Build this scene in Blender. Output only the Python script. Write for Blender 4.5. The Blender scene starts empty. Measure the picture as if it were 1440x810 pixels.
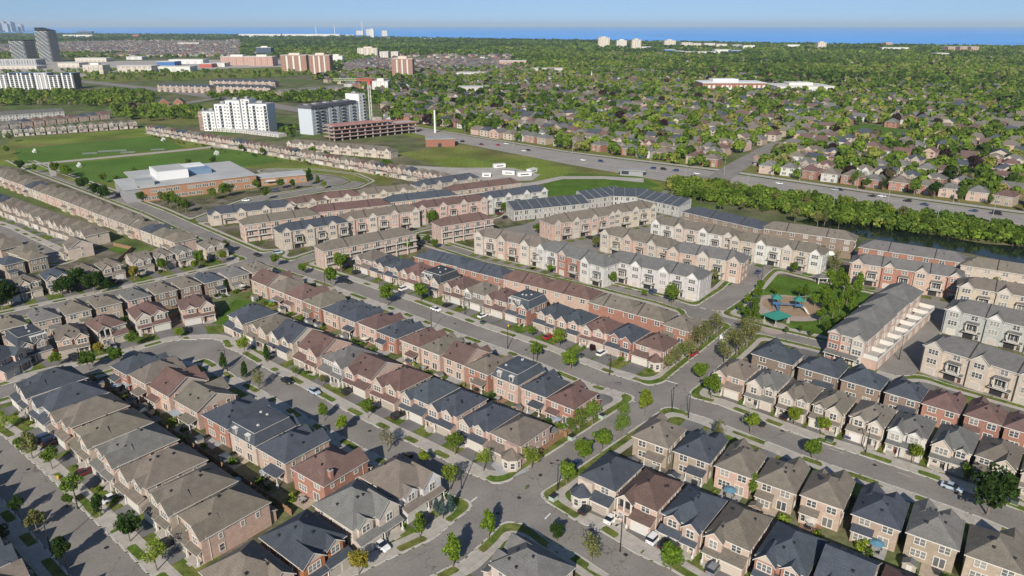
import bpy, math, random
import numpy as np
from mathutils import Vector
rnd = random.Random(11)
sc = bpy.context.scene
col = sc.collection
D2R = math.radians
# ------------------------------------------------------------------ camera model (metres; camera 100 m above the ground)
FPX, HOR, CAMH = 1000.0, 35.0, 100.0
PITCH = math.atan((405 - HOR) / FPX)
def W(x, y, z=0.0):
    u = (x - 720) / FPX; v = (y - 405) / FPX
    t = (CAMH - z) / (math.sin(PITCH) + v * math.cos(PITCH))
    return (t * u, t * (math.cos(PITCH) - v * math.sin(PITCH)))
def PX(X, Y, Z=0.0):
    dz = Z - CAMH
    df = Y * math.cos(PITCH) - dz * math.sin(PITCH); du = Y * math.sin(PITCH) + dz * math.cos(PITCH)
    return (720 + FPX * X / df, 405 - FPX * du / df)
ORD = ("first second third fourth fifth sixth seventh eighth ninth tenth eleventh twelfth thirteenth fourteenth fifteenth sixteenth "
       "seventeenth eighteenth nineteenth twentieth").split()
ORD += ["twenty-" + o for o in ORD[:9]] + ["thirtieth"] + ["thirty-" + o for o in ORD[:9]] + ["fortieth"] + ["forty-" + o for o in ORD[:9]] + ["fiftieth"]
# ------------------------------------------------------------------ materials
MATS = {}
def mat(name, color=None, rough=0.8, var=0.12, scale=3.0, objcol=False, spec=0.3, metal=0.0, fine=0.0, fscale=40.0, island=0.0, coords='Object', color2=None, bump=0.0):
    if name in MATS: return MATS[name]
    m = bpy.data.materials.new(name); m.use_nodes = True
    nt = m.node_tree; N = nt.nodes; L = nt.links
    bs = N['Principled BSDF']
    bs.inputs['Roughness'].default_value = rough; bs.inputs['Metallic'].default_value = metal
    bs.inputs['Specular IOR Level'].default_value = spec
    if objcol:
        oi = N.new('ShaderNodeObjectInfo'); src = oi.outputs['Color']
    else:
        rgb = N.new('ShaderNodeRGB'); rgb.outputs[0].default_value = (*color, 1); src = rgb.outputs[0]
    tc = N.new('ShaderNodeTexCoord')
    def noise(sc_, det=3.0):
        n = N.new('ShaderNodeTexNoise'); n.inputs['Scale'].default_value = sc_; n.inputs['Detail'].default_value = det
        L.new(tc.outputs[coords], n.inputs['Vector']); return n.outputs['Fac']
    def mulrange(src, fac, amp):
        mr = N.new('ShaderNodeMapRange'); mr.inputs['From Min'].default_value = 0.3; mr.inputs['From Max'].default_value = 0.7
        mr.inputs['To Min'].default_value = 1 - amp; mr.inputs['To Max'].default_value = 1 + amp
        L.new(fac, mr.inputs['Value'])
        vm = N.new('ShaderNodeVectorMath'); vm.operation = 'SCALE'
        L.new(src, vm.inputs[0]); L.new(mr.outputs[0], vm.inputs['Scale']); return vm.outputs[0]
    if color2 is not None:
        mx = N.new('ShaderNodeMix'); mx.data_type = 'RGBA'
        rp = N.new('ShaderNodeValToRGB'); rp.color_ramp.elements[0].position = 0.42; rp.color_ramp.elements[1].position = 0.58
        L.new(noise(scale * 0.35, 5), rp.inputs[0]); L.new(rp.outputs[0], mx.inputs[0])
        L.new(src, mx.inputs[6]); mx.inputs[7].default_value = (*color2, 1); src = mx.outputs[2]
    if var: src = mulrange(src, noise(scale), var)
    if fine: src = mulrange(src, noise(fscale, 2), fine)
    if island:
        g = N.new('ShaderNodeNewGeometry'); src = mulrange(src, g.outputs['Random Per Island'], island)
    L.new(src, bs.inputs['Base Color'])
    if bump:
        b = N.new('ShaderNodeBump'); b.inputs['Strength'].default_value = bump; b.inputs['Distance'].default_value = 0.05
        L.new(noise(fscale, 2), b.inputs['Height']); L.new(b.outputs[0], bs.inputs['Normal'])
    MATS[name] = m; return m
def brickmat(name, objcol=True, amp=0.25):
    m = mat(name, objcol=objcol, rough=0.85, var=0.10, scale=0.9, fine=0.10, fscale=9.0, spec=0.15)
    nt = m.node_tree; N = nt.nodes; L = nt.links; bs = N['Principled BSDF']
    src = bs.inputs['Base Color'].links[0].from_socket
    tc = [n for n in N if n.type == 'TEX_COORD'][0]
    g = N.new('ShaderNodeSeparateXYZ'); L.new(tc.outputs['Object'], g.inputs[0])
    ad = N.new('ShaderNodeMath'); L.new(g.outputs['X'], ad.inputs[0]); L.new(g.outputs['Y'], ad.inputs[1])
    cb = N.new('ShaderNodeCombineXYZ'); L.new(ad.outputs[0], cb.inputs['X']); L.new(g.outputs['Z'], cb.inputs['Y'])
    b = N.new('ShaderNodeTexBrick'); b.inputs['Scale'].default_value = 1.0; b.inputs['Brick Width'].default_value = 0.42; b.inputs['Row Height'].default_value = 0.15
    b.inputs['Mortar Size'].default_value = 0.012; b.inputs['Color1'].default_value = (1.08,) * 3 + (1,); b.inputs['Color2'].default_value = (0.86,) * 3 + (1,); b.inputs['Mortar'].default_value = (1.05,) * 3 + (1,)
    L.new(cb.outputs[0], b.inputs['Vector'])
    mu = N.new('ShaderNodeVectorMath'); mu.operation = 'MULTIPLY'; L.new(src, mu.inputs[0]); L.new(b.outputs['Color'], mu.inputs[1])
    L.new(mu.outputs[0], bs.inputs['Base Color']); return m
def shinglemat(name):
    m = mat(name, objcol=True, rough=0.9, var=0.13, scale=0.55, fine=0.22, fscale=5.5, spec=0.12)
    nt = m.node_tree; N = nt.nodes; L = nt.links; bs = N['Principled BSDF']
    src = bs.inputs['Base Color'].links[0].from_socket
    tc = [n for n in N if n.type == 'TEX_COORD'][0]
    w = N.new('ShaderNodeTexWave'); w.bands_direction = 'Z'; w.inputs['Scale'].default_value = 1.1; w.inputs['Distortion'].default_value = 1.5; w.inputs['Detail'].default_value = 2; w.inputs['Detail Scale'].default_value = 3
    L.new(tc.outputs['Object'], w.inputs['Vector'])
    mr = N.new('ShaderNodeMapRange'); mr.inputs['To Min'].default_value = 0.94; mr.inputs['To Max'].default_value = 1.05; L.new(w.outputs['Fac'], mr.inputs['Value'])
    vm = N.new('ShaderNodeVectorMath'); vm.operation = 'SCALE'; L.new(src, vm.inputs[0]); L.new(mr.outputs[0], vm.inputs['Scale'])
    L.new(vm.outputs[0], bs.inputs['Base Color']); return m
def leafmat(name, island=0.42, attr=False):
    m = bpy.data.materials.new(name); m.use_nodes = True
    nt = m.node_tree; N = nt.nodes; L = nt.links; N.clear()
    out = N.new('ShaderNodeOutputMaterial'); di = N.new('ShaderNodeBsdfDiffuse'); tr = N.new('ShaderNodeBsdfTranslucent'); mx = N.new('ShaderNodeMixShader'); mx.inputs[0].default_value = 0.4
    if attr:
        a = N.new('ShaderNodeAttribute'); a.attribute_name = 'tone'
        rp = N.new('ShaderNodeValToRGB'); e = rp.color_ramp.elements
        stops = [(0.0, (.034, .062, .018)), (.25, (.076, .130, .024)), (.5, (.142, .215, .034)), (.72, (.220, .310, .045)), (.84, (.30, .29, .075)), (.92, (.28, .27, .13)), (.97, (.045, .026, .028)), (1, (.045, .026, .028))]
        e[0].position, e[0].color = stops[0][0], (*stops[0][1], 1); e[1].position, e[1].color = 1.0, (*stops[-1][1], 1)
        for p, c in stops[1:-1]:
            k = e.new(p); k.color = (*c, 1)
        L.new(a.outputs['Fac'], rp.inputs[0]); src = rp.outputs[0]
    else:
        oi = N.new('ShaderNodeObjectInfo'); src = oi.outputs['Color']
    g = N.new('ShaderNodeNewGeometry'); mr = N.new('ShaderNodeMapRange'); mr.inputs['To Min'].default_value = 1 - island; mr.inputs['To Max'].default_value = 1 + island
    L.new(g.outputs['Random Per Island'], mr.inputs['Value'])
    vm = N.new('ShaderNodeVectorMath'); vm.operation = 'SCALE'; L.new(src, vm.inputs[0]); L.new(mr.outputs[0], vm.inputs['Scale'])
    L.new(vm.outputs[0], di.inputs[0]); L.new(vm.outputs[0], tr.inputs[0]); L.new(di.outputs[0], mx.inputs[1]); L.new(tr.outputs[0], mx.inputs[2]); L.new(mx.outputs[0], out.inputs[0])
    MATS[name] = m; return m
ROOF = shinglemat('roof_shingle'); WALL = brickmat('brick_wall')
PAINT = mat('painted_surface', objcol=True, rough=0.6, var=0.06, scale=1.5)
TRIM = mat('white_trim', (.60, .57, .52), rough=0.6, var=0.05)
GLASS = mat('window_glass', (.075, .082, .088), rough=0.10, spec=0.8, var=0.5, scale=0.5)
def blinds(m):
    nt = m.node_tree; N = nt.nodes; L = nt.links; bs = N['Principled BSDF']; src = bs.inputs['Base Color'].links[0].from_socket; oi = N.new('ShaderNodeObjectInfo')
    rp = N.new('ShaderNodeValToRGB'); e = rp.color_ramp.elements; e[0].position = .45; e[0].color = (0, 0, 0, 1); e[1].position = 1.0; e[1].color = (.8, .8, .8, 1); L.new(oi.outputs['Random'], rp.inputs[0])
    mx = N.new('ShaderNodeMix'); mx.data_type = 'RGBA'; L.new(rp.outputs[0], mx.inputs[0]); L.new(src, mx.inputs[6]); mx.inputs[7].default_value = (.36, .34, .31, 1); L.new(mx.outputs[2], bs.inputs['Base Color'])
blinds(GLASS)
DARK = mat('dark_metal_and_shade', (.03, .03, .032), rough=0.5, var=0.1)  # metal parts, and the painted shade panels of balconies and carports
GREYM = mat('grey_metal', (.32, .33, .33), rough=0.5, var=0.1)
CONC = mat('concrete', (.40, .365, .322), rough=0.9, var=0.10, scale=0.6, fine=0.08, fscale=6)
KERB = mat('kerb_concrete', (.46, .44, .40), rough=0.9, var=0.08, scale=0.5)
ASPH = mat('asphalt', (.225, .205, .184), rough=0.92, var=0.15, scale=0.10, fine=0.08, fscale=1.6, spec=0.2)
def cracks(m, sc_, width, dark, bounds='Object'):
    nt = m.node_tree; N = nt.nodes; L = nt.links; bs = N['Principled BSDF']; src = bs.inputs['Base Color'].links[0].from_socket; tc = [n for n in N if n.type == 'TEX_COORD'][0]
    ns = N.new('ShaderNodeTexNoise'); ns.inputs['Scale'].default_value = sc_ * 3; L.new(tc.outputs['Object'], ns.inputs['Vector']); mxv = N.new('ShaderNodeVectorMath'); mxv.operation = 'MULTIPLY_ADD'; mxv.inputs[1].default_value = (5, 5, 0); L.new(ns.outputs['Color'], mxv.inputs[0]); L.new(tc.outputs['Object'], mxv.inputs[2])
    v = N.new('ShaderNodeTexVoronoi'); v.feature = 'DISTANCE_TO_EDGE'; v.inputs['Scale'].default_value = sc_; L.new(mxv.outputs[0], v.inputs['Vector'])
    mr = N.new('ShaderNodeMapRange'); mr.inputs['From Min'].default_value = 0; mr.inputs['From Max'].default_value = width; mr.inputs['To Min'].default_value = dark; mr.inputs['To Max'].default_value = 1; L.new(v.outputs['Distance'], mr.inputs['Value'])
    n2 = N.new('ShaderNodeTexNoise'); n2.inputs['Scale'].default_value = sc_ * .35; L.new(tc.outputs['Object'], n2.inputs['Vector']); m2 = N.new('ShaderNodeMapRange'); m2.inputs['From Min'].default_value = .45; m2.inputs['From Max'].default_value = .58; L.new(n2.outputs['Fac'], m2.inputs['Value'])
    mm = N.new('ShaderNodeMix'); mm.inputs[2].default_value = 1.0; L.new(m2.outputs[0], mm.inputs[0]); L.new(mr.outputs[0], mm.inputs[3])
    vm = N.new('ShaderNodeVectorMath'); vm.operation = 'SCALE'; L.new(src, vm.inputs[0]); L.new(mm.outputs[0], vm.inputs['Scale']); L.new(vm.outputs[0], bs.inputs['Base Color'])
cracks(ASPH, .13, .014, .45)
def joints(m, per):
    nt = m.node_tree; N = nt.nodes; L = nt.links; bs = N['Principled BSDF']; src = bs.inputs['Base Color'].links[0].from_socket; tc = [n for n in N if n.type == 'TEX_COORD'][0]
    rt = N.new('ShaderNodeMapping'); rt.inputs['Rotation'].default_value = (0, 0, D2R(40)); L.new(tc.outputs['Object'], rt.inputs['Vector']); b = N.new('ShaderNodeTexBrick'); b.offset = 0; b.inputs['Scale'].default_value = 1; b.inputs['Brick Width'].default_value = per; b.inputs['Row Height'].default_value = per; b.inputs['Mortar Size'].default_value = .035; b.inputs['Color1'].default_value = (1.03,) * 3 + (1,); b.inputs['Color2'].default_value = (.93,) * 3 + (1,); b.inputs['Mortar'].default_value = (.72,) * 3 + (1,)
    L.new(rt.outputs[0], b.inputs['Vector']); mu = N.new('ShaderNodeVectorMath'); mu.operation = 'MULTIPLY'; L.new(src, mu.inputs[0]); L.new(b.outputs['Color'], mu.inputs[1]); L.new(mu.outputs[0], bs.inputs['Base Color'])
joints(CONC, 1.7)
DRIVE = mat('driveway_asphalt', (.16, .152, .145), rough=0.92, var=0.22, scale=0.11, fine=0.08, fscale=4, spec=0.2)
LAWN = mat('lawn_grass', (.080, .125, .020), rough=0.95, var=0.35, scale=0.4, fine=0.25, fscale=2.2, spec=0.1, color2=(.135, .145, .038))
YARD = mat('yard_ground', (.080, .085, .030), rough=0.95, var=0.3, scale=0.2, fine=0.2, fscale=1.5, spec=0.1, color2=(.17, .145, .115))
WOOD = mat('fence_wood', (.27, .165, .095), rough=0.85, var=0.2, scale=2)
BARK = mat('bark', (.19, .155, .125), rough=0.9, var=0.2, scale=3)
LEAF = leafmat('leaves'); LEAFA = leafmat('leaves_mixed', island=0.3, attr=True)
MARK = mat('road_paint', (.62, .60, .54), rough=0.8, var=0.2, scale=1.0)
WHITEW = mat('white_wall', (.68, .68, .67), rough=.7, var=.04)
# ------------------------------------------------------------------ mesh helper
class MB:
    def __init__(s): s.v = []; s.f = []; s.m = []
    def poly(s, pts, m=0):
        n = len(s.v); s.v.extend(pts); s.f.append(tuple(range(n, n + len(pts)))); s.m.append(m)
    def box(s, x0, x1, y0, y1, z0, z1, m=0, skip=''):
        n = len(s.v)
        s.v += [(x0, y0, z0), (x1, y0, z0), (x1, y1, z0), (x0, y1, z0), (x0, y0, z1), (x1, y0, z1), (x1, y1, z1), (x0, y1, z1)]
        F = dict(b=(0, 3, 2, 1), t=(4, 5, 6, 7), f=(0, 1, 5, 4), r=(1, 2, 6, 5), k=(2, 3, 7, 6), l=(3, 0, 4, 7))
        for k, q in F.items():
            if k not in skip: s.f.append(tuple(n + i for i in q)); s.m.append(m)
    def obox(s, c, ux, hx, hy, z0, z1, m=0):   # box along direction ux (unit 2D), half sizes
        vx, vy = ux; n = len(s.v)
        for z in (z0, z1):
            for a, b in ((-1, -1), (1, -1), (1, 1), (-1, 1)):
                s.v.append((c[0] + a * hx * vx - b * hy * vy, c[1] + a * hx * vy + b * hy * vx, z))
        for q in ((0, 3, 2, 1), (4, 5, 6, 7), (0, 1, 5, 4), (1, 2, 6, 5), (2, 3, 7, 6), (3, 0, 4, 7)): s.f.append(tuple(n + i for i in q)); s.m.append(m)
    def tube(s, p0, p1, r0, r1, n=6, m=0, cap=True):
        a = Vector(p0); b = Vector(p1); d = (b - a).normalized(); u = d.orthogonal().normalized(); w = d.cross(u); k = len(s.v)
        for p, r in ((a, r0), (b, r1)):
            for i in range(n):
                t = 2 * math.pi * i / n; q = p + u * (r * math.cos(t)) + w * (r * math.sin(t)); s.v.append(tuple(q))
        for i in range(n):
            j = (i + 1) % n; s.f.append((k + i, k + j, k + n + j, k + n + i)); s.m.append(m)
        if cap: s.f.append(tuple(k + n + i for i in range(n))); s.m.append(m)
    def slab(s, q, th, m=0, me=1, plain=()):   # q: 4 top points (ccw from above); thickness downwards; edges/underside material me
        n = len(s.v); s.v += list(q) + [(x, y, z - th) for x, y, z in q]; k = len(q)
        s.f.append(tuple(range(n, n + k))); s.m.append(m)
        s.f.append(tuple(range(n + 2 * k - 1, n + k - 1, -1))); s.m.append(me)
        for i in range(k):
            j = (i + 1) % k; s.f.append((n + i, n + k + i, n + k + j, n + j)); s.m.append(m if i in plain else me)
    def mesh(s, name, mats):
        me = bpy.data.meshes.new(name); me.from_pydata(s.v, [], s.f)
        for m in mats: me.materials.append(m)
        if len(mats) > 1: me.polygons.foreach_set('material_index', s.m)
        me.update(); return me
def link(name, data, parent=None, loc=(0, 0, 0), rz=0.0, color=None, label=None, cat=None, group=None, kind=None, scale=None):
    o = bpy.data.objects.new(name, data); col.objects.link(o)
    if parent is not None: o.parent = parent
    o.location = loc
    if rz: o.rotation_euler = (0, 0, rz)
    if scale is not None: o.scale = scale if isinstance(scale, (tuple, list)) else (scale,) * 3
    if color is not None: o.color = (*color, 1)
    if label: o['label'] = label
    if cat: o['category'] = cat
    if group: o['group'] = group
    if kind: o['kind'] = kind
    return o
def thing(name, label, cat, loc, rz=0.0, group=None): return link(name, None, None, loc, rz, None, label, cat, group)
def struct(name, me, kind='structure', **k): return link(name, me, kind=kind, **k)
# ------------------------------------------------------------------ colours
RC = dict(t=(.165, .143, .118), b=(.066, .076, .092), r=(.140, .090, .080), k=(.145, .142, .134), d=(.05, .058, .068), n=(.16, .13, .10))
RN = dict(t='taupe', b='slate blue', r='maroon', k='grey', d='charcoal', n='brown')
WC = dict(c=(.46, .39, .325), p=(.455, .33, .272), R=(.32, .165, .125), w=(.49, .48, .455), n=(.225, .17, .135), y=(.37, .30, .235), g=(.37, .365, .355), o=(.36, .15, .07))
WN = dict(c='cream', p='pink brick', R='red brick', w='white', n='brown brick', y='tan', g='pale grey', o='orange brick')
GC = dict(c=(.50, .45, .39), p=(.46, .39, .33), R=(.48, .40, .34), w=(.60, .59, .57), n=(.40, .33, .27), y=(.44, .37, .30), g=(.62, .60, .57), o=(.5, .4, .33))
def jit(c, a=0.08):
    f = 1 + rnd.uniform(-a, a); return tuple(max(0, x * f * (1 + rnd.uniform(-.025, .025))) for x in c)
# ------------------------------------------------------------------ shared small parts (all face -y, origin at centre of bottom edge on the wall)
def win_meshes(w, h, nx, ny=1, arch=False):
    a = MB(); a.box(-w / 2, w / 2, -.03, .02, 0, h)
    pane = a.mesh('window_pane', [GLASS])
    f = MB(); t = .15
    f.box(-w / 2 - t, w / 2 + t, -.10, 0.02, -t, 0); f.box(-w / 2 - t, w / 2 + t, -.10, 0.02, h, h + t * (2.2 if arch else 1))
    f.box(-w / 2 - t, -w / 2, -.10, 0.02, 0, h); f.box(w / 2, w / 2 + t, -.10, 0.02, 0, h)
    for i in range(1, nx): x = -w / 2 + w * i / nx; f.box(x - .08, x + .08, -.08, 0.02, 0, h)
    for i in range(1, ny + 1):
        z = h * i / (ny + 1)
        for q in range(nx):
            x0 = -w / 2 + w * q / nx + (.055 if q else 0); x1 = -w / 2 + w * (q + 1) / nx - (.055 if q < nx - 1 else 0)
            f.box(x0, x1, -.065, 0.02, z - .04, z + .04)
    frame = f.mesh('window_frame', [TRIM])
    b = MB(); b.v = list(a.v); b.f = list(a.f); b.m = [1] * len(a.f)
    n = len(b.v); b.v += f.v; b.f += [tuple(n + i for i in q) for q in f.f]; b.m += [0] * len(f.f)
    return pane, frame, b.mesh('window', [TRIM, GLASS])
WIN = dict(s=win_meshes(.7, 1.1, 1), m=win_meshes(1.0, 1.5, 1), d=win_meshes(1.8, 1.45, 2), t=win_meshes(2.6, 1.5, 3), p=win_meshes(1.9, 2.1, 2, 0), h=win_meshes(1.5, 1.6, 2, 1, True))
def window(T, kind, x, y, z, rot=0.0, det=2):
    pane, fr, one = WIN[kind]
    if det >= 2:
        o = link('window', pane, T, (x, y, z), rot); link('frame', fr, o); return o
    return link('window', one, T, (x, y, z), rot)
def _garage(w, nseg):
    a = MB(); a.box(-w / 2, w / 2, -.06, .02, 0, 2.2)
    for i in range(1, 4): a.box(-w / 2 + .05, w / 2 - .05, -.075, -.06, 2.2 * i / 4 - .03, 2.2 * i / 4 + .03, 1)
    a.box(-w / 2 - .12, -w / 2, -.09, .02, 0, 2.3, 1); a.box(w / 2, w / 2 + .12, -.09, .02, 0, 2.3, 1); a.box(-w / 2, w / 2, -.09, .02, 2.2, 2.32, 1)
    return a.mesh('garage_door', [PAINT, TRIM])
GAR = {1: _garage(2.5, 1), 2: _garage(4.7, 2)}
def _door():
    a = MB(); a.box(-.5, .5, -.06, .02, 0, 2.1); a.box(-.62, -.5, -.09, .02, 0, 2.25, 1); a.box(.5, .62, -.09, .02, 0, 2.25, 1); a.box(-.5, .5, -.09, .02, 2.1, 2.25, 1)
    a.box(-.28, .28, -.075, -.06, 1.1, 1.9, 2); return a.mesh('door', [PAINT, TRIM, GLASS])
DOOR = _door()
def _handle():
    a = MB(); a.box(.34, .42, -.13, -.06, .95, 1.08); return a.mesh('door_handle', [GREYM])
HANDLE = _handle()
def _column():
    a = MB(); a.box(-.22, .22, -.22, .22, 0, .9, 0); a.tube((0, 0, .9), (0, 0, 2.65), .14, .12, 8); a.box(-.18, .18, -.18, .18, 2.65, 2.8); return a.mesh('column', [TRIM])
COLM = _column()
def _vent():
    a = MB(); a.box(-.2, .2, -.2, .2, -.3, .22); a.box(-.26, .26, -.26, .26, .22, .3); return a.mesh('roof_vent', [DARK])
VENT = _vent()
def _chim():
    a = MB(); a.box(-.5, .5, -.4, .4, 0, 2.2); a.box(-.58, .58, -.48, .48, 2.2, 2.42, 1); a.box(-.2, .2, -.16, .16, 2.42, 2.7, 2); return a.mesh('chimney', [WALL, CONC, DARK])
CHIM = _chim()
def door(T, x, y, z=.25, det=2, c=None):
    o = link('door', DOOR, T, (x, y, z), 0, c or jit(rnd.choice([(.10, .06, .04), (.04, .04, .045), (.25, .22, .19), (.14, .05, .04)]), .2))
    if det >= 2: link('handle', HANDLE, o)
    return o
# ------------------------------------------------------------------ roofs
def hip(mb, x0, x1, y0, y1, z, pitch, oh=.4, th=.22):
    X0, X1, Y0, Y1 = x0 - oh, x1 + oh, y0 - oh, y1 + oh; w = X1 - X0; d = Y1 - Y0; h = min(w, d) / 2 * pitch; zb = z - th * .4
    if w <= d: r0 = ((X0 + X1) / 2, Y0 + w / 2, zb + h); r1 = ((X0 + X1) / 2, Y1 - w / 2, zb + h)
    else: r0 = (X0 + d / 2, (Y0 + Y1) / 2, zb + h); r1 = (X1 - d / 2, (Y0 + Y1) / 2, zb + h)
    a, b, c, e = (X0, Y0, zb), (X1, Y0, zb), (X1, Y1, zb), (X0, Y1, zb)
    if abs(w - d) < .05: mb.poly([a, b, r0]); mb.poly([b, c, r0]); mb.poly([c, e, r0]); mb.poly([e, a, r0])
    elif w < d: mb.poly([a, b, r0]); mb.poly([b, c, r1, r0]); mb.poly([c, e, r1]); mb.poly([e, a, r0, r1])
    else: mb.poly([a, b, r1, r0]); mb.poly([b, c, r1]); mb.poly([c, e, r0, r1]); mb.poly([e, a, r0])
    q = [a, b, c, e]; lo = [(x, y, zz - th) for x, y, zz in q]
    for i in range(4): j = (i + 1) % 4; mb.poly([q[i], lo[i], lo[j], q[j]], 1)
    mb.poly(lo[::-1], 1)
    # ridge caps
    for p, r in ((a, r0), (b, r1 if w > d else r0), (c, r1), (e, r0 if w > d else r1)): pass
    return zb + h
def hip_z(x, y, x0, x1, y0, y1, z, pitch, oh=.4):
    dd = min(x - x0 + oh, x1 + oh - x, y - y0 + oh, y1 + oh - y); lim = min(x1 - x0, y1 - y0) / 2 + oh
    return z - .09 + min(dd, lim) * pitch
def gable(mb, xc, hw, y0, y1, z, pitch, oh=.35, th=.2):      # ridge along y, gable end at y0 (front) and y1
    e = hw + oh; zb = z - oh * pitch; zr = z + hw * pitch
    L0, L1, R0, R1, T0, T1 = (xc - e, y0, zb), (xc - e, y1, zb), (xc + e, y0, zb), (xc + e, y1, zb), (xc, y0, zr), (xc, y1, zr)
    mb.slab([L0, T0, T1, L1], th, plain=(1, 2)); mb.slab([T0, R0, R1, T1], th, plain=(2, 3))
    return zr
def gable_x(mb, x0, x1, yc, hd, z, pitch, oh=.35, th=.2):    # ridge along x
    e = hd + oh; zb = z - oh * pitch; zr = z + hd * pitch
    mb.slab([(x0, yc - e, zb), (x1, yc - e, zb), (x1, yc, zr), (x0, yc, zr)], th); mb.slab([(x0, yc, zr), (x1, yc, zr), (x1, yc + e, zb), (x0, yc + e, zb)], th)
    return zr
def tri_prism_y(mb, xc, hw, y0, y1, z, pitch, m=0):           # gable end wall
    zt = z + hw * pitch - .21
    z = z - .05
    mb.poly([(xc - hw, y0, z), (xc + hw, y0, z), (xc, y0, zt)], m); mb.poly([(xc + hw, y1, z), (xc - hw, y1, z), (xc, y1, zt)], m)
    mb.poly([(xc - hw, y0, z), (xc, y0, zt), (xc, y1, zt), (xc - hw, y1, z)], m); mb.poly([(xc, y0, zt), (xc + hw, y0, z), (xc + hw, y1, z), (xc, y1, zt)], m)
    mb.poly([(xc - hw, y0, z), (xc - hw, y1, z), (xc + hw, y1, z), (xc + hw, y0, z)], m)
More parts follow.
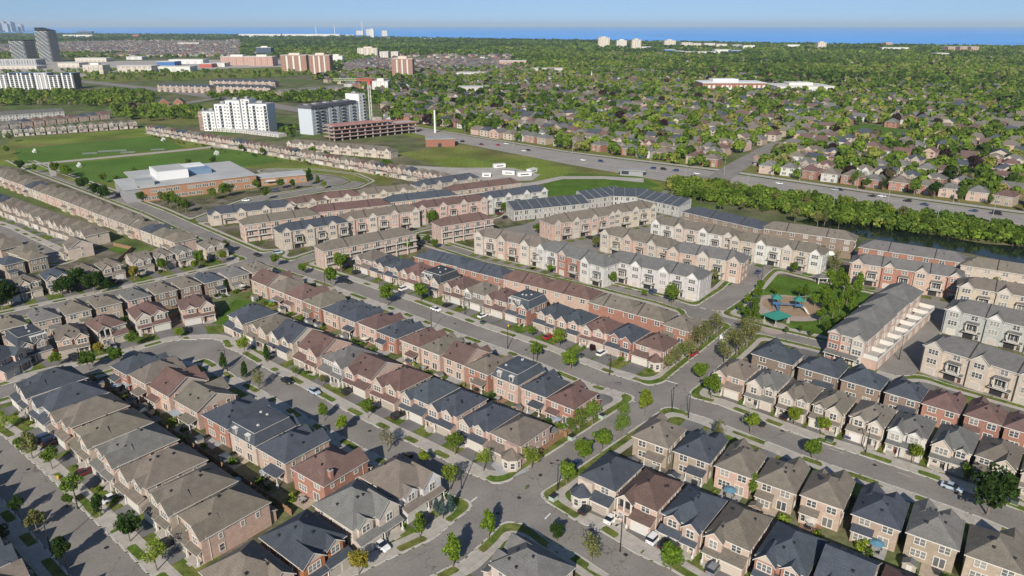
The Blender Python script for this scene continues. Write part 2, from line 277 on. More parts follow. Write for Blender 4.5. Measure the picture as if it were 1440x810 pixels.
# ------------------------------------------------------------------ detached house
DRIVEWAYS = []      # (x, y, facing, local x centre, half width, front)
FRONTS = []
def house(p, face, w, d, rc, wc, style, det, label, cat='house', group=None, drive=True, e=None, seed=None, garage=None, name=None):
    R = random.Random(seed if seed is not None else int(p[0] * 7.3 + p[1] * 13.7))
    rz = face + math.pi / 2
    nm = name or {'m': 'mansard_house', 't': 'turret_house'}.get(style, 'detached_house')
    T = thing(nm, label, cat, (p[0], p[1], 0), rz, group)
    roofc = jit(RC[rc], .10); wallc = jit(WC[wc], .10); gabc = jit(GC[wc], .08)
    if style != 'm' and R.random() < .3: gabc = wallc
    e = e or R.uniform(5.7, 6.1); pt = R.uniform(.58, .68)
    gs = R.choice((-1, 1)) if garage is None else garage
    hw = w / 2; yf = -d / 2 + 2.2; yb = d / 2
    gw = min(.56 * w, 5.6) if w > 8.0 else 3.4
    gx0, gx1 = (hw - gw, hw - .03) if gs > 0 else (-hw + .03, -hw + gw)
    bx0, bx1 = (-hw + .04, hw - gw - .15) if gs > 0 else (-hw + gw + .15, hw - .04)
    bxc = (bx0 + bx1) / 2; bhw = (bx1 - bx0) / 2; yby = -d / 2 + .9
    # walls
    wl = MB(); wl.box(-hw, hw, yf, yb, 0, e, skip='b'); wl.box(gx0, gx1, -d / 2, yf + .01, 0, 2.95, skip='bk')
    if style != 'b': wl.box(bx0, bx1, yby, yf + .01, 0, e - .02, skip='bk')
    else: wl.box(bx0, bx1, yby, yf + .01, 0, 3.0, skip='bk')
    rf = MB(); gb = MB()
    if style == 's':
        gable_x(rf, -hw - .3, hw + .3, (yf + yb) / 2, (yb - yf) / 2, e, pt * .92)
        zt = e + (yb - yf) / 2 * pt * .92 - .21; ym = (yf + yb) / 2
        for s in (-1, 1):
            q = [(s * (hw - .01), yf, e - .05), (s * (hw - .01), yb, e - .05), (s * (hw - .01), ym, zt)]
            gb.poly(q if s > 0 else q[::-1])
        top = zt; rz_fn = lambda x, y: e + ((yb - yf) / 2 - abs(y - ym)) * pt * .92
    elif style == 'm':
        ins, mh = 1.15, 2.7
        o = .35; X0, X1, Y0, Y1 = -hw - o, hw + o, yf - o, yb + o
        a = [(X0, Y0, e), (X1, Y0, e), (X1, Y1, e), (X0, Y1, e)]; t = [(X0 + ins, Y0 + ins, e + mh), (X1 - ins, Y0 + ins, e + mh), (X1 - ins, Y1 - ins, e + mh), (X0 + ins, Y1 - ins, e + mh)]
        for i in range(4): j = (i + 1) % 4; rf.poly([a[i], a[j], t[j], t[i]])
        rf.poly([(x, y, z - .2) for x, y, z in a][::-1], 1)
        for i in range(4): j = (i + 1) % 4; rf.poly([a[i], (a[i][0], a[i][1], e - .2), (a[j][0], a[j][1], e - .2), a[j]], 1)
        hip(rf, X0 + ins, X1 - ins, Y0 + ins, Y1 - ins, e + mh + .1, .09, oh=.12, th=.15)
        top = e + mh; rz_fn = lambda x, y: e + mh + .2
    else:
        top = hip(rf, -hw, hw, yf, yb, e, pt); rz_fn = lambda x, y: hip_z(x, y, -hw, hw, yf, yb, e, pt)
    # front bay gable
    if style in 'hfsbm':
        pg = .85 if style != 'f' else 1.0
        back = yf + (bhw * pg) / pt + .8 if style not in 'm' else yf + .9
        if style == 'm': back = yf + .75
        gz = e if style != 'm' else e
        gable(rf, bxc, bhw, yby - .35, back, gz, pg)
        tri_prism_y(gb, bxc, bhw - .02, yby - .01, yf + .3, gz, pg)
        if style == 'f' or R.random() < .55:      # smaller gable over the garage
            h2 = gw * .32; x2 = (gx0 + gx1) / 2; y2 = yf - .7
            wl.box(x2 - h2, x2 + h2, y2, yf + .01, 3.4, e - .02, skip='k')
            gable(rf, x2, h2, y2 - .3, yf + h2 * .8 / pt + .6 if style != 'm' else yf + .5, e, .8); tri_prism_y(gb, x2, h2 - .02, y2 - .01, yf + .2, e, .8); yg = y2
            if style == 'm': pass
        else: yg = yf
    else: yg = yf
    link('wall', wl.mesh('wall', [WALL]), T, color=wallc)
    roof = link('roof', rf.mesh('roof', [ROOF, TRIM]), T, color=roofc)
    if gb.f: link('gable', gb.mesh('gable', [PAINT]), T, color=gabc)
    # turret on the free front corner
    if style == 't':
        tr = MB(); tc_ = bxc; ty = yby - .3; rr = max(2.35, min(2.7, bhw * 1.02)); tc_ = bxc - gs * .5; n = 8
        for zz0, zz1 in ((0, 3.4 if d < 15 else 3.4),):
            ring = [(tc_ + rr * math.cos(2 * math.pi * (i + .5) / n), ty + rr * math.sin(2 * math.pi * (i + .5) / n)) for i in range(n)]
            for i in range(n):
                j = (i + 1) % n; tr.poly([(*ring[i], 0), (*ring[j], 0), (*ring[j], zz1), (*ring[i], zz1)])
        tu = link('turret', tr.mesh('turret', [WALL]), T, color=jit(GC[wc], .05))
        tm = MB(); ring2 = [(tc_ + (rr + .4) * math.cos(2 * math.pi * (i + .5) / n), ty + (rr + .4) * math.sin(2 * math.pi * (i + .5) / n), 3.35) for i in range(n)]
        for i in range(n):
            j = (i + 1) % n; tm.poly([ring2[i], ring2[j], (tc_, ty, 5.5)]); tm.poly([ring2[i], (ring2[i][0], ring2[i][1], 3.15), (ring2[j][0], ring2[j][1], 3.15), ring2[j]], 1)
        link('turret_roof', tm.mesh('turret_roof', [ROOF, TRIM]), T, color=roofc)
        for i in range(n):
            an = 2 * math.pi * (i + 1) / n
            if math.sin(an) < .3:
                r2 = rr * math.cos(math.pi / n) + .01
                o = window(T, 'm', tc_ + r2 * math.cos(an), ty + r2 * math.sin(an), 1.0, an + math.pi / 2, det)
    # garage roof (lean-to) and porch roof
    zg = 2.95
    lr = MB(); yy = yf - .02 if yg == yf else yg - .02
    lr.slab([(gx0 - .2, -d / 2 - .4, zg), (gx1 + .2, -d / 2 - .4, zg), (gx1 + .2, yy, zg + (yy + d / 2 + .4) * .42), (gx0 - .2, yy, zg + (yy + d / 2 + .4) * .42)], .18)
    link('garage_roof', lr.mesh('garage_roof', [ROOF, TRIM]), T, color=roofc)
    if style not in 'tb':
        pr = MB(); pr.slab([(bx0 - .05, -d / 2 - .5, 2.85), (bx1 + .05, -d / 2 - .5, 2.85), (bx1 + .05, yby - .02, 3.4), (bx0 - .05, yby - .02, 3.4)], .18)
        P_ = link('porch_roof', pr.mesh('porch_roof', [ROOF, TRIM]), T, color=roofc)
    if det >= 1 and style != 't':
        for x in (bx0 + .3, bx1 - .3): link('column', COLM, T, (x, -d / 2 - .2, 0))
    st = MB(); st.box(bx0 + .1, bx1 - .1, -d / 2 - .9, yby, 0, .22); st.box(bxc - .8, bxc + .8, -d / 2 - 1.4, -d / 2 - .9, 0, .12)
    if style != 't': link('porch_step', st.mesh('porch_step', [CONC]), T)
    # garage doors
    gcx = (gx0 + gx1) / 2; gcol = jit(R.choice([(.50, .47, .42), (.42, .36, .29), (.34, .29, .24), (.56, .54, .50)]), .1)
    if gw > 5: 
        if R.random() < .5: link('garage_door', GAR[2], T, (gcx, -d / 2, .05), color=gcol)
        else:
            for s in (-1, 1): link('garage_door', GAR[1], T, (gcx + s * 1.4, -d / 2, .05), color=gcol)
    elif gw > 4.6: link('garage_door', GAR[2], T, (gcx, -d / 2, .05), color=gcol, scale=(.82, 1, 1))
    else: link('garage_door', GAR[1], T, (gcx, -d / 2, .05), color=gcol)
    # front door + windows
    dx = bxc - gs * -bhw * .45
    if style != 't': door(T, bxc + gs * bhw * .42, yby, .22, det); window(T, 'm', bxc - gs * bhw * .38, yby, .9, 0, det)
    else: door(T, bxc + gs * (bhw + .0), yf, .22, det)
    if style == 'b':      # recessed balcony under the gable
        rb = MB(); rb.box(bx0 + .1, bx1 - .1, yf - .02, yf + .02, 3.1, e - .1); link('recess_shade', rb.mesh('recess_shade', [DARK]), T)  # dark sheet on the back wall paints the balcony's shade
        rl = MB()
        for x in np.linspace(bx0 + .15, bx1 - .15, 12): rl.box(x - .02, x + .02, yby + .05, yby + .09, 3.0, 4.0)
        rl.box(bx0, bx1, yby + .03, yby + .11, 4.0, 4.08); link('railing', rl.mesh('railing', [DARK]), T)
        for x in (bx0 + .2, bxc, bx1 - .2):
            c_ = MB(); c_.box(x - .16, x + .16, yby, yby + .3, 3.0, e); link('column', c_.mesh('column', [TRIM]), T)
    elif style != 't': window(T, 'h' if R.random() < .4 else ('d' if bhw < 1.7 else 't'), bxc, yby, 3.8, 0, det)
    else: window(T, 'd', bxc, yf, 4.1, 0, det)
    window(T, 'd', gcx, yg, 4.1, 0, det)
    # sides
    if det >= 1:
        for s in (-1, 1):
            ys = [yf + (yb - yf) * q for q in ((.2, .55, .8) if det >= 2 else (.5,))]
            for k_, y in enumerate(ys):
                window(T, R.choice('sm'), s * hw, y, 3.9, s * math.pi / 2, det)
                if R.random() < .6: window(T, R.choice('sm'), s * hw, y + R.uniform(-.4, .4), 1.0, s * math.pi / 2, det)
    # rear
    for x, k_ in ((-hw * .55, 'd'), (hw * .45, 'd')) if w > 7 else ((0, 'd'),): window(T, k_, x, yb, 3.85, math.pi, det)
    window(T, 'p', -hw * .45, yb, .35, math.pi, det)
    q = R.random()
    if det >= 1 and q < .4 and style != 'm':      # rear bay with a small roof
        bb = MB(); s = 1; x0, x1 = (hw * .02, hw * .9); bb.box(x0, x1, yb - .01, yb + 1.6, 0, 2.7, skip='fb'); link('rear_bay', bb.mesh('rear_bay', [WALL]), T, color=wallc)
        b2 = MB(); b2.slab([(x0 - .2, yb + .01, 3.45), (x1 + .2, yb + .01, 3.45), (x1 + .2, yb + 1.95, 2.72), (x0 - .2, yb + 1.95, 2.72)][::-1], .16); link('rear_bay_roof', b2.mesh('rear_bay_roof', [ROOF, TRIM]), T, color=roofc)
        window(T, 't', (x0 + x1) / 2, yb + 1.6, .8, math.pi, det)
    else:
        window(T, 't' if q < .75 else 'd', hw * .42, yb, 1.0, math.pi, det)
        if q > .75 and det >= 2:
            b2 = MB(); x0, x1 = -hw * .95, hw * .1
            b2.slab([(x0, yb + .01, 3.4), (x1, yb + .01, 3.4), (x1, yb + 2.6, 2.75), (x0, yb + 2.6, 2.75)][::-1], .16); link('porch_roof', b2.mesh('rear_porch_roof', [ROOF, TRIM]), T, color=roofc)
            for x in (x0 + .25, x1 - .25): link('column', COLM, T, (x, yb + 2.35, 0))
    # mansard dormers
    if style == 'm':
        for side in (0, 1):
            n = 3 if side == 0 else 2
            for i in range(n):
                x = -hw + w * (i + .5) / n if side else (gx0 + gx1) / 2 + (i - 1) * gw * .36 if w > 7 else -hw + w * (i + .5) / n
                if side == 0 and i == 2 and False: continue
                dm = MB(); dm.box(-.65, .65, 0, 1.6, .15, 1.75, 0); dm.slab([(-.8, -.15, 1.75), (.8, -.15, 1.75), (.8, 1.5, 1.95), (-.8, 1.5, 1.95)], .14, 0, 0)
                yy_ = yf - .25 if side == 0 else yb + .25
                o = link('dormer', dm.mesh('dormer', [TRIM, ROOF]), T, (x, yy_, e + .25), 0 if side == 0 else math.pi)
                pn = link('window', WIN['m'][0] if det >= 2 else WIN['m'][2], o, (0, -.01, .25)); 
        for i in range(3):
            sk = MB(); sk.box(-.25, .25, -.25, .25, 0, .35); link('roof_vent', sk.mesh('roof_vent', [TRIM]), T, (R.uniform(-hw * .5, hw * .5), R.uniform(yf + 2, yb - 2), top + .25))
    elif det >= 2:
        for i in range(4):
            x = R.uniform(-hw * .7, hw * .7); y = R.uniform(yf + 1.5, yb - 1.2); link('roof_vent', VENT, T, (x, y, rz_fn(x, y)))
        if R.random() < .05: link('chimney', CHIM, T, (-gs * (hw - .55), R.uniform(0, yb - 2), e), color=wallc)
        for s in (-1, 1): ds = MB(); ds.box(s * (hw + .05) - .05, s * (hw + .05) + .05, yf + .2, yf + .3, 0, e - .2); link('downspout', ds.mesh('downspout', [TRIM]), T)
    if drive: DRIVEWAYS.append((p[0], p[1], face, -1, gcx, min(gw * .5, 2.7), d / 2))
    return T
# ------------------------------------------------------------------ townhouse block
GREYW = mat('grey_white_wall', (.27, .27, .275), rough=.8, var=.05)
def balcony_meshes(w):
    a = MB(); a.box(-w / 2, w / 2, -1.5, 0, -.22, 0); b = MB()
    for x in np.linspace(-w / 2 + .05, w / 2 - .05, 9): b.box(x - .02, x + .02, -1.48, -1.44, 0, .95)
    b.box(-w / 2, w / 2, -1.5, -1.42, .95, 1.02)
    for s in (-1, 1): b.box(s * (w / 2 - .03) - .03, s * (w / 2 - .03) + .03, -1.42, 0, .95, 1.02)
    return a.mesh('balcony', [TRIM]), b.mesh('railing', [DARK])
BALC = balcony_meshes(3.4)
_b = MB(); _b.box(-1.75, 1.75, -1.5, -1.38, 0, 1.0); _b.box(-1.75, -1.63, -1.38, 0, 0, 1.0); _b.box(1.63, 1.75, -1.38, 0, 0, 1.0); PARA = _b.mesh('parapet', [TRIM])
def townhouses(p0, p1, rc, walls, st, view, style, label, det=1, depth=11.0, group=None, uw=None, world=False, name='townhouse_block'):
    zr = 3.0 * st + 2.4
    A = p0 if world else W(*p0, zr); B = p1 if world else W(*p1, zr)
    L = math.dist(A, B) + (depth * .55 if not world else 0); c = ((A[0] + B[0]) / 2, (A[1] + B[1]) / 2); ang = math.atan2(B[1] - A[1], B[0] - A[0])
    rz = ang                       # local -y looks to the right-hand side of p0->p1
    if view == 'B': rz += math.pi
    n = max(2, round(L / (uw or 6.0))); u = L / n; hl = L / 2; hd = depth / 2; e = 3.0 * st - .1; pt = .55
    R = random.Random(int(abs(c[0]) * 3 + c[1] * 5))
    T = thing(name, label, 'townhouses', (c[0], c[1], 0), rz, group)
    roofc = jit(RC[rc], .08)
    wl = [MB() for _ in walls]; gb = MB(); rf = MB(); fw = MB()
    modern = style == 'M'
    if modern:
        wl[0].box(-hl, hl, -hd, hd, 0, e, skip='b')
        if st >= 2:
            for i in range(n):
                x0 = -hl + i * u; 
                rf.slab([(x0 + .1, -hd - .3, e - .1), (x0 + u - .1, -hd - .3, e - .1), (x0 + u - .1, hd * .8, e + 3.0), (x0 + .1, hd * .8, e + 3.0)], .2)
            bk = MB(); wl[0].box(-hl, hl, hd * .8 + .01, hd, e, e + 2.6, skip='b')
            for i in range(n + 1):
                x = -hl + i * u; x = min(max(x, -hl + .14), hl - .14)
                fw.poly([(x - .07, -hd - .4, e - .2), (x - .07, hd * .8, e - .2), (x - .07, hd * .8, e + 3.15), (x - .07, -hd - .4, e + .1)][::-1]); fw.poly([(x + .07, -hd - .4, e - .2), (x + .07, hd * .8, e - .2), (x + .07, hd * .8, e + 3.15), (x + .07, -hd - .4, e + .1)])
                fw.poly([(x - .07, -hd - .4, e + .1), (x + .07, -hd - .4, e + .1), (x + .07, hd * .8, e + 3.15), (x - .07, hd * .8, e + 3.15)]); fw.poly([(x - .07, -hd - .4, e - .2), (x + .07, -hd - .4, e - .2), (x + .07, -hd - .4, e + .1), (x - .07, -hd - .4, e + .1)])
                link('party_wall', fw.mesh('party_wall', [GREYW]), T); fw = MB()
    else:
        step = [0]
        for i in range(n):
            k = (i // 2) % len(walls) if len(walls) > 1 else 0
            x0 = -hl + i * u; off = .5 * ((i // 1) % 2) if style in 'AF' else 0
            sk = 'b' + ('l' if i else '') + ('r' if i < n - 1 else '')
            wl[k].box(x0, x0 + u, -hd, hd, 0, e, skip=sk)
        hip(rf, -hl, hl, -hd, hd, e, pt)
        for i in range(2, n, 2 if n < 7 else 3):
            x = -hl + i * u; z0 = e + .0
            for s in (-1, 1):
                y0 = s * (hd + .42); zz = e - .05; zt = e + (hd + .4) * pt - .05
                q = [(x - .16, y0, zz + .03), (x + .16, y0, zz + .03), (x + .16, 0, zt + .07), (x - .16, 0, zt + .07)]
                fw.slab(q if s < 0 else q[::-1], .1, 0, 0)
            link('firewall', fw.mesh('firewall', [DARK]), T); fw = MB()
    gl = []
    for i in range(n):
        x = -hl + (i + .5) * u; wi = (i // 2) % len(walls)
        if not modern and style == 'A' and i % 2 == 0:
            hwg = u * .40; wl[wi].box(x - hwg, x + hwg, -hd - .8, -hd + .01, 0, e - .02, skip='bk')
            gable(rf, x, hwg, -hd - 1.1, -hd + hwg * .95 / pt + .8, e, .95); g1 = MB(); tri_prism_y(g1, x, hwg - .02, -hd - .81, -hd + .3, e, .95); link('gable', g1.mesh('gable', [PAINT]), T, color=GC[walls[wi]])
            fy = -hd - .8
        else: fy = -hd
        for s_ in range(st):
            z = 3.0 * s_
            if s_ == 0:
                if style == 'A' and i % 2 == 0: link('garage_door', GAR[1], T, (x, fy, .05), color=jit((.45, .41, .36), .1))
                elif style == 'B' or style == 'P': window(T, 'p' if i % 2 else 't', x, fy, .4 if i % 2 else .9, 0, det)
                elif style == 'A' and st > 2:
                    b = MB(); b.box(x - u * .40, x + u * .12, fy - .03, fy, .05, 2.5); link('carport_shade', b.mesh('carport_shade', [DARK]), T); door(T, x + u * .3, fy, .2, det)  # flat dark panel stands in for the shade of an open carport
                elif style == 'T': link('garage_door', GAR[1], T, (x, fy, .05), color=jit((.40, .35, .30), .1))
                else: door(T, x - u * .25, fy, .2, det); window(T, 'm', x + u * .2, fy, .9, 0, det)
            else:
                if style in 'T':
                    window(T, 'p', x, fy, z + .2, 0, det)
                    if True:
                        o = link('balcony', BALC[0], T, (x, fy, z + .15), 0, scale=(u / 3.7, 1, 1)); link('railing', BALC[1] if (rc != 'k') else PARA, o)
                elif style == 'A' and s_ == 1 and i % 2 == 1 and st > 2:
                    o = link('balcony', BALC[0], T, (x, fy, z + .15)); link('railing', BALC[1], o); b = MB(); b.box(x - 1.6, x + 1.6, fy - .02, fy, z + .2, z + 2.75); link('recess_shade', b.mesh('recess_shade', [DARK]), T); window(T, 'p', x, fy - .02, z + .25, 0, det); b = MB(); b.box(x - 1.75, x - 1.5, fy - 1.5, fy - 1.25, z + .1, z + 2.9); link('column', b.mesh('column', [TRIM]), T); b = MB(); b.box(x + 1.5, x + 1.75, fy - 1.5, fy - 1.25, z + .1, z + 2.9); link('column', b.mesh('column', [TRIM]), T); b = MB(); b.slab([(x - 1.9, fy - 1.7, z + 2.95), (x + 1.9, fy - 1.7, z + 2.95), (x + 1.9, fy - .03, z + 3.3), (x - 1.9, fy - .03, z + 3.3)], .14); link('balcony_roof', b.mesh('balcony_roof', [ROOF, TRIM]), T, color=roofc)  # flat dark panel around the patio door paints a shaded recess
                elif modern:
                    window(T, 'p', x - u * .2, fy, z + .3, 0, det); window(T, 'm', x + u * .25, fy, z + .8, 0, det)
                else:
                    window(T, 't' if (style == 'A' and i % 2 == 0) else 'd', x - (0 if style == 'A' else u * .22), fy, z + .85, 0, det)
                    if style in 'BP': window(T, 'm', x + u * .26, fy, z + .85, 0, det)
        if style == 'T':
            cl = MB(); cl.box(x - u / 2 - .14, x - u / 2 + .14, -hd - 1.5, -hd - 1.22, 0, e - 1.2); link('column', cl.mesh('column', [TRIM]), T)
        if style == 'A' and i % 2 == 1:
            pr = MB(); pr.slab([(x - u * .45, -hd - 1.5, 2.75), (x + u * .45, -hd - 1.5, 2.75), (x + u * .45, -hd - .02, 3.1), (x - u * .45, -hd - .02, 3.1)], .16); link('porch_roof', pr.mesh('porch_roof', [ROOF, TRIM]), T, color=roofc)
        # far side
        for s_ in range(1, st):
            if n * (st) < 60: window(T, 'd', x, hd, 3.0 * s_ + .85, math.pi, 1)
    for s in (-1, 1):           # end walls
        for s_ in range(st):
            for y in (-hd * .45, hd * .35): window(T, 'm' if s_ else 's', s * hl, y, 3.0 * s_ + .9, s * math.pi / 2, det)
    for k, b in enumerate(wl):
        if b.f: link('wall', b.mesh('wall', [WALL]), T, color=jit(WC[walls[k]], .06))
    if rf.f: link('roof', rf.mesh('roof', [ROOF, TRIM]), T, color=roofc)
    if gb.f: link('gable', gb.mesh('gable', [PAINT]), T, color=GC[walls[0]])
    if fw.f: link('firewall', fw.mesh('firewall', [TRIM if modern else DARK]), T)
    if modern and st < 2: pass
    FRONTS.append((c[0], c[1], rz, hl, hd))
    for i in range(0 if modern else n):
        link('roof_vent', VENT, T, (-hl + (i + .5) * u, hd * .45 * (1 if i % 2 else -.8), e + hd * .55 * pt))
    return T
# ------------------------------------------------------------------ ground sheet, lake, sky
def polymesh(name, pts, z, m, kind='structure', px=True):
    b = MB(); P = [W(*p) if px else p for p in pts]
    area = sum(P[i][0] * P[(i + 1) % len(P)][1] - P[(i + 1) % len(P)][0] * P[i][1] for i in range(len(P)))
    if area < 0: P = P[::-1]
    b.poly([(x, y, z) for x, y in P]); me = b.mesh(name, [m])
    return struct(name, me, kind)
GROUND = mat('ground_earth', (.090, .125, .034), rough=0.95, var=0.35, scale=0.05, fine=0.25, fscale=0.8, spec=0.1, color2=(.14, .13, .075))
g = MB(); g.poly([(-40000, -300, 0), (40000, -300, 0), (40000, 52000, 0), (-40000, 52000, 0)]); struct('ground', g.mesh('ground', [GROUND]))
LAKE = mat('lake_water', (.095, .37, .84), rough=0.4, fine=.06, fscale=.004, var=0.10, scale=0.0009, spec=0.12)
shore = [(-260, 44.5), (-60, 46), (120, 47), (330, 48.5), (480, 50.8), (720, 55.8), (960, 59.4), (1200, 63), (1440, 66.6), (1760, 72)]
SH = [W(x, y) for x, y in shore]
g = MB(); g.poly([(SH[0][0], SH[0][1], .6)] + [(x, y, .6) for x, y in SH[1:]] + [(40000, SH[-1][1], .6), (40000, 51000, .6), (-40000, 51000, .6), (-40000, SH[0][1], .6)])
struct('lake', g.mesh('lake', [LAKE]))
# ------------------------------------------------------------------ near street network as a distance field
GX0, GX1, GY0, GY1, GS = -400., 300., 92., 560., .6
gx = np.arange(GX0, GX1, GS); gy = np.arange(GY0, GY1, GS); XX, YY = np.meshgrid(gx, gy)
def poly_d(pts):
    D = np.full(XX.shape, 1e9)
    for (ax, ay), (bx, by) in zip(pts[:-1], pts[1:]):
        dx, dy = bx - ax, by - ay; t = np.clip(((XX - ax) * dx + (YY - ay) * dy) / (dx * dx + dy * dy), 0, 1)
        D = np.minimum(D, np.hypot(XX - ax - t * dx, YY - ay - t * dy))
    return D
def offs(pts, o):
    out = []
    for i, p in enumerate(pts):
        a = pts[max(0, i - 1)]; b = pts[min(len(pts) - 1, i + 1)]; dx, dy = b[0] - a[0], b[1] - a[1]; l = math.hypot(dx, dy)
        out.append((p[0] + o * dy / l, p[1] - o * dx / l))
    return out
def pxl(pts, o=0.0):
    P = [W(*p) for p in pts]; return offs(P, o) if o else P
ROADS = {}
mainleft = pxl([(20, 222), (60, 240), (130, 265), (216, 297), (282, 327), (350, 357)])
ROADS['main'] = (mainleft + pxl([(480, 390), (576, 423), (670, 458), (750, 485), (850, 524), (1010, 570), (1142, 619), (1235, 649), (1295, 669), (1401, 706), (1540, 762)], 4.2), 8.4)
ROADS['crescent'] = (pxl([(-60, 562), (0, 544), (52, 528), (136, 509), (236, 481), (262, 478), (290, 479), (335, 496), (368, 516), (400, 532), (434, 550), (473, 572), (547, 610), (585, 628), (627, 649), (662, 668), (706, 684), (745, 702)], 4.2), 8.4)
ROADS['lower left'] = (pxl([(-80, 556), (8, 616), (64, 666), (130, 730), (168, 766), (202, 800), (250, 848)], 5), 9.6)
ROADS['cross'] = (pxl([(470, 825), (548, 787), (612, 758), (654, 722), (706, 682), (790, 628), (877, 572), (918, 545)], 4.3), 8.6)
ROADS['lower right'] = (pxl([(744, 690), (807, 732), (847, 750), (895, 780), (940, 800), (1010, 842)], 4.2), 8.4)
ROADS['park avenue'] = (pxl([(938, 556), (985, 516), (1046, 464)]), 8.6)
ROADS['park side'] = (pxl([(985, 443), (1034, 411), (1062, 382), (1085, 365)]), 10.)
ROADS['lane'] = (pxl([(590, 335), (690, 366), (770, 383), (850, 401), (930, 421), (1000, 443), (1080, 467), (1152, 484), (1264, 511), (1340, 536), (1480, 575)]), 6.)
ROADS['upper lane'] = (pxl([(1030, 355), (1077, 370), (1147, 387), (1227, 405), (1327, 424), (1480, 458)]), 7.)
ROADS['court'] = (pxl([(1318, 420), (1255, 514)]), 14.)
ROADS['town street'] = (pxl([(408, 372), (452, 357), (520, 337), (600, 318), (690, 303), (712, 288)]), 7.)
ROADS['back street'] = ([(-112, 316), (-122, 297), (-153, 268), (-184, 241), (-230, 198)], 7.6)
ROADS['left street'] = (pxl([(-60, 303), (0, 323), (30, 338), (60, 352), (84, 366)]), 7.6)
ROADS['school drive'] = (pxl([(290, 308), (360, 281), (450, 266), (492, 262), (508, 255), (490, 247), (440, 241), (380, 240)]), 10.)
RD = None
for k, (pts, w) in ROADS.items():
    d = poly_d(pts) - w / 2
    if RD is None: RD = d
    else:
        kk = 5.0; h = np.clip(.5 + .5 * (d - RD) / kk, 0, 1); RD = d * (1 - h) + RD * h - kk * h * (1 - h) * .55
bl = W(275, 492); RD = np.minimum(RD, np.hypot(XX - bl[0], YY - bl[1]) - 8.5)
def sdat(x, y):
    i = min(max(int((x - GX0) / GS), 0), XX.shape[1] - 1); j = min(max(int((y - GY0) / GS), 0), XX.shape[0] - 1); return RD[j, i]
def region(name, F, z, m, skirt=0.0, kind='structure'):
    pos = F > 0; c = pos[:-1, :-1].astype(int) + pos[1:, :-1] + pos[:-1, 1:] + pos[1:, 1:]
    b = MB(); V = b.v; Fc = b.f
    full = c == 4
    for j in range(full.shape[0]):
        r = full[j]
        if not r.any(): continue
        dd = np.diff(np.concatenate(([0], r.astype(int), [0]))); s = np.where(dd == 1)[0]; e = np.where(dd == -1)[0]
        for i0, i1 in zip(s, e):
            n = len(V); x0, x1, y0, y1 = gx[i0], gx[i1], gy[j], gy[j + 1]
            V += [(x0, y0, z), (x1, y0, z), (x1, y1, z), (x0, y1, z)]; Fc.append((n, n + 1, n + 2, n + 3))
    for j, i in np.argwhere((c > 0) & (c < 4)):
        cs = [(gx[i], gy[j], F[j, i]), (gx[i + 1], gy[j], F[j, i + 1]), (gx[i + 1], gy[j + 1], F[j + 1, i + 1]), (gx[i], gy[j + 1], F[j + 1, i])]
        out = []; cut = []
        for q in range(4):
            a = cs[q]; d = cs[(q + 1) % 4]
            if a[2] > 0: out.append((a[0], a[1], z)); cut.append(0)
            if (a[2] > 0) != (d[2] > 0):
                t = a[2] / (a[2] - d[2]); out.append((a[0] + t * (d[0] - a[0]), a[1] + t * (d[1] - a[1]), z)); cut.append(1)
        if len(out) >= 3:
            n = len(V); V += out; Fc.append(tuple(range(n, n + len(out))))
            if skirt:
                for q in range(len(out)):
                    q2 = (q + 1) % len(out)
                    if cut[q] and cut[q2]:
                        a, d = out[q], out[q2]; n = len(V); V += [a, (a[0], a[1], z - skirt), (d[0], d[1], z - skirt), d]; Fc.append((n, n + 1, n + 2, n + 3))
    b.m = [0] * len(Fc)
    if Fc: return struct(name, b.mesh(name, [m]), kind)
# ------------------------------------------------------------------ rows of houses: centres picked on the photograph, at roof height
ROWS = []
def row(pts, codes, side, depth, phrase, det, end='left', evenw=None, z=7.5, drive=True, gap=1.3, fence=True, smooth=True, cat='house', group=None, wmax=11.0, gar=None, d0=(.755, -.656)):
    P = [W(x, y, z) for x, y in pts] if z is not None else list(pts)
    n = len(P); A = np.array(P)
    if smooth and n > 2:      # straight row: project on the fitted line
        c = A.mean(0); u, s, vt = np.linalg.svd(A - c); d = vt[0]; d = d if np.dot(d, A[-1] - A[0]) > 0 else -d
        t = (A - c) @ d; nrm = np.array((d[1], -d[0])); off = (A - c) @ nrm; A = c + np.outer(t, d) + np.outer(off * .25, nrm)
        dirs = [d] * n
    elif n == 1: dirs = [np.array(d0)]
    else:
        dirs = []
        for i in range(n): v = A[min(n - 1, i + 1)] - A[max(0, i - 1)]; dirs.append(v / np.linalg.norm(v))
    grp = group or ('houses ' + phrase)
    for i in range(n):
        d = dirs[i]; nd = (d[1], -d[0]) if side == 'R' else (-d[1], d[0]); face = math.atan2(nd[1], nd[0])
        sp = [abs(np.dot(A[j] - A[i], d)) for j in (i - 1, i + 1) if 0 <= j < n]
        w = min(max(min(sp) - gap, 7.2), wmax) if sp else 9.5
        r, wc, st = codes[i].split() if isinstance(codes, list) else codes(i)
        gr_ = gar
        if len(st) > 1: gr_ = 1 if st[1] == '+' else -1; st = st[0]
        word = {'m': 'mansard', 't': 'turreted', 's': 'side-gabled', 'f': 'front-gabled', 'b': 'balconied', 'h': ''}[st]
        what = ('%s %s house, %s roof' % (WN[wc], word, RN[r])).replace('  ', ' ')
        lab = '%s, %s from %s %s' % (what, ORD[i], end, phrase) if n > 1 else '%s standing %s' % (what, phrase)
        dp = depth if np.isscalar(depth) else depth[i]
        house(tuple(A[i]), face, w, dp, r, wc, st, det, lab, cat, grp, drive, seed=int(i * 17 + dp * 100 + len(phrase) * 31), garage=gr_)
    ROWS.append((A, dirs, side, depth))
    return A
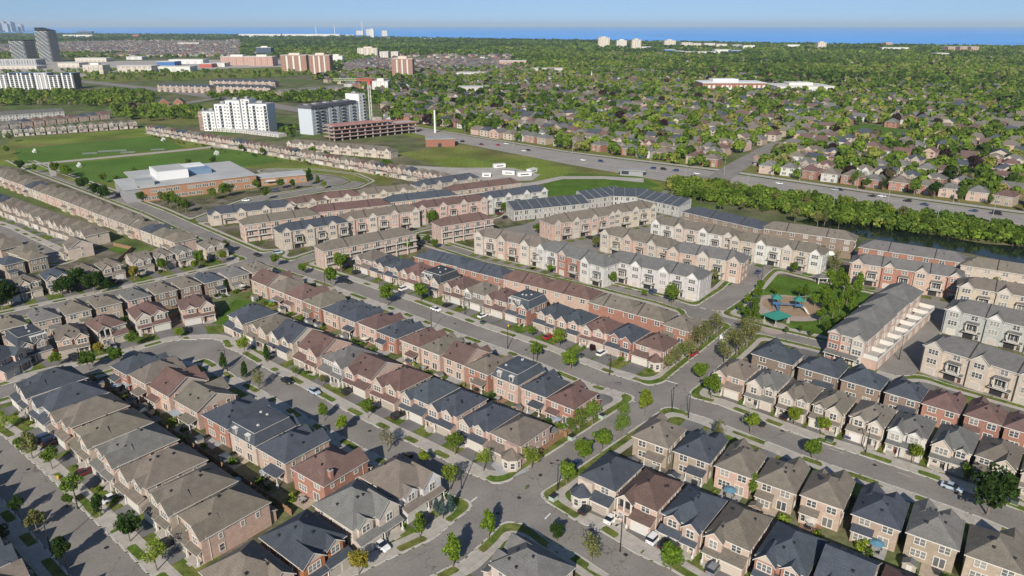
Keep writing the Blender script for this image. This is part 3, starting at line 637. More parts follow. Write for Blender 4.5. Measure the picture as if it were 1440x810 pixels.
row([(-6, 492), (38, 470), (98, 462), (148, 448), (207, 432), (274, 420)], ['b p h', 'b p m', 't p h', 'r c b', 'r c h', 'r p f'], 'R', 12.5, 'facing the bend of the crescent', 2, smooth=False, wmax=10.5, gap=2)
row([(-30, 462), (12, 446), (58, 434), (102, 426), (144, 416), (186, 406), (226, 400), (260, 392), (293, 385), (328, 378), (360, 370)], ['t y h', 't y h', 'k y h', 't c h', 't y h', 'k p h', 't n h', 't n h', 'b n h', 'k y h', 't c h'], 'L', 11.5, 'backing on the crescent bend', 2, gap=1.6, wmax=10)
row([(-28, 408), (4, 396), (34, 387), (74, 379), (118, 374), (152, 366), (194, 358), (226, 352), (256, 348), (297, 338)], ['b c h', 'b c f', 't c f', 'b c h', 't n h', 't c f', 't c s', 't c f', 'k c h', 't c h'], 'R', 11, 'on upper left back street', 2, smooth=True, gap=1.4, wmax=9.5)
row([(-40, 374), (10, 362), (44, 355)], ['t y h', 'b y h', 't y h'], 'L', 10.5, 'behind the back street houses', 1, gap=2, drive=False)
row([(104, 338)], ['t c s'], 'R', 11.5, 'beside the green lawn', 1, smooth=False, wmax=13)
def rowline(p0, p1, n, cyc, side, depth, phrase, det, z=7.5, **k):
    a = W(*p0, z); b = W(*p1, z); pts = [(a[0] + (b[0] - a[0]) * (i + .5) / n, a[1] + (b[1] - a[1]) * (i + .5) / n) for i in range(n)]
    R = random.Random(n * 7 + len(phrase))
    return row(pts, [R.choice(cyc) for _ in range(n)], side, depth, phrase, det, z=None, **k)
rowline((-12, 273), (134, 324), 11, ['t c f', 't c h', 't c h', 'b c f', 't p f', 't c f'], 'R', 12, 'on the far left street', 1, gap=.4)
rowline((-16, 233), (262, 333), 23, ['t p h', 't c h', 't c s', 'b c h', 't p h', 't c h'], 'L', 11, 'in the row before the school', 1, gap=.4, drive=False)
rowline((-120, 300), (52, 352), 7, ['t c h', 'b c h', 't y h'], 'L', 11, 'across the far left street', 1, gap=1)
row([(348, 437), (384, 449), (416, 461), (452, 479), (486, 495), (521, 510), (563, 526), (604, 542), (642, 559), (686, 578), (727, 599)], ['b c h', 't p h', 'b c s', 'r p s', 'k g h', 'r p s', 'r p h', 'b p h', 'b p h', 'b p h', 't p t-'], 'R', 14, 'on the sunny crescent side', 2, gap=1.2)
row([(386, 385), (410, 395), (433, 405), (459, 415), (484, 425), (508, 434), (537, 444), (562, 456), (597, 467), (625, 478), (660, 489), (690, 503), (733, 516), (773, 530), (808, 547)], ['r p s', 't p h', 'r p h', 't R h', 'b p h', 'b p h', 'r p h', 'b R h', 'r p h', 't p h', 'r p s', 't R h', 'b p m', 'b p h', 'r R h'], 'L', 13, 'on near side of main street', 2, gap=1.0)
row([(522, 356), (542, 363), (563, 369), (587, 376), (619, 383), (650, 394), (678, 402), (708, 411), (742, 419), (781, 431), (813, 441), (847, 452), (882, 464), (920, 478)], ['t p h', 'b p h', 'b p h', 'r p h', 'd p m', 'r p h', 't g h', 'r p h', 'b R m', 'b p h', 'b p f', 'r p h', 'b R h', 'r p t-'], 'R', 12.5, 'on far side of main street', 2, gap=1.0)
row([(1097, 488), (1160, 507), (1219, 524), (1277, 541), (1332, 553), (1390, 570), (1446, 588)], ['b n h', 'b n h', 'b n h', 'b n h', 'r R h', 'r R h', 'r R h'], 'L', 11, 'behind right main-street row', 2, gap=.9, drive=True, wmax=12)
row([(1038, 512), (1082, 528), (1125, 545), (1172, 560), (1226, 577), (1283, 593), (1346, 609), (1408, 627), (1475, 648)], ['t p h', 'k c f', 't c f', 't c f', 't c f', 'k w f', 'k c f', 't c h', 't c h'], 'R', 12.5, 'facing right main street', 2, gap=1.2)
row([(930, 598), (988, 616), (1045, 636), (1104, 655), (1167, 676), (1243, 698), (1320, 724), (1404, 757), (1500, 790)], ['t y h', 'b y h', 't p h', 't y h', 't p h', 'b y h', 'k y h', 't y h', 't y h'], 'L', 12.5, 'turning backs below main street', 2, gap=1.5)
row([(858, 656), (912, 682), (975, 707), (1039, 732), (1112, 764), (1192, 797), (1275, 832)], ['b c t+', 'r p b', 'b p h', 't p h', 'b R f', 'b p s', 'r p h'], 'R', 14, 'on the lower right street', 2, gap=1.3)
row([(563, 660), (505, 703), (433, 750), (345, 792)], ['t w f', 'k c f', 'b o h', 't p h'], 'L', 14.5, 'running down-left from crossroads', 2, gap=1.6, end='top', wmax=12)
row([(742, 782)], ['k c h'], 'L', 14, 'at the crossroads', 2, smooth=False, end='bottom', d0=(.67, .74))
row([(64, 530), (92, 551), (122, 570), (154, 592), (187, 618), (223, 647), (263, 678), (307, 710)], ['b c h', 'b w h', 't p h', 't c h', 'k p h', 't c h', 't c h', 't p h'], 'R', 16, 'in deep row, lower left', 2, gap=1.9, end='top')
row([(192, 504), (224, 514), (258, 527), (298, 545), (340, 567), (372, 592), (412, 614), (462, 643)], ['b R h', 't p h', 'r p s', 't p s', 'b R h', 'b c m', 'b p h', 'r R h'], 'L', 13.5, 'on the shaded crescent side', 2, gap=1.0, end='top')
row([(-136.5 + 11.7 * .755 * i, 137.2 - 11.7 * .656 * i) for i in range(7)], ['t p f', 'b p f', 't c f', 't p f', 'b p f', 't c f', 't p f'], 'L', 14, 'across the lower left street', 1, gap=1.6, z=None)
# ------------------------------------------------------------------ roads, kerbs, verges, driveways
DR = np.full(XX.shape, -9.)      # driveway field: positive inside
DL = np.full(XX.shape, -9.)
for (hx, hy, face, s, gcx, hwid, hd) in DRIVEWAYS:
    nx, ny = math.cos(face), math.sin(face); tx, ty = -ny, nx      # local +x = tangent (rz = face+90deg)
    cx, cy = hx + tx * gcx, hy + ty * gcx
    i0, i1 = int((cx - 30 - GX0) / GS), int((cx + 30 - GX0) / GS); j0, j1 = int((cy - 30 - GY0) / GS), int((cy + 30 - GY0) / GS)
    i0, j0 = max(i0, 0), max(j0, 0); i1, j1 = min(i1, XX.shape[1]), min(j1, XX.shape[0])
    if i1 <= i0 or j1 <= j0: continue
    lx = (XX[j0:j1, i0:i1] - cx) * tx + (YY[j0:j1, i0:i1] - cy) * ty; ly = (XX[j0:j1, i0:i1] - cx) * nx + (YY[j0:j1, i0:i1] - cy) * ny
    f = np.minimum(hwid + .15 - np.abs(lx), np.minimum(ly - hd + .6, hd + 15 - ly))
    DR[j0:j1, i0:i1] = np.maximum(DR[j0:j1, i0:i1], f)
    f = np.minimum(7.5 - np.abs(lx + gcx), np.minimum(ly + hd * .3, hd + 13 - ly)); DL[j0:j1, i0:i1] = np.maximum(DL[j0:j1, i0:i1], f)
region('road', -RD, .02, ASPH)
region('kerb', np.minimum(RD, .42 - RD), .14, KERB, skirt=.13)
region('sidewalk', np.minimum(RD - .40, 4.1 - RD), .132, CONC, skirt=.14)
region('verge_lawn', np.minimum(np.minimum(RD - .55, 2.35 - RD), -.5 - DR), .165, LAWN, skirt=.05)
region('front_lawn', np.minimum(np.minimum(RD - 4.1, 11.5 - RD), np.minimum(-DR - .05, DL)), .10, LAWN)
region('driveway', np.minimum(RD - 4.1, DR), .128, DRIVE)
region('yard_ground', np.minimum(RD - 4.1, np.maximum(DL, 26 - RD) - 3), .05, YARD)
# park and greens
PLAWN = mat('park_lawn', (.075, .135, .018), rough=0.95, var=0.25, scale=0.12, fine=0.2, fscale=1.2, spec=0.1)
MEAD = mat('meadow', (.140, .185, .030), rough=0.95, var=0.30, scale=0.03, fine=0.25, fscale=0.5, spec=0.1, color2=(.16, .15, .05))
polymesh('park_lawn', [(1018, 442), (1046, 422), (1075, 396), (1092, 387), (1160, 400), (1222, 412), (1210, 440), (1172, 480)], .09, PLAWN)
polymesh('park_path', [(1000, 436), (1012, 445), (1100, 466), (1168, 482), (1174, 476), (1100, 459), (1020, 437)], .135, CONC)
MULCH = mat('play_mulch', (.30, .21, .13), rough=0.95, var=0.15, scale=0.5, fine=0.15, fscale=5)
cx, cy = W(1113, 432)
def disc(name, cx, cy, rx, ry, z, m, ang=0.0, n=48):
    b = MB(); ca, sa = math.cos(ang), math.sin(ang)
    b.poly([(cx + rx * math.cos(2 * math.pi * i / n) * ca - ry * math.sin(2 * math.pi * i / n) * sa, cy + rx * math.cos(2 * math.pi * i / n) * sa + ry * math.sin(2 * math.pi * i / n) * ca, z) for i in range(n)])
    return struct(name, b.mesh(name, [m]))
PAVE = mat('pink_paving', (.36, .29, .25), rough=0.9, var=0.1, scale=0.6)
disc('play_paving', cx - 1.5, cy - .5, 14.5, 13.5, .125, PAVE); disc('play_surface', cx + .8, cy + .8, 11, 10.2, .15, MULCH)
disc('path_plaza', *W(1090, 462), 6, 4.5, .13, PAVE, .8)
SPORT = mat('sports_turf', (.078, .150, .022), rough=0.95, var=0.14, scale=0.03, fine=0.2, fscale=0.6, spec=0.1, color2=(.090, .155, .028))
polymesh('meadow', [(-40, 228), (20, 195), (205, 180), (260, 192), (420, 218), (560, 246), (548, 262), (500, 255), (420, 240), (330, 236), (260, 252), (150, 274), (60, 240)], .06, MEAD)
polymesh('sports_field', [(20, 210), (215, 191), (262, 208), (60, 228), (28, 230)], .12, SPORT)
polymesh('sports_field', [(85, 232), (270, 212), (330, 208), (400, 226), (330, 236), (190, 254), (120, 256)], .12, SPORT)
polymesh('field_path', [(22, 231), (60, 229), (262, 210), (300, 205.5), (345, 211), (345, 212.6), (300, 207.5), (264, 212), (60, 231.5), (24, 234)], .18, CONC)
polymesh('field_path', [(66, 229), (75, 228), (80, 247), (71, 249)], .21, CONC)
polymesh('meadow', [(555, 216), (640, 205), (760, 222), (900, 244), (940, 250), (880, 262), (800, 252), (700, 258), (640, 240)], .06, MEAD)
polymesh('meadow', [(690, 256), (760, 262), (800, 244), (900, 248), (930, 262), (860, 272), (770, 276)], .10, PLAWN)
GRAV = mat('gravel', (.36, .33, .29), rough=0.95, var=0.15, scale=0.1)
polymesh('gravel_path', [(700, 260), (745, 257), (790, 248), (850, 248), (905, 251), (905, 257), (850, 252), (792, 252), (752, 261), (715, 264)], .16, GRAV)
polymesh('construction_yard', [(560, 232), (640, 236), (720, 236), (760, 246), (748, 254), (690, 256), (640, 248), (600, 246)], .13, GRAV)
polymesh('parking_lot', [(368, 244), (420, 241), (470, 246), (500, 258), (480, 262), (440, 262), (372, 260)], .135, ASPH)
# ------------------------------------------------------------------ highway
farE = [(560, 176), (640, 189), (800, 216), (1017, 243.5), (1240, 276), (1440, 303), (1600, 325)]; nearE = [(560, 183), (640, 200), (800, 231), (1000, 266), (1240, 302), (1440, 331), (1600, 355)]
FW, NW = pxl(farE), pxl(nearE)
def between(t0, t1, z, name, m):
    b = MB()
    for i in range(len(FW) - 1):
        f = lambda k, t: (FW[k][0] + (NW[k][0] - FW[k][0]) * t, FW[k][1] + (NW[k][1] - FW[k][1]) * t, z)
        b.poly([f(i, t0), f(i, t1), f(i + 1, t1), f(i + 1, t0)])
    return struct(name, b.mesh(name, [m]))
between(0, 1, .10, 'highway', mat('highway_asphalt', (.29, .262, .236), rough=.92, var=.10, scale=.06, fine=.08, fscale=.8))
between(-.22, -.10, .14, 'highway_path', CONC)
between(-.75, -.25, .08, 'highway_verge', MEAD); between(1.06, 1.6, .08, 'highway_verge', MEAD)
between(-.02, 0.01, .20, 'highway_kerb', CONC); between(.99, 1.02, .20, 'highway_kerb', CONC); between(.49, .525, .20, 'highway_median', CONC)
for t in (.16, .31, .63, .77, .9): between(t, t + .005, .17, 'lane_marking', MARK)
N0 = pxl([(1000, 258), (1043, 230), (1075, 213), (1100, 200)])
NROAD = list(N0); b = MB(); L_ = offs(N0, 8); R_ = offs(N0, -8)
for i in range(len(N0) - 1): b.poly([(*R_[i], .22), (*L_[i], .22), (*L_[i + 1], .22), (*R_[i + 1], .22)])
struct('side_road', b.mesh('side_road', [ASPH]))
b = MB(); N0 = pxl([(990, 248), (955, 268), (930, 282)]); NROAD2 = list(N0); L_ = offs(N0, 8); R_ = offs(N0, -8)
for i in range(len(N0) - 1): b.poly([(*R_[i], .23), (*L_[i], .23), (*L_[i + 1], .23), (*R_[i + 1], .23)][::-1])
struct('side_road', b.mesh('side_road', [ASPH]))
# far left arterial road
b = MB(); N0 = pxl([(560, 180), (470, 162), (390, 150), (330, 140), (240, 128), (130, 116), (0, 104)]); L_ = offs(N0, 15); R_ = offs(N0, -15)
for i in range(len(N0) - 1): b.poly([(*R_[i], .3), (*L_[i], .3), (*L_[i + 1], .3), (*R_[i + 1], .3)])
struct('arterial_road', b.mesh('arterial_road', [ASPH]))
b = MB(); N0 = pxl([(150, 156), (240, 149), (300, 139)]); L_ = offs(N0, 9); R_ = offs(N0, -9)
for i in range(len(N0) - 1): b.poly([(*R_[i], .35), (*L_[i], .35), (*L_[i + 1], .35), (*R_[i + 1], .35)])
struct('side_road', b.mesh('side_road', [ASPH]))
# road paint at the crossings
b = MB()
def stripe(p, q, w, z=.035):
    a = W(*p); c = W(*q); d = (c[0] - a[0], c[1] - a[1]); l = math.hypot(*d); n = (-d[1] / l * w / 2, d[0] / l * w / 2)
    b.poly([(a[0] - n[0], a[1] - n[1], z), (c[0] - n[0], c[1] - n[1], z), (c[0] + n[0], c[1] + n[1], z), (a[0] + n[0], a[1] + n[1], z)])
stripe((936, 535), (953, 540), .5); stripe((662, 706), (671, 699), .35); stripe((766, 730), (774, 722), .35); stripe((984, 432), (993, 435), .4); stripe((880, 560), (893, 565), .3)
for a in ((1100, 604), (1165, 630), (1262, 664)): stripe(a, (a[0] + 22, a[1] + 8), .12)
struct('road_marking', b.mesh('road_marking', [MARK]))
polymesh('court_apron', [(1238, 497), (1252, 503), (1305, 433), (1297, 428)], .034, CONC)
# pond
WATER = mat('pond_water', (.010, .016, .012), rough=0.12, var=0.2, scale=0.05, spec=0.18)
polymesh('pond', [(1150, 303), (1172, 309), (1240, 317), (1308, 325), (1372, 337), (1440, 344), (1560, 362), (1560, 392), (1440, 372), (1360, 356), (1220, 335), (1160, 322), (1120, 312)], .09, WATER)
polymesh('pond_bank', [(1280, 322), (1330, 328), (1390, 339), (1440, 344), (1440, 347), (1385, 343), (1320, 332), (1285, 326)], .13, mat('reed_bank', (.15, .14, .06), rough=.95, var=.3, scale=.3))
# ------------------------------------------------------------------ townhouse blocks
TB = [
 ((684, 320), (766, 336), 't', 'cp', 3, 'F', 'A', 'behind the lane, left of the pale block', 11),
 ((774, 338), (854, 361), 'k', 'wR', 3, 'F', 'A', 'facing the lane in the middle', 11),
 ((868, 353), (984, 377), 'k', 'w', 3, 'F', 'A', 'white fronts ending at the park street', 11),
 ((862, 318), (946, 337), 't', 'cp', 3, 'F', 'A', 'second line back from the lane, left half', 11),
 ((954, 341), (1040, 355), 'k', 'pc', 3, 'F', 'A', 'second line back, ending at the park street', 11),
 ((775, 304), (850, 292), 't', 'pc', 3, 'F', 'A', 'below the modern row with white fins', 11),
 ((858, 290), (908, 282), 't', 'c', 3, 'F', 'A', 'right end of the line below the modern row', 11),
 ((975, 290), (1072, 311), 'b', 'n', 3, 'B', 'B', 'backs at the wood, left one', 10),
 ((1082, 311), (1196, 326), 't', 'n', 3, 'B', 'B', 'backs at the pond left end', 10),
 ((930, 304), (1033, 322), 't', 'wc', 3, 'F', 'A', 'cream gables in front of the wood, left', 10),
 ((1041, 326), (1154, 345), 't', 'cw', 3, 'F', 'A', 'behind the pale sparse trees', 10),
 ((1222, 337), (1352, 356), 'k', 'R', 3, 'B', 'B', 'backs along the pond middle', 10),
 ((1210, 357), (1346, 376), 'k', 'pR', 3, 'F', 'A', 'in front of the pond middle', 10),
 ((1366, 361), (1500, 381), 't', 'c', 3, 'B', 'B', 'backs at the pond right edge', 10),
 ((1362, 389), (1500, 410), 't', 'c', 3, 'F', 'A', 'cream fronts at the right edge below the pond', 10),
 ((1352, 421), (1500, 453), 'k', 'g', 3, 'F', 'A', 'pale siding fronts right of the court', 11),
 ((1328, 471), (1500, 521), 'k', 'c', 3, 'F', 'A', 'beige balconied fronts right of the court', 11),
 ((600, 350), (653, 362), 'b', 'R', 2, 'B', 'P', 'behind main street, leftmost slate one', 10),
 ((661, 365), (710, 377), 'b', 'R', 2, 'B', 'P', 'behind main street, second slate one', 10),
 ((720, 379), (768, 390), 'r', 'p', 2, 'B', 'P', 'behind main street, left maroon one', 10),
 ((776, 392), (830, 405), 'r', 'p', 2, 'B', 'P', 'behind main street, right maroon one', 10),
 ((848, 412), (892, 423), 't', 'R', 2, 'B', 'P', 'behind main street, left grey-brown one', 10),
 ((899, 425), (934, 434), 't', 'R', 2, 'B', 'P', 'behind main street, right grey-brown one', 10),
 ((300, 292), (403, 281), 'b', 'c', 2, 'F', 'A', 'just below the school, slate hips', 11),
 ((404, 279), (448, 273), 'r', 'c', 2, 'F', 'A', 'right of the school front, maroon hips', 10),
 ((454, 271), (500, 267), 'r', 'c', 2, 'F', 'A', 'below the school loop, maroon', 10),
 ((506, 266), (576, 259), 't', 'c', 2, 'F', 'A', 'below the school loop, grey-brown', 10),
 ((346, 305), (438, 293), 't', 'p', 3, 'F', 'T', 'balconied, nearest below the school', 10),
 ((396, 315), (476, 303), 'b', 'c', 3, 'F', 'A', 'slate, at the upper crossroads', 10),
 ((442, 289), (540, 279), 'r', 'p', 3, 'F', 'T', 'balconied maroon, middle of the upper block', 10),
 ((548, 275), (632, 266), 'b', 'p', 3, 'F', 'T', 'balconied slate, middle of the upper block', 10),
 ((486, 299), (578, 287), 't', 'pc', 3, 'F', 'A', 'red brick and cream on the town street left', 10),
 ((586, 284), (674, 273), 'r', 'p', 3, 'F', 'A', 'maroon gables on the town street', 10),
 ((680, 271), (758, 260), 'b', 'w', 3, 'F', 'A', 'white gables at the right end of the town street', 10),
 ((456, 340), (570, 319), 't', 'p', 3, 'F', 'T', 'long balconied block at main street top', 10),
 ((620, 307), (680, 298), 'r', 'p', 3, 'F', 'T', 'short balconied maroon block by the town street', 10),
 ((632, 261), (722, 250), 'r', 'p', 2, 'F', 'T', 'maroon, farthest back before the meadow', 10),
 ((588, 254), (664, 243), 'b', 'c', 2, 'F', 'A', 'slate, farthest back before the meadow', 10),
 ((412, 196), (550, 207), 't', 'c', 2, 'F', 'A', 'tan gables before the building site', 10),
 ((228, 118), (296, 120), 'b', 'p', 3, 'F', 'A', 'far brick row by the arterial, left', 14),
 ((302, 119), (380, 121), 'b', 'p', 3, 'F', 'A', 'far brick row by the arterial, middle', 14),
 ((300, 112), (386, 113), 'b', 'p', 3, 'F', 'A', 'far brick row, second line', 14),
 ((390, 127), (478, 121), 'k', 'p', 2, 'F', 'A', 'far brick row by the arterial, right', 14),
]
wname = lambda s: WN[s[0]] if len(s) == 1 else WN[s[0]] + ' and ' + WN[s[1]]
for t in TB:
    near = W(*t[0])[1] < 330
    lab = '%s townhouses, %s roof, %s' % (wname(t[3]), RN[t[2]], t[7])
    townhouses(t[0], t[1], t[2], t[3], t[4], t[5], t[6], lab, 2 if near else 1, t[8], 'townhouse blocks')
# modern rows with white party walls
for p0, p1, ph in [((724, 286), (816, 277), 'left of the group'), ((824, 271), (866, 265), 'second from left'), ((870, 267), (903, 268), 'third from left'), ((910, 271), (958, 281), 'right end of the group')]:
    townhouses(p0, p1, 'b', 'g', 2, 'F', 'M', 'modern pale townhouses, slate roofs between pale fins, ' + ph, 1, 11, 'modern townhouses with pale fins', name='modern_townhouse_block')
townhouses((306, 176), (350, 179), 'k', 'w', 1, 'F', 'M', 'low modern white townhouses before the stepped white apartments, left', 1, 10, name='modern_townhouse_block')
townhouses((356, 180), (394, 184), 'k', 'w', 1, 'F', 'M', 'low modern white townhouses before the stepped white apartments, right', 1, 10, name='modern_townhouse_block')
townhouses((-12, 159), (82, 153), 'k', 'w', 2, 'F', 'M', 'white flat-fronted townhouses by the left woods', 1, 14, name='modern_townhouse_block')
# the block beside the court with white terraces over its garages
A_ = W(1203, 455, 11.4); B_ = W(1272, 402, 11.4); ang = math.atan2(B_[1] - A_[1], B_[0] - A_[0]); L_ = math.dist(A_, B_) + 11
T = thing('terrace_block', 'deep grey-roofed block with white terraces above its garages beside the court', 'townhouses', ((A_[0] + B_[0]) / 2, (A_[1] + B_[1]) / 2, 0), ang)
hl = L_ / 2; rf = MB(); hip(rf, -hl, -hl / 2 - .3, -5.5, 5.5, 9, .62); hip(rf, -hl / 2 - .3, -.5, -5.2, 5.8, 9.02, .66); hip(rf, -.5, hl / 2, -4.7, 6.3, 9, .62); hip(rf, hl / 2, hl, -5.0, 6.0, 9.02, .66); link('roof', rf.mesh('roof', [ROOF, TRIM]), T, color=RC['k'])
b = MB(); b.box(-hl, -.5, -5.5, 5.5, 0, 9, skip='b'); b.box(-.49, hl, -4.7, 6.3, 0, 9, skip='b'); link('wall', b.mesh('wall', [WALL]), T, color=WC['p'])
b = MB(); b.box(-hl + .02, hl - .02, -9.6, -5.51, 0, 3.1, skip='b'); link('garage_wing', b.mesh('garage_wing', [WALL]), T, color=WC['p'])
b = MB(); b.box(-hl, hl, -9.8, -5.52, 3.11, 3.3); link('terrace_deck', b.mesh('terrace_deck', [mat('deck_tile', (.36, .34, .31), var=.08)]), T)
b = MB(); b.box(-hl, hl, -9.8, -9.62, 3.31, 4.3); link('parapet', b.mesh('parapet', [TRIM]), T)
nu = 8
for i in range(nu + 1):
    x = -hl + L_ * i / nu; x = min(max(x, -hl + .12), hl - .12); b = MB(); b.box(x - .12, x + .12, -9.61, -5.53 + (.8 if x > 0 else 0), 3.31, 4.7); link('divider', b.mesh('divider', [TRIM]), T)
for i in range(nu):
    x = -hl + L_ * (i + .5) / nu; fy = -5.5 if x < 0 else -4.7
    link('garage_door', GAR[1], T, (x, -9.6, .05), color=(.5, .42, .36)); window(T, 'p', x - .8, fy, 3.5, 0, 1); window(T, 'd', x, fy, 6.7, 0, 1); window(T, 'm', x + 1.3, fy, 3.9, 0, 1)
    if i % 2: b = MB(); b.box(x - 1.3, x - .3, -9.5, -8.2, 3.31, 3.8); link('planter', b.mesh('planter', [TRIM]), T)
    window(T, 'd', x, 5.5 if x < 0 else 6.3, 3.9, math.pi, 1); window(T, 'd', x, 5.5 if x < 0 else 6.3, 6.8, math.pi, 1)
for yy in (-3.6, 3.6):         # near end: two gabled bays, windows on three floors, porch
    rf = MB(); b = MB(); bw = MB()
    bw.box(-hl - .8, -hl + .01, yy - 1.8, yy + 1.8, 0, 8.98, skip='rb'); link('bay', bw.mesh('bay', [PAINT]), T, color=GC['c'] if yy < 0 else WC['R'])
    o = link('gable', None, T, (-hl, yy, 0), -math.pi / 2); o.empty_display_size = .1
    gable(rf, 0, 1.8, -1.15, 3.4, 9, .9); tri_prism_y(b, 0, 1.78, -.81, .3, 9, .9); link('gable_roof', rf.mesh('gable_roof', [ROOF, TRIM]), o, color=RC['k']); link('gable_wall', b.mesh('gable_wall', [PAINT]), o, color=GC['c'])
    for z in (.9, 3.9, 6.8): window(T, 't', -hl - .8, yy, z, -math.pi / 2, 1)
for yy in (-.9, .9):
    for z in (3.9, 6.8): window(T, 'm', -hl, yy, z, -math.pi / 2, 1)
b = MB(); b.slab([(-hl - 3.0, -4.5, 2.8), (-hl - .82, -4.5, 3.4), (-hl - .82, 5.6, 3.4), (-hl - 3.0, 5.6, 2.8)][::-1], .2); link('porch_roof', b.mesh('porch_roof', [ROOF, TRIM]), T, color=RC['k'])
for yy in (-4, -1, 2, 5): link('column', COLM, T, (-hl - 2.7, yy, 0))
# corner house right of the row behind main street
row([(962, 447)], ['t R h'], 'L', 11, 'beside the park avenue', 2, smooth=False, drive=False)
# attached two-storey rows farther off
rowline((210, 176), (630, 245), 40, ['r p h', 't p f', 'b p h', 't p h', 'b c h', 'r p f', 't c h'], 'R', 10, 'in row beyond sports fields', 0, gap=.2, drive=False)
rowline((0, 181), (192, 169), 13, ['t c f', 'k c h', 't p f', 'b c f'], 'R', 12, 'facing the upper sports field', 0, gap=1.5, drive=False, wmax=13)
rowline((-10, 172), (150, 157), 10, ['r p h', 't c h', 'b p h', 'k c h'], 'L', 12, 'behind the sports field row', 0, gap=1.5, drive=False, wmax=13)
# pavement and lawns among the townhouses
polymesh('townhouse_court', [(598, 338), (640, 322), (700, 300), (770, 292), (900, 284), (1000, 306), (1085, 330), (1160, 350), (1200, 352), (1440, 405), (1480, 440), (1330, 425), (1080, 372), (1055, 388), (1000, 440), (930, 420), (850, 400), (770, 382), (690, 365)], .012, ASPH)
polymesh('townhouse_court', [(1320, 425), (1480, 465), (1480, 570), (1265, 512)], .012, ASPH)
b = MB()
for (cx_, cy_, rz_, hl_, hd_) in FRONTS:
    ca, sa = math.cos(rz_), math.sin(rz_)
    for (y0, y1) in ((-hd_ - 5.0, -hd_ - 1.6), (hd_ + .6, hd_ + 2.6)):
        n_ = max(2, int(hl_ / 3))
        for i in range(n_):
            u0 = -hl_ + 2 * hl_ * (i + .06) / n_; u1 = -hl_ + 2 * hl_ * (i + .62) / n_
            b.poly([(cx_ + u * ca - v * sa, cy_ + u * sa + v * ca, .11) for u, v in ((u0, y0), (u1, y0), (u1, y1), (u0, y1))])
struct('townhouse_lawn', b.mesh('townhouse_lawn', [LAWN]))
# ------------------------------------------------------------------ fences in the back yards
def fence(p0, p1, label, group=None, h=1.8, world=True):
    a = p0 if world else W(*p0); b_ = p1 if world else W(*p1); L = math.dist(a, b_); d = ((b_[0] - a[0]) / L, (b_[1] - a[1]) / L)
    T = thing('wooden_fence', label, 'fence', (a[0], a[1], 0), math.atan2(d[1], d[0]), group)
    m = MB(); m.box(0, L, -.03, .03, .1, h)
    n = max(1, int(L / .3))
    for i in range(n): m.box(i * .3 + .03, i * .3 + .22, -.05, -.031, .12, h + .02)
    link('boards', m.mesh('boards', [WOOD]), T)
    for i in range(int(L / 2.4) + 1):
        q = MB(); q.box(-.06, .06, .031, .15, 0, h + .12); link('post', q.mesh('post', [WOOD]), T, (min(i * 2.4, L - .1), 0, 0))
def yardfences(ra, rb, ph, det=True):
    A, dirs, side, dep = ROWS[ra]; d = dirs[0]; n = np.array((-d[1], d[0])) if side == 'R' else np.array((d[1], -d[0]))
    B = ROWS[rb][0]; sep = abs(np.dot(B[len(B) // 2] - A[len(A) // 2], n)); back = A + n * sep * .5
    fence(tuple(back[0] - d * 6), tuple(back[-1] + d * 6), 'long brown board fence along the back lot line ' + ph)
    for i in range(len(A) - 1):
        m = (A[i] + A[i + 1]) / 2; y0 = m + n * (dep * .5 - .5); y1 = m + n * (sep * .5 - .2)
        if np.dot(y1 - y0, n) > 1.5: fence(tuple(y0), tuple(y1), 'short board fence between back yards %s, %s from the left' % (ph, ORD[i]), 'yard fences ' + ph)
yi = {k: i for i, k in enumerate(['CDS', 'CB', 'C', 'C2', 'big', 'D', 'SCH', 'D2', 'B', 'MS', 'MN', 'PR', 'NR', 'SR', 'F', 'X0', 'BC', 'L1', 'L2', 'L0'])}
yardfences(yi['B'], yi['MS'], 'between crescent and main street'); yardfences(yi['L1'], yi['L2'], 'behind the deep lower left row'); yardfences(yi['F'], yi['SR'], 'at lower right'); yardfences(yi['CDS'], yi['CB'], 'behind the crescent bend')
fence((757, 640), (805, 606), 'bright new board fence along the cross street by the pool', world=False); fence((745, 628), (757, 640), 'bright new board fence panel beside the pool terrace', world=False)
fence((160, 375), (186, 352), 'brown board fence beside the small green lawn at upper left', world=False); fence((186, 352), (160, 346), 'brown board fence above the small green lawn', world=False)
# pool
px_, py_ = W(771, 611); T = thing('swimming_pool', 'small turquoise swimming pool behind the corner house with a turret', 'pool', (px_, py_, 0), D2R(49))
b = MB(); b.box(-3.2, 3.2, -2.2, 2.2, 0, .2); link('coping', b.mesh('coping', [CONC]), T)
b = MB(); b.box(-2.7, 2.7, -1.7, 1.7, .1, .215); link('water', b.mesh('water', [mat('pool_water', (.01, .16, .16), rough=.05, var=.1)]), T)
b = MB(); P4 = [(0, 0)]
polymesh('green_lawn', [(300, 455), (330, 421), (352, 424), (352, 440), (322, 462)], .14, PLAWN)
polymesh('green_lawn', [(152, 352), (166, 344), (184, 351), (170, 358)], .14, PLAWN)
polymesh('patio', [(690, 655), (705, 640), (735, 650), (745, 662), (712, 676)], .15, GREYM and mat('patio_stone', (.34, .34, .35), var=.1, scale=.5))
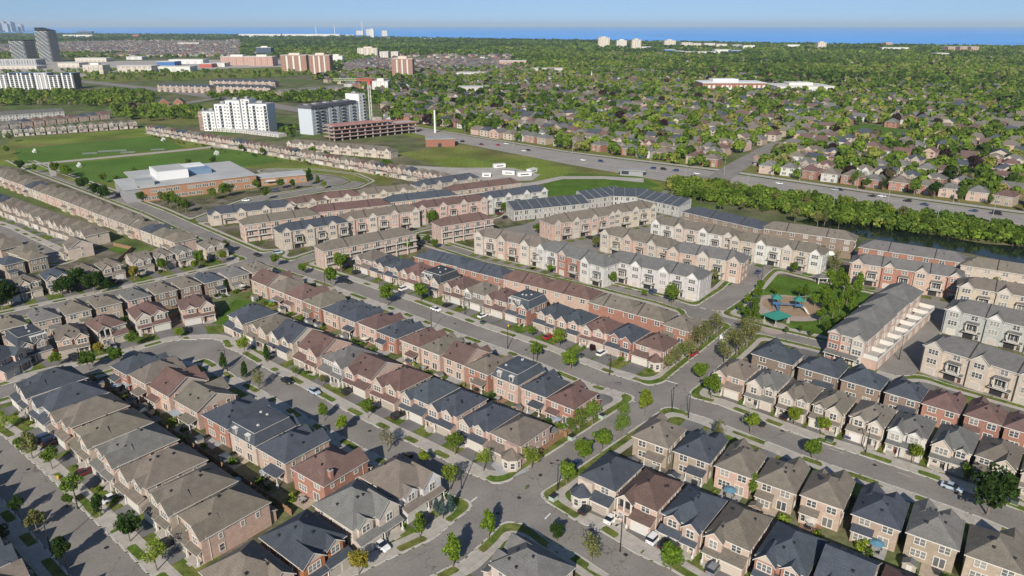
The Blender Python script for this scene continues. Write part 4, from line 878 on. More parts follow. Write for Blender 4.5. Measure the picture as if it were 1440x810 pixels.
# ------------------------------------------------------------------ larger buildings
def quadbox(c, w, d, z0, z1, ang, m=0, mb=None):
    mb = mb or MB(); ca, sa = math.cos(ang), math.sin(ang); mb.obox(c, (ca, sa), w / 2, d / 2, z0, z1, m); return mb
FAC = {}
def facade(name, wallc, glassc, fw, fh, gw=.55, gh=.5):
    if name in FAC: return FAC[name]
    m = mat('facade_' + name, wallc, rough=.8, var=.05, scale=.2); nt = m.node_tree; N = nt.nodes; L = nt.links; bs = N['Principled BSDF']
    tc = [n for n in N if n.type == 'TEX_COORD'][0]; src = bs.inputs['Base Color'].links[0].from_socket
    sp = N.new('ShaderNodeSeparateXYZ'); L.new(tc.outputs['Object'], sp.inputs[0])
    ad = N.new('ShaderNodeMath'); L.new(sp.outputs['X'], ad.inputs[0]); L.new(sp.outputs['Y'], ad.inputs[1])
    def band(s, per, frac):
        a = N.new('ShaderNodeMath'); a.operation = 'DIVIDE'; a.inputs[1].default_value = per; L.new(s, a.inputs[0])
        f = N.new('ShaderNodeMath'); f.operation = 'FRACT'; L.new(a.outputs[0], f.inputs[0]); c = N.new('ShaderNodeMath'); c.operation = 'LESS_THAN'; c.inputs[1].default_value = frac; L.new(f.outputs[0], c.inputs[0]); return c.outputs[0]
    mu = N.new('ShaderNodeMath'); mu.operation = 'MULTIPLY'; L.new(band(ad.outputs[0], fw, gw), mu.inputs[0]); L.new(band(sp.outputs['Z'], fh, gh), mu.inputs[1])
    geo = N.new('ShaderNodeNewGeometry'); s2 = N.new('ShaderNodeSeparateXYZ'); L.new(geo.outputs['Normal'], s2.inputs[0]); lt = N.new('ShaderNodeMath'); lt.operation = 'LESS_THAN'; lt.inputs[1].default_value = .5; L.new(s2.outputs['Z'], lt.inputs[0])
    m2 = N.new('ShaderNodeMath'); m2.operation = 'MULTIPLY'; L.new(mu.outputs[0], m2.inputs[0]); L.new(lt.outputs[0], m2.inputs[1])
    mx = N.new('ShaderNodeMix'); mx.data_type = 'RGBA'; L.new(m2.outputs[0], mx.inputs[0]); L.new(src, mx.inputs[6]); mx.inputs[7].default_value = (*glassc, 1); L.new(mx.outputs[2], bs.inputs['Base Color'])
    FAC[name] = m; return m
BLD = []
ROOFGREY = mat('flat_roof', (.30, .30, .29), rough=.9, var=.15, scale=.1); DGLASS = mat('dark_facade_glass', (.035, .045, .06), rough=.15, var=.2, scale=.1, spec=.6)
BRICKR = mat('red_brick', (.27, .125, .085), rough=.85, var=.1, scale=.5, fine=.1, fscale=3); TANB = mat('tan_brick', (.36, .20, .12), rough=.85, var=.08, scale=.4); BLUEM = mat('blue_panel', (.05, .14, .33), rough=.6); REDM = mat('red_panel', (.38, .09, .07), rough=.6)
def tower(name, label, cat, x0, x1, yt, yb, fac, depth=None, ang=0.0, cap=None, roofh=3.0, group=None, base=None):
    X0, Y0 = W(x0, yb); X1, _ = W(x1, yb); dist = Y0; w = (X1 - X0); D = math.hypot(Y0, CAMH)
    # height so that the roof line lands at yt
    u = (yt - 405) / FPX; h = CAMH - Y0 * math.tan(PITCH + math.atan(u)); h = max(h, 3)
    d = depth or w * .7; w = w / (abs(math.cos(ang)) + .5 * abs(math.sin(ang)))
    c = ((X0 + X1) / 2, Y0 + d / 2)
    T = thing(name, label, cat, (c[0], c[1], 0), ang, group); BLD.append((c[0], c[1], w / 2 + 6, d / 2 + 6))
    b = MB(); b.box(-w / 2, w / 2, -d / 2, d / 2, 0, h); link('wall', b.mesh('wall', [fac]), T)
    b = MB(); b.box(-w / 2 - .4, w / 2 + .4, -d / 2 - .4, d / 2 + .4, h, h + .8); link('parapet', b.mesh('parapet', [cap or TRIM]), T)
    if roofh: b = MB(); b.box(-w * .22, w * .2, -d * .2, d * .2, h + .8, h + .8 + roofh); link('roof_plant', b.mesh('roof_plant', [cap or ROOFGREY]), T)
    if w > 14 and h > 12:
        for k in range(1, 4):
            b = MB(); x = -w / 2 + w * k / 4; b.box(x - w * .035, x + w * .035, -d / 2 - 1.2, -d / 2, 0, h * .97)
            link('pilaster', b.mesh('pilaster', [TRIM if fac in (FAC.get('cond'), FAC.get('brickapt')) else fac]), T)
    return T, w, d, h
facade('brickapt', (.33, .19, .14), (.16, .12, .11), 4.2, 3.0, .5, .45); facade('cond', (.56, .49, .40), (.25, .23, .21), 6, 3.0, .55, .5); facade('cond2', (.60, .55, .49), (.30, .29, .29), 5, 3.0, .5, .5); facade('office', (.10, .13, .18), (.03, .05, .08), 3, 3.6, .8, .6); facade('pinkapt', (.46, .30, .25), (.25, .18, .16), 5, 3.0, .5, .5)
facade('mall', (.52, .47, .41), (.40, .36, .32), 12, 9, .6, .5); facade('whitebox', (.62, .61, .58), (.50, .49, .47), 20, 20, .5, .4); facade('mid', (.42, .42, .42), (.06, .07, .09), 7, 3.2, .6, .55)
FA = FAC
far_list = [
 ('apartment_tower', 'brick apartment slab with pale crown, leftmost of three brick towers', 396, 432, 78, 100, 'brickapt'), ('apartment_tower', 'brick apartment slab with pale crown, middle of three brick towers', 436, 465, 78, 104, 'brickapt'), ('apartment_tower', 'brick apartment tower with pale crown standing alone amid houses', 552, 581, 83, 110, 'brickapt'),
 ('apartment_tower', 'dull brick slab between the office and the brick towers', 408, 424, 84, 98, 'brickapt'), ('office_block', 'dark blue glass office block beyond the shopping area', 361, 382, 67, 79, 'office'),
 ('brick_midrise', 'long low brick building with beige crown before the dark office', 311, 352, 80, 92, 'pinkapt'), ('brick_midrise', 'long low brick building right of the beige crowned one', 350, 384, 80, 93, 'pinkapt'),
 ('apartment_tower', 'broad beige apartment block above the lone brick tower', 503, 531, 68, 80, 'cond'), ('apartment_block', 'small beige block right of the broad beige block', 534, 546, 73, 81, 'cond2'), ('apartment_block', 'second small beige block right of the broad beige block', 550, 560, 73, 81, 'cond2'),
 ('apartment_tower', 'tallest cream lakeside tower, leftmost of the shore condominiums', 841, 857, 53, 68, 'cond'), ('apartment_tower', 'cream lakeside tower, second of the shore condominiums', 867, 881, 57, 69, 'cond2'), ('apartment_tower', 'cream lakeside tower with a low white wing beside it', 888, 901, 56, 72, 'cond'), ('low_wing', 'low white building attached right of the third shore tower', 902, 921, 66, 71, 'whitebox'),
 ('apartment_tower', 'beige lakeside tower left of the wide cream slabs', 934, 950, 57, 67, 'cond'), ('apartment_tower', 'wide cream lakeside slab, left of the pair', 958, 973, 60, 68, 'cond'), ('apartment_tower', 'wide cream lakeside slab, right of the pair', 973, 986, 61, 68, 'cond'), ('apartment_tower', 'short cream block right of the wide cream slabs', 990, 1005, 61, 68, 'cond2'), ('apartment_tower', 'short cream block second right of the wide slabs', 1007, 1022, 62, 68, 'cond2'),
 ('lakeside_block', 'dark and white lakeside block near the blue warehouse', 1030, 1043, 63, 69, 'mid'), ('lakeside_block', 'white lakeside blocks right of the dark one', 1045, 1061, 64, 70, 'whitebox'), ('lakeside_block', 'pale glassy lakeside block left of the beige tower', 1107, 1124, 63, 69, 'whitebox'), ('apartment_tower', 'beige tower standing alone on the right shore', 1149, 1161, 60, 71, 'cond'),
 ('apartment_tower', 'pink tower, leftmost of three on the far right', 1332, 1342, 66, 75, 'pinkapt'), ('apartment_tower', 'pink tower, middle of three on the far right', 1349, 1359, 66, 75, 'pinkapt'), ('apartment_tower', 'pink tower, rightmost of three on the far right', 1364, 1375, 66, 75, 'pinkapt'), ('plant_building', 'long pale plant building on the right shore', 1240, 1277, 67, 73, 'whitebox'), ('plant_building', 'pink upper block above the long pale plant', 1245, 1254, 60, 67, 'pinkapt'), ('low_building', 'low pale building left of the pink towers', 1317, 1334, 75, 80, 'whitebox'), ('lakeside_block', 'small brown block at the right shoreline', 1388, 1394, 63, 68, 'pinkapt'),
 ('apartment_tower', 'white slab tower on the left shore with antenna near', 521, 526, 41, 54, 'whitebox'), ('apartment_tower', 'beige tower behind the white slab tower', 515, 521, 41, 50, 'cond'), ('apartment_block', 'beige block left of the white slab tower', 501, 511, 43, 49, 'cond'), ('apartment_tower', 'pale twin-topped tower right of the white slab tower', 537, 545, 43, 51, 'cond'),
 ('warehouse', 'long white warehouse at the left shore, western part', 336, 395, 48, 52, 'whitebox'), ('warehouse', 'long white warehouse at the left shore, eastern part', 397, 478, 48, 52, 'whitebox'), ('warehouse', 'white warehouse left of the lakeside gap', 480, 498, 49, 52, 'whitebox'), ('warehouse', 'white flat warehouse beyond the twin wavy towers', 89, 130, 49, 53, 'whitebox'), ('dark_hangar', 'dark blue hangar beyond the twin wavy towers', 109, 130, 44, 49, 'office'), ('warehouse', 'white low warehouse right of the white slab tower', 544, 557, 54, 56, 'whitebox'), ('warehouse', 'white low warehouses in the middle shore trees', 590, 612, 54, 56, 'whitebox'), ('warehouse', 'white low warehouse before the middle shore', 638, 646, 55, 57, 'whitebox'),
 ('factory', 'blue factory block by the lakeside condominiums', 1028, 1042, 71, 77, 'blue'), ('factory', 'white factory halls left of the blue factory block', 960, 1012, 73, 78, 'whitebox'), ('factory', 'grey factory hall joined to the blue block', 1005, 1027, 70, 76, 'whitebox'), ('factory', 'dark blue office of the factory at its left end', 935, 950, 70, 76, 'blue'), ('factory', 'small dark blue factory wing left of the halls', 950, 962, 72, 77, 'blue'),
 ('shopping_hall', 'blue fronted shop hall in the shopping area', 221, 246, 87, 93, 'blue'), ('shopping_hall', 'red roofed shop in the shopping area', 281, 298, 90, 95, 'red'), ('shopping_hall', 'long white shopping hall left of the red shop', 166, 214, 93, 102, 'mall'), ('shopping_hall', 'white shopping hall right of the blue hall', 216, 268, 94, 101, 'whitebox'), ('shopping_hall', 'beige shopping hall with flat roof, left part', 82, 112, 89, 95, 'mall'), ('shopping_hall', 'long white hall behind the blue hall', 238, 286, 84, 90, 'whitebox'), ('shopping_hall', 'pale hall with a greenish roof', 118, 146, 92, 104, 'mall'), ('shopping_hall', 'white hall right of the red shop', 298, 316, 89, 94, 'whitebox'), ('shopping_hall', 'long pale hall behind the beige hall', 106, 150, 82, 87, 'mall'), ('shopping_hall', 'white low hall beyond the pale halls', 178, 200, 80, 84, 'whitebox'), ('shopping_hall', 'beige low hall by the left towers', 0, 52, 93, 97, 'mall'), ('shopping_hall', 'white building right of the brick slabs', 463, 482, 79, 90, 'whitebox'), ('red_building', 'bright red low building amid left trees', 187, 196, 49, 53, 'red'), ('low_building', 'cream low building amid trees above the mall', 250, 280, 60, 64, 'mall'),
 ('school_building', 'low brick building among trees above the white row', 702, 740, 86, 93, 'pinkapt'), ('low_building', 'pale building with a green roof among the trees', 748, 792, 97, 103, 'mall'), ('white_row', 'row of white gabled sheds amid trees', 642, 684, 103, 109, 'whitebox'), ('low_building', 'long beige building among trees right of the crane', 644, 686, 124, 132, 'mall'), ('low_building', 'white flat building below the brick tower', 524, 546, 115, 128, 'whitebox'),
 ('sports_hall', 'large white roofed hall right of the brick school', 1092, 1172, 122, 132, 'whitebox'),
]
FAC['blue'] = BLUEM; FAC['red'] = REDM
for nm, lab, x0, x1, yt, yb, fk in far_list:
    tall = (yb - yt) > 9
    tower(nm, lab, 'tower' if 'tower' in nm else 'building', x0, x1, yt, yb, FA[fk], roofh=4 if tall else 0, cap=mat('pale_cap', (.55, .48, .40)) if fk in ('brickapt', 'cond') else TRIM, depth=None if tall else 40)
# brick school beyond the trees
T, w, d, h = tower('school_building', 'brick school with white trim and flat roof among the trees', 'school', 987, 1076, 117, 131, BRICKR, depth=50, cap=WHITEW, roofh=0)
b = MB()
for i in range(14): x = -w / 2 + w * (i + .5) / 14; b = MB(); b.box(x - 2, x + 2, -d / 2 - .15, -d / 2, h * .5, h * .8); link('window', b.mesh('window', [TRIM]), T)
b = MB(); b.box(-w * .2, w * .08, -d / 2 - 4, -d / 2, 0, h * .55); link('entrance', b.mesh('entrance', [WHITEW]), T)
b = MB(); b.box(-w * .3, w * .1, -d * .2, d * .3, h + .8, h + 5); link('roof_plant', b.mesh('roof_plant', [WHITEW]), T)
# church with spire
cx, cy = W(831, 114); T = thing('church', 'small church with a slender white spire among the trees', 'church', (cx, cy, 0))
b = MB(); b.box(-6, 6, -6, 12, 0, 5); link('wall', b.mesh('wall', [WHITEW]), T)
b = MB(); gable(b, 0, 6, -6.5, 12.5, 5, .8); link('roof', b.mesh('roof', [ROOF, TRIM]), T, color=RC['b'])
b = MB(); b.box(-1.3, 1.3, -8.4, -5.8, 0, 9); b.tube((0, -7.1, 9), (0, -7.1, 21), 1.2, .05, 8); link('spire', b.mesh('spire', [WHITEW]), T)
# twin towers with wavy white balconies
def wavy(label, x0, x1, yt, yb, nf, slope):
    X0, Y0 = W(x0, yb); X1, _ = W(x1, yb); w = (X1 - X0) * .78; d = w * .62; h = CAMH - Y0 * math.tan(PITCH + math.atan((yt - 405) / FPX))
    T = thing('wavy_tower', label, 'tower', ((X0 + X1) / 2, Y0 + d / 2, 0), -.35, 'twin towers with wavy balconies'); BLD.append(((X0 + X1) / 2, Y0 + d / 2, w, d))
    b = MB(); b.box(-w / 2, w / 2, -d / 2, d / 2, 0, h * .94); link('core', b.mesh('core', [DGLASS]), T)
    for i in range(nf):
        z = h * .94 * (i + .6) / nf; b = MB(); n = 10
        lo = [( -w / 2 + w * k / n, -d / 2 - 1.0 - 1.9 * (1 if (k + i) % 4 < 2 else 0)) for k in range(n + 1)]
        for k in range(n):
            a, c = lo[k], lo[k + 1]; dz = .95 if (k + i) % 4 < 2 else .3
            for s in (0,):
                b.poly([(a[0], a[1], z), (c[0], a[1], z), (c[0], a[1], z + dz), (a[0], a[1], z + dz)]); b.poly([(a[0], a[1], z + dz), (c[0], a[1], z + dz), (c[0], -d / 2, z + dz), (a[0], -d / 2, z + dz)])
                b.poly([(a[0], a[1], z), (a[0], a[1], z + dz), (a[0], -d / 2, z + dz), (a[0], -d / 2, z)]); b.poly([(c[0], a[1], z), (c[0], -d / 2, z), (c[0], -d / 2, z + dz), (c[0], a[1], z + dz)])
        for s in (-1, 1): b.box(s * w / 2 - (2.2 if s < 0 else 0), s * w / 2 + (2.2 if s > 0 else 0), -d / 2, d / 2, z, z + .4)
        link('balcony', b.mesh('balcony', [WHITEW]), T)
    b = MB(); s = slope; b.v = [(-w / 2, -d / 2, h * .94), (w / 2, -d / 2, h * .94), (w / 2, d / 2, h * .94), (-w / 2, d / 2, h * .94), (-w / 2, -d / 2, h * (1.05 if s else 1)), (w / 2, -d / 2, h * (.96 if s else 1)), (w / 2, d / 2, h * (.96 if s else 1)), (-w / 2, d / 2, h * (1.05 if s else 1))]
    b.f = [(0, 3, 2, 1), (4, 5, 6, 7), (0, 1, 5, 4), (1, 2, 6, 5), (2, 3, 7, 6), (3, 0, 4, 7)]; b.m = [0] * 6; link('crown', b.mesh('crown', [DARK]), T)
wavy('shorter dark-topped tower with wavy white balconies at far left', 14, 49, 56, 86, 18, False); wavy('taller slant-topped tower with wavy white balconies at far left', 54, 83, 41, 87, 28, True)
tower('podium_block', 'low white arched podium at the foot of the shorter wavy tower', 'building', -4, 52, 84, 92, FA['mid'], depth=40, roofh=0)
# dark and white midrise at the far left
X0, Y0 = W(-6, 126); X1, _ = W(104, 126); w = X1 - X0
T = thing('midrise_block', 'white and charcoal midrise apartments at far left below the wavy towers', 'apartment building', ((X0 + X1) / 2, Y0 + 12, 0), .03); BLD.append(((X0 + X1) / 2, Y0 + 12, w / 2 + 5, 20))
hh = 26
for k in range(6):
    x0 = -w / 2 + w * k / 6; x1 = x0 + w / 6; h_ = hh - (0 if k % 2 else 3) + (3 if k == 2 else 0)
    b = MB(); b.box(x0, x1, -10 + (k % 2) * 2, 12, 0, h_); link('wing', b.mesh('wing', [DGLASS if k % 3 else FA['mid']]), T)
    for q in range(3):
        x = x0 + w / 6 * (q + .3) / 3; b = MB(); b.box(x, x + 2.2, -11 + (k % 2) * 2, -9.9 + (k % 2) * 2, 0, h_ - (q % 2) * 3); link('pier', b.mesh('pier', [WHITEW]), T)
    for f in range(1, 8):
        b = MB(); b.box(x0 + .5, x1 - .5, -10.8 + (k % 2) * 2, -9.95 + (k % 2) * 2, f * 3.1, f * 3.1 + .5); link('balcony', b.mesh('balcony', [TRIM]), T)
# stepped white apartments
def apt(label, segs, ang, org, d, wallm, storeys_h=3.1):
    T = thing('apartment_building', label, 'apartment building', (*org, 0), ang); x = 0
    for (w, h, off, m) in segs:
        b = MB(); b.box(x, x + w, off, d, 0, h); link('wall', b.mesh('wall', [m]), T)
        b = MB(); b.box(x + .3, x + w - .3, off + .3, d - .3, h, h + .25); b.box(x + w * .3, x + w * .6, d * .4, d * .7, h + .25, h + 2.4); link('roof', b.mesh('roof', [ROOFGREY]), T)
        nb = max(2, int(w / 3.6)); nf = int(h / storeys_h)
        for i in range(nb):
            bx = x + w * (i + .5) / nb
            if i % 3 == 1 and w > 8:
                b = MB(); b.box(bx - 1.3, bx + 1.3, off - .12, off, 1, h - 1.5); link('glass_bay', b.mesh('glass_bay', [DGLASS]), T)
                for f in range(1, nf): b = MB(); b.box(bx - 1.5, bx + 1.5, off - 1.4, off - .13, f * storeys_h, f * storeys_h + .9); link('balcony', b.mesh('balcony', [GREYM]), T)
            else:
                for f in range(nf): link('window', WIN['d'][2], T, (bx, off, f * storeys_h + 1.0))
        x += w
    return T
a = W(281, 184); b_ = W(382, 186); ang = math.atan2(b_[1] - a[1], b_[0] - a[0]); Ltot = math.dist(a, b_) * .97
apt('stepped white apartment building with dark glass bays behind the sports fields', [(Ltot * .07, 19, 1, BRICKR), (Ltot * .17, 19, 0, WHITEW), (Ltot * .18, 26, 2, WHITEW), (Ltot * .2, 30, 0, WHITEW), (Ltot * .12, 31, 3, WHITEW), (Ltot * .26, 27, 0, WHITEW)], ang, a, 18, WHITEW); BLD.append(((a[0] + b_[0]) / 2, a[1] + 9, 45, 14))
GREYB = mat('slate_panel', (.22, .24, .28), rough=.7, var=.06); PALEB = mat('pale_blue_panel', (.48, .52, .56), rough=.7, var=.05)
a = W(441, 190); b_ = W(512, 177); ang = math.atan2(b_[1] - a[1], b_[0] - a[0]); L_ = math.dist(a, b_)
T = apt('long grey apartment block with blue balconies and a white end tower', [(L_ * .12, 26, 0, PALEB), (L_ * .2, 26, .4, GREYB), (L_ * .2, 26, 0, PALEB), (L_ * .2, 26, .4, GREYB), (L_ * .2, 26, 0, PALEB), (L_ * .14, 33, -.6, WHITEW)], ang, a, 17, PALEB)
b = MB(); b.box(-.3, L_ * .86, -.5, 17.3, 24.5, 27.4); link('dark_cornice', b.mesh('dark_cornice', [mat('dark_panel', (.10, .10, .115), var=.1)]), T); BLD.append(((a[0] + b_[0]) / 2, (a[1] + b_[1]) / 2, 40, 25))
# building under construction
PINKC = mat('raw_concrete', (.42, .33, .29), rough=.9, var=.15, scale=.3); FORM = mat('red_formwork', (.36, .19, .165), rough=.8, var=.2, scale=.5)
a = W(470, 199); b_ = W(560, 189); ang = math.atan2(b_[1] - a[1], b_[0] - a[0]); L_ = math.dist(a, b_)
T = thing('building_site', 'half-built concrete apartment frame with red formwork on its decks', 'construction site', (*a, 0), ang); BLD.append(((a[0] + b_[0]) / 2 + 10, a[1] + 12, 50, 26))
for f in range(4):
    x1 = L_ * (1.35 if f < 3 else .95); b = MB(); b.box(-1, x1, -1, 19, f * 3.4 + 2.9, f * 3.4 + 3.3); link('slab', b.mesh('slab', [PINKC]), T)
    b = MB(); b.box(-1.2, x1 + .2, -1.25, -1.02, f * 3.4 + 3.0, f * 3.4 + (3.9 if f > 1 else 3.35)); link('edge_formwork', b.mesh('edge_formwork', [FORM if f > 0 else PINKC]), T)
    for i in range(12):
        x = x1 * i / 11.5; 
        for (q0, q1, q2) in ((1.2, 0, .5), (.6, 9, 9.6)): b = MB(); b.box(x, x + q0, q1, q2, f * 3.4 - .1 if f else 0, f * 3.4 + 2.9); link('column', b.mesh('column', [PINKC]), T)
b = MB(); b.box(L_ * .7, L_ * .8, 6, 13, 0, 17); link('lift_core', b.mesh('lift_core', [CONC]), T)
b = MB(); b.box(2, L_ * .9, 3, 15, 13.51, 14.2); link('rebar_deck', b.mesh('rebar_deck', [FORM]), T)
# tower crane
cx, cy = W(523, 180); T = thing('tower_crane', 'white lattice tower crane with a red head and green-red jib', 'crane', (cx, cy, 0), 0)
HC = CAMH - cy * math.tan(PITCH + math.atan((119 - 405) / FPX)); LAT = mat('crane_white', (.62, .60, .54), rough=.6); CRED = mat('crane_red', (.48, .09, .07), rough=.6); CGRN = mat('crane_green', (.30, .33, .22), rough=.6)
b = MB()
for sx in (-1, 1):
    for sy in (-1, 1): b.box(sx * 1.1 - .22, sx * 1.1 + .22, sy * 1.1 - .22, sy * 1.1 + .22, 0, HC)
nz = int(HC / 2.2)
for i in range(nz):
    z = HC * i / nz; s = 1 if i % 2 else -1
    b.tube((-1.1 * s, -1.1, z), (1.1 * s, -1.1, z + HC / nz), .16, .16, 4); b.tube((-1.1, 1.1 * s, z), (-1.1, -1.1 * s, z + HC / nz), .16, .16, 4); b.tube((1.1, 1.1 * s, z), (1.1, -1.1 * s, z + HC / nz), .16, .16, 4)
link('mast', b.mesh('mast', [LAT]), T)
b = MB(); b.box(-1.6, 1.6, -1.6, 1.6, HC, HC + 3.2); link('cab', b.mesh('cab', [CRED]), T)
jz = HC + 3.6
for nm, x0, x1, m in (('jib', -36, -12, CGRN), ('counter_jib', -12, 4, CRED)):
    b = MB(); b.box(x0, x1, -1, -.6, jz, jz + .5); b.box(x0, x1, .6, 1, jz, jz + .5); b.box(x0, x1, -.3, .3, jz + 2.2, jz + 2.7)
    for i in range(int((x1 - x0) / 2)): x = x0 + i * 2; b.tube((x, -.8, jz + .3), (x + 1, 0, jz + 2.4), .2, .2, 4); b.tube((x + 1, 0, jz + 2.4), (x + 2, -.8, jz + .3), .2, .2, 4)
    link(nm, b.mesh(nm, [m]), T)
# brick box beside the site, tall white mast, site trailers
a = W(597, 207); b_ = W(638, 207); T = thing('brick_building', 'flat-roofed red brick box beside the highway and building site', 'building', ((a[0] + b_[0]) / 2, a[1] + 10, 0), .12); w = b_[0] - a[0]
b = MB(); b.box(-w / 2, w / 2, -8, 10, 0, 6.5); link('wall', b.mesh('wall', [BRICKR]), T); b = MB(); b.box(-w / 2 - .3, w / 2 + .3, -8.3, 10.3, 6.5, 7.1); link('roof', b.mesh('roof', [ROOFGREY]), T); b = MB(); b.box(-2, 1, -8.1, -8, 0, 3); link('door', b.mesh('door', [DARK]), T); BLD.append((a[0] + w / 2, a[1] + 10, 25, 14))
cx, cy = W(612, 187); T = thing('white_mast', 'tall plain white mast beside the brick box', 'mast', (cx, cy, 0)); b = MB(); b.tube((0, 0, 0), (0, 0, 22), 1.0, .8, 10); link('pole', b.mesh('pole', [WHITEW]), T); b = MB(); b.box(-1.1, 1.1, -1.1, 1.1, 0, .8); link('base', b.mesh('base', [CONC]), T)
for i, (x, y, l, h, an, lab) in enumerate([(702, 236, 9, 3, .35, 'long white site trailer, farthest left on the gravel yard'), (716, 246, 9, 3.4, -.3, 'grey-roofed site office cabin on the gravel yard'), (737, 248, 10, 3, .25, 'white site trailer right of the office cabin'), (748, 243, 8, 3, .9, 'white trailer end-on beside the meadow'), (684, 249, 6, 3, .1, 'small white container at the yard front')]):
    X, Y = W(x, y); T = thing('site_trailer', lab, 'trailer', (X, Y, 0), an, 'white site trailers'); b = MB(); b.box(-l / 2, l / 2, -1.8, 1.8, .4, h); link('body', b.mesh('body', [WHITEW]), T); b = MB(); b.box(-l / 2 - .1, l / 2 + .1, -1.9, 1.9, h, h + .15); link('roof', b.mesh('roof', [ROOFGREY if i == 1 else TRIM]), T)
    b = MB(); b.box(-l * .3, l * .3, -1.86, -1.8, 1.3, 2.1); link('window', b.mesh('window', [GLASS]), T)
    b = MB(); b.box(-l / 2 + .5, -l / 2 + 1, -1.6, 1.6, 0, .4); b.box(l / 2 - 1, l / 2 - .5, -1.6, 1.6, 0, .4); link('support', b.mesh('support', [DARK]), T)
X, Y = W(889, 246); T = thing('small_pavilion', 'small white sales pavilion on the meadow near the highway crossing', 'building', (X, Y, 0), -.3); b = MB(); b.box(-8, 8, -4, 4, 0, 3.4); link('wall', b.mesh('wall', [GREYW]), T); b = MB(); b.box(-9.6, 9.6, -4.6, 4.6, 3.6, 4.1) ; link('roof', b.mesh('roof', [ROOFGREY]), T); b = MB(); b.box(-7, -2, -4.1, -4, 1, 3.2); link('window', b.mesh('window', [DGLASS]), T)
for x, lab in ((226, 'red brick gabled station building at the left junction'), (249, 'red brick building with slate roof right of the gabled one')):
    X, Y = W(x - 6, 149); T = thing('brick_pavilion', lab, 'building', (X + 6, Y + 8, 0), .5 if x < 240 else .15)
    b = MB(); b.box(-6, 6, -6, 6, 0, 4.5); tri_prism_y(b, 0, 5.9, -6, 6, 4.5, .8); link('wall', b.mesh('wall', [BRICKR]), T); b = MB(); gable(b, 0, 6, -5.9, 6.5, 4.5, .8); link('roof', b.mesh('roof', [ROOF, TRIM]), T, color=RC['b']); link('window', WIN['t'][2], T, (0, -6.02, 1.2))
# ------------------------------------------------------------------ the school
a = W(203, 284); b_ = W(362, 264); ang = math.atan2(b_[1] - a[1], b_[0] - a[0]); L_ = math.dist(a, b_)
T = thing('school', 'two-storey tan brick school with flat grey roof and white rooftop block', 'school', (*a, 0), ang)
ROOFS = mat('school_roof', (.40, .40, .39), rough=.9, var=.10, scale=.08)
b = MB(); b.box(0, L_, 0, 26, 0, 8.2); link('wall', b.mesh('wall', [TANB]), T)
b = MB(); b.box(-.4, L_ + .4, -.4, 60, 8.2, 8.8); link('roof', b.mesh('roof', [ROOFS]), T)
b = MB(); b.box(2, L_ * .9, 26, 59.5, 0, 8.15); link('rear_wing', b.mesh('rear_wing', [GREYB]), T)
b = MB(); b.box(-9, -.02, 3, 40, 0, 7.6); link('grey_wing', b.mesh('grey_wing', [mat('school_grey', (.28, .28, .29), var=.06)]), T)
b = MB(); b.box(-9.4, -.42, 2.6, 40.4, 7.6, 8.1); link('wing_roof', b.mesh('wing_roof', [ROOFS]), T)
b = MB(); b.box(-2, 8, 4, 12, 8.8, 12.2); link('stair_tower', b.mesh('stair_tower', [GREYM]), T)
b = MB(); b.box(L_ * .18, L_ * .45, 16, 40, 8.8, 14); link('rooftop_block', b.mesh('rooftop_block', [WHITEW]), T)
b = MB(); b.box(L_ * .19, L_ * .44, 17, 39, 14, 14.2); link('block_roof', b.mesh('block_roof', [ROOFS]), T)
b = MB(); b.box(L_ * .452, L_ * .68, 22, 34, 8.8, 12); link('clerestory', b.mesh('clerestory', [mat('clerestory_glass', (.16, .24, .33), rough=.3)]), T)
b = MB(); b.box(L_ * .46, L_ * .66, 34.05, 46, 8.8, 12.6); link('rooftop_block', b.mesh('rooftop_block', [WHITEW]), T)
for i in range(16):
    x = L_ * (i + .5) / 16
    for z in (1.0, 5.0):
        if (i * 3 + int(z)) % 5: link('window', WIN['t'][2], T, (x, 0, z), 0, scale=(1.3, 1, 1.1))
a2 = W(368, 262); b2 = W(432, 256); ang2 = math.atan2(b2[1] - a2[1], b2[0] - a2[0]); l2 = math.dist(a2, b2)
T = thing('school_annex', 'low tan brick school annex with pale roof right of the main school', 'school', (*a2, 0), ang2); b = MB(); b.box(0, l2, 0, 16, 0, 5); link('wall', b.mesh('wall', [TANB]), T); b = MB(); b.box(-.5, l2 + .5, -.5, 16.5, 5, 5.5); link('roof', b.mesh('roof', [ROOFS]), T)
b = MB(); b.box(3, 9, -2.5, 0, 3.2, 3.6); link('canopy', b.mesh('canopy', [WHITEW]), T)
for i in range(5): link('window', WIN['t'][2], T, (l2 * (i + .5) / 5, 0, 1.4))
# hazy city skyline beyond the bay
R = random.Random(5)
SKY = mat('city_facade', (.30, .33, .38), rough=.6, var=.1, scale=.01)
for i in range(26):
    x = -30 + i * 3.3 + R.uniform(-1, 1); top = R.choice((29, 30, 31, 32, 33)) + (2 if i > 15 else 0); Yd = 11500.
    X = Yd / math.cos(PITCH) * 0 + (x - 720) / FPX * Yd; h = CAMH + (35 - top) * Yd / FPX; w = R.uniform(14, 32)
    T = thing('skyscraper', 'hazy far skyscraper across the bay, %s from the left' % ORD[i], 'skyscraper', (X, Yd + R.uniform(0, 600), 0), 0, 'skyline across the bay')
    b = MB(); b.box(-w, w, -30, 30, 0, h); b.box(-w * .5, w * .5, -15, 15, h, h + R.uniform(3, 18)); link('tower_shaft', b.mesh('tower_shaft', [SKY]), T)
X = (4 - 720) / FPX * 11500; T = thing('needle_tower', 'slender needle tower rising above the hazy skyline', 'tower', (X, 11500, 0)); b = MB(); b.tube((0, 0, 0), (0, 0, 185), 17, 8, 8); b.tube((0, 0, 160), (0, 0, 172), 20, 20, 8); b.tube((0, 0, 185), (0, 0, 222), 5, 1.5, 6); link('shaft', b.mesh('shaft', [SKY]), T)
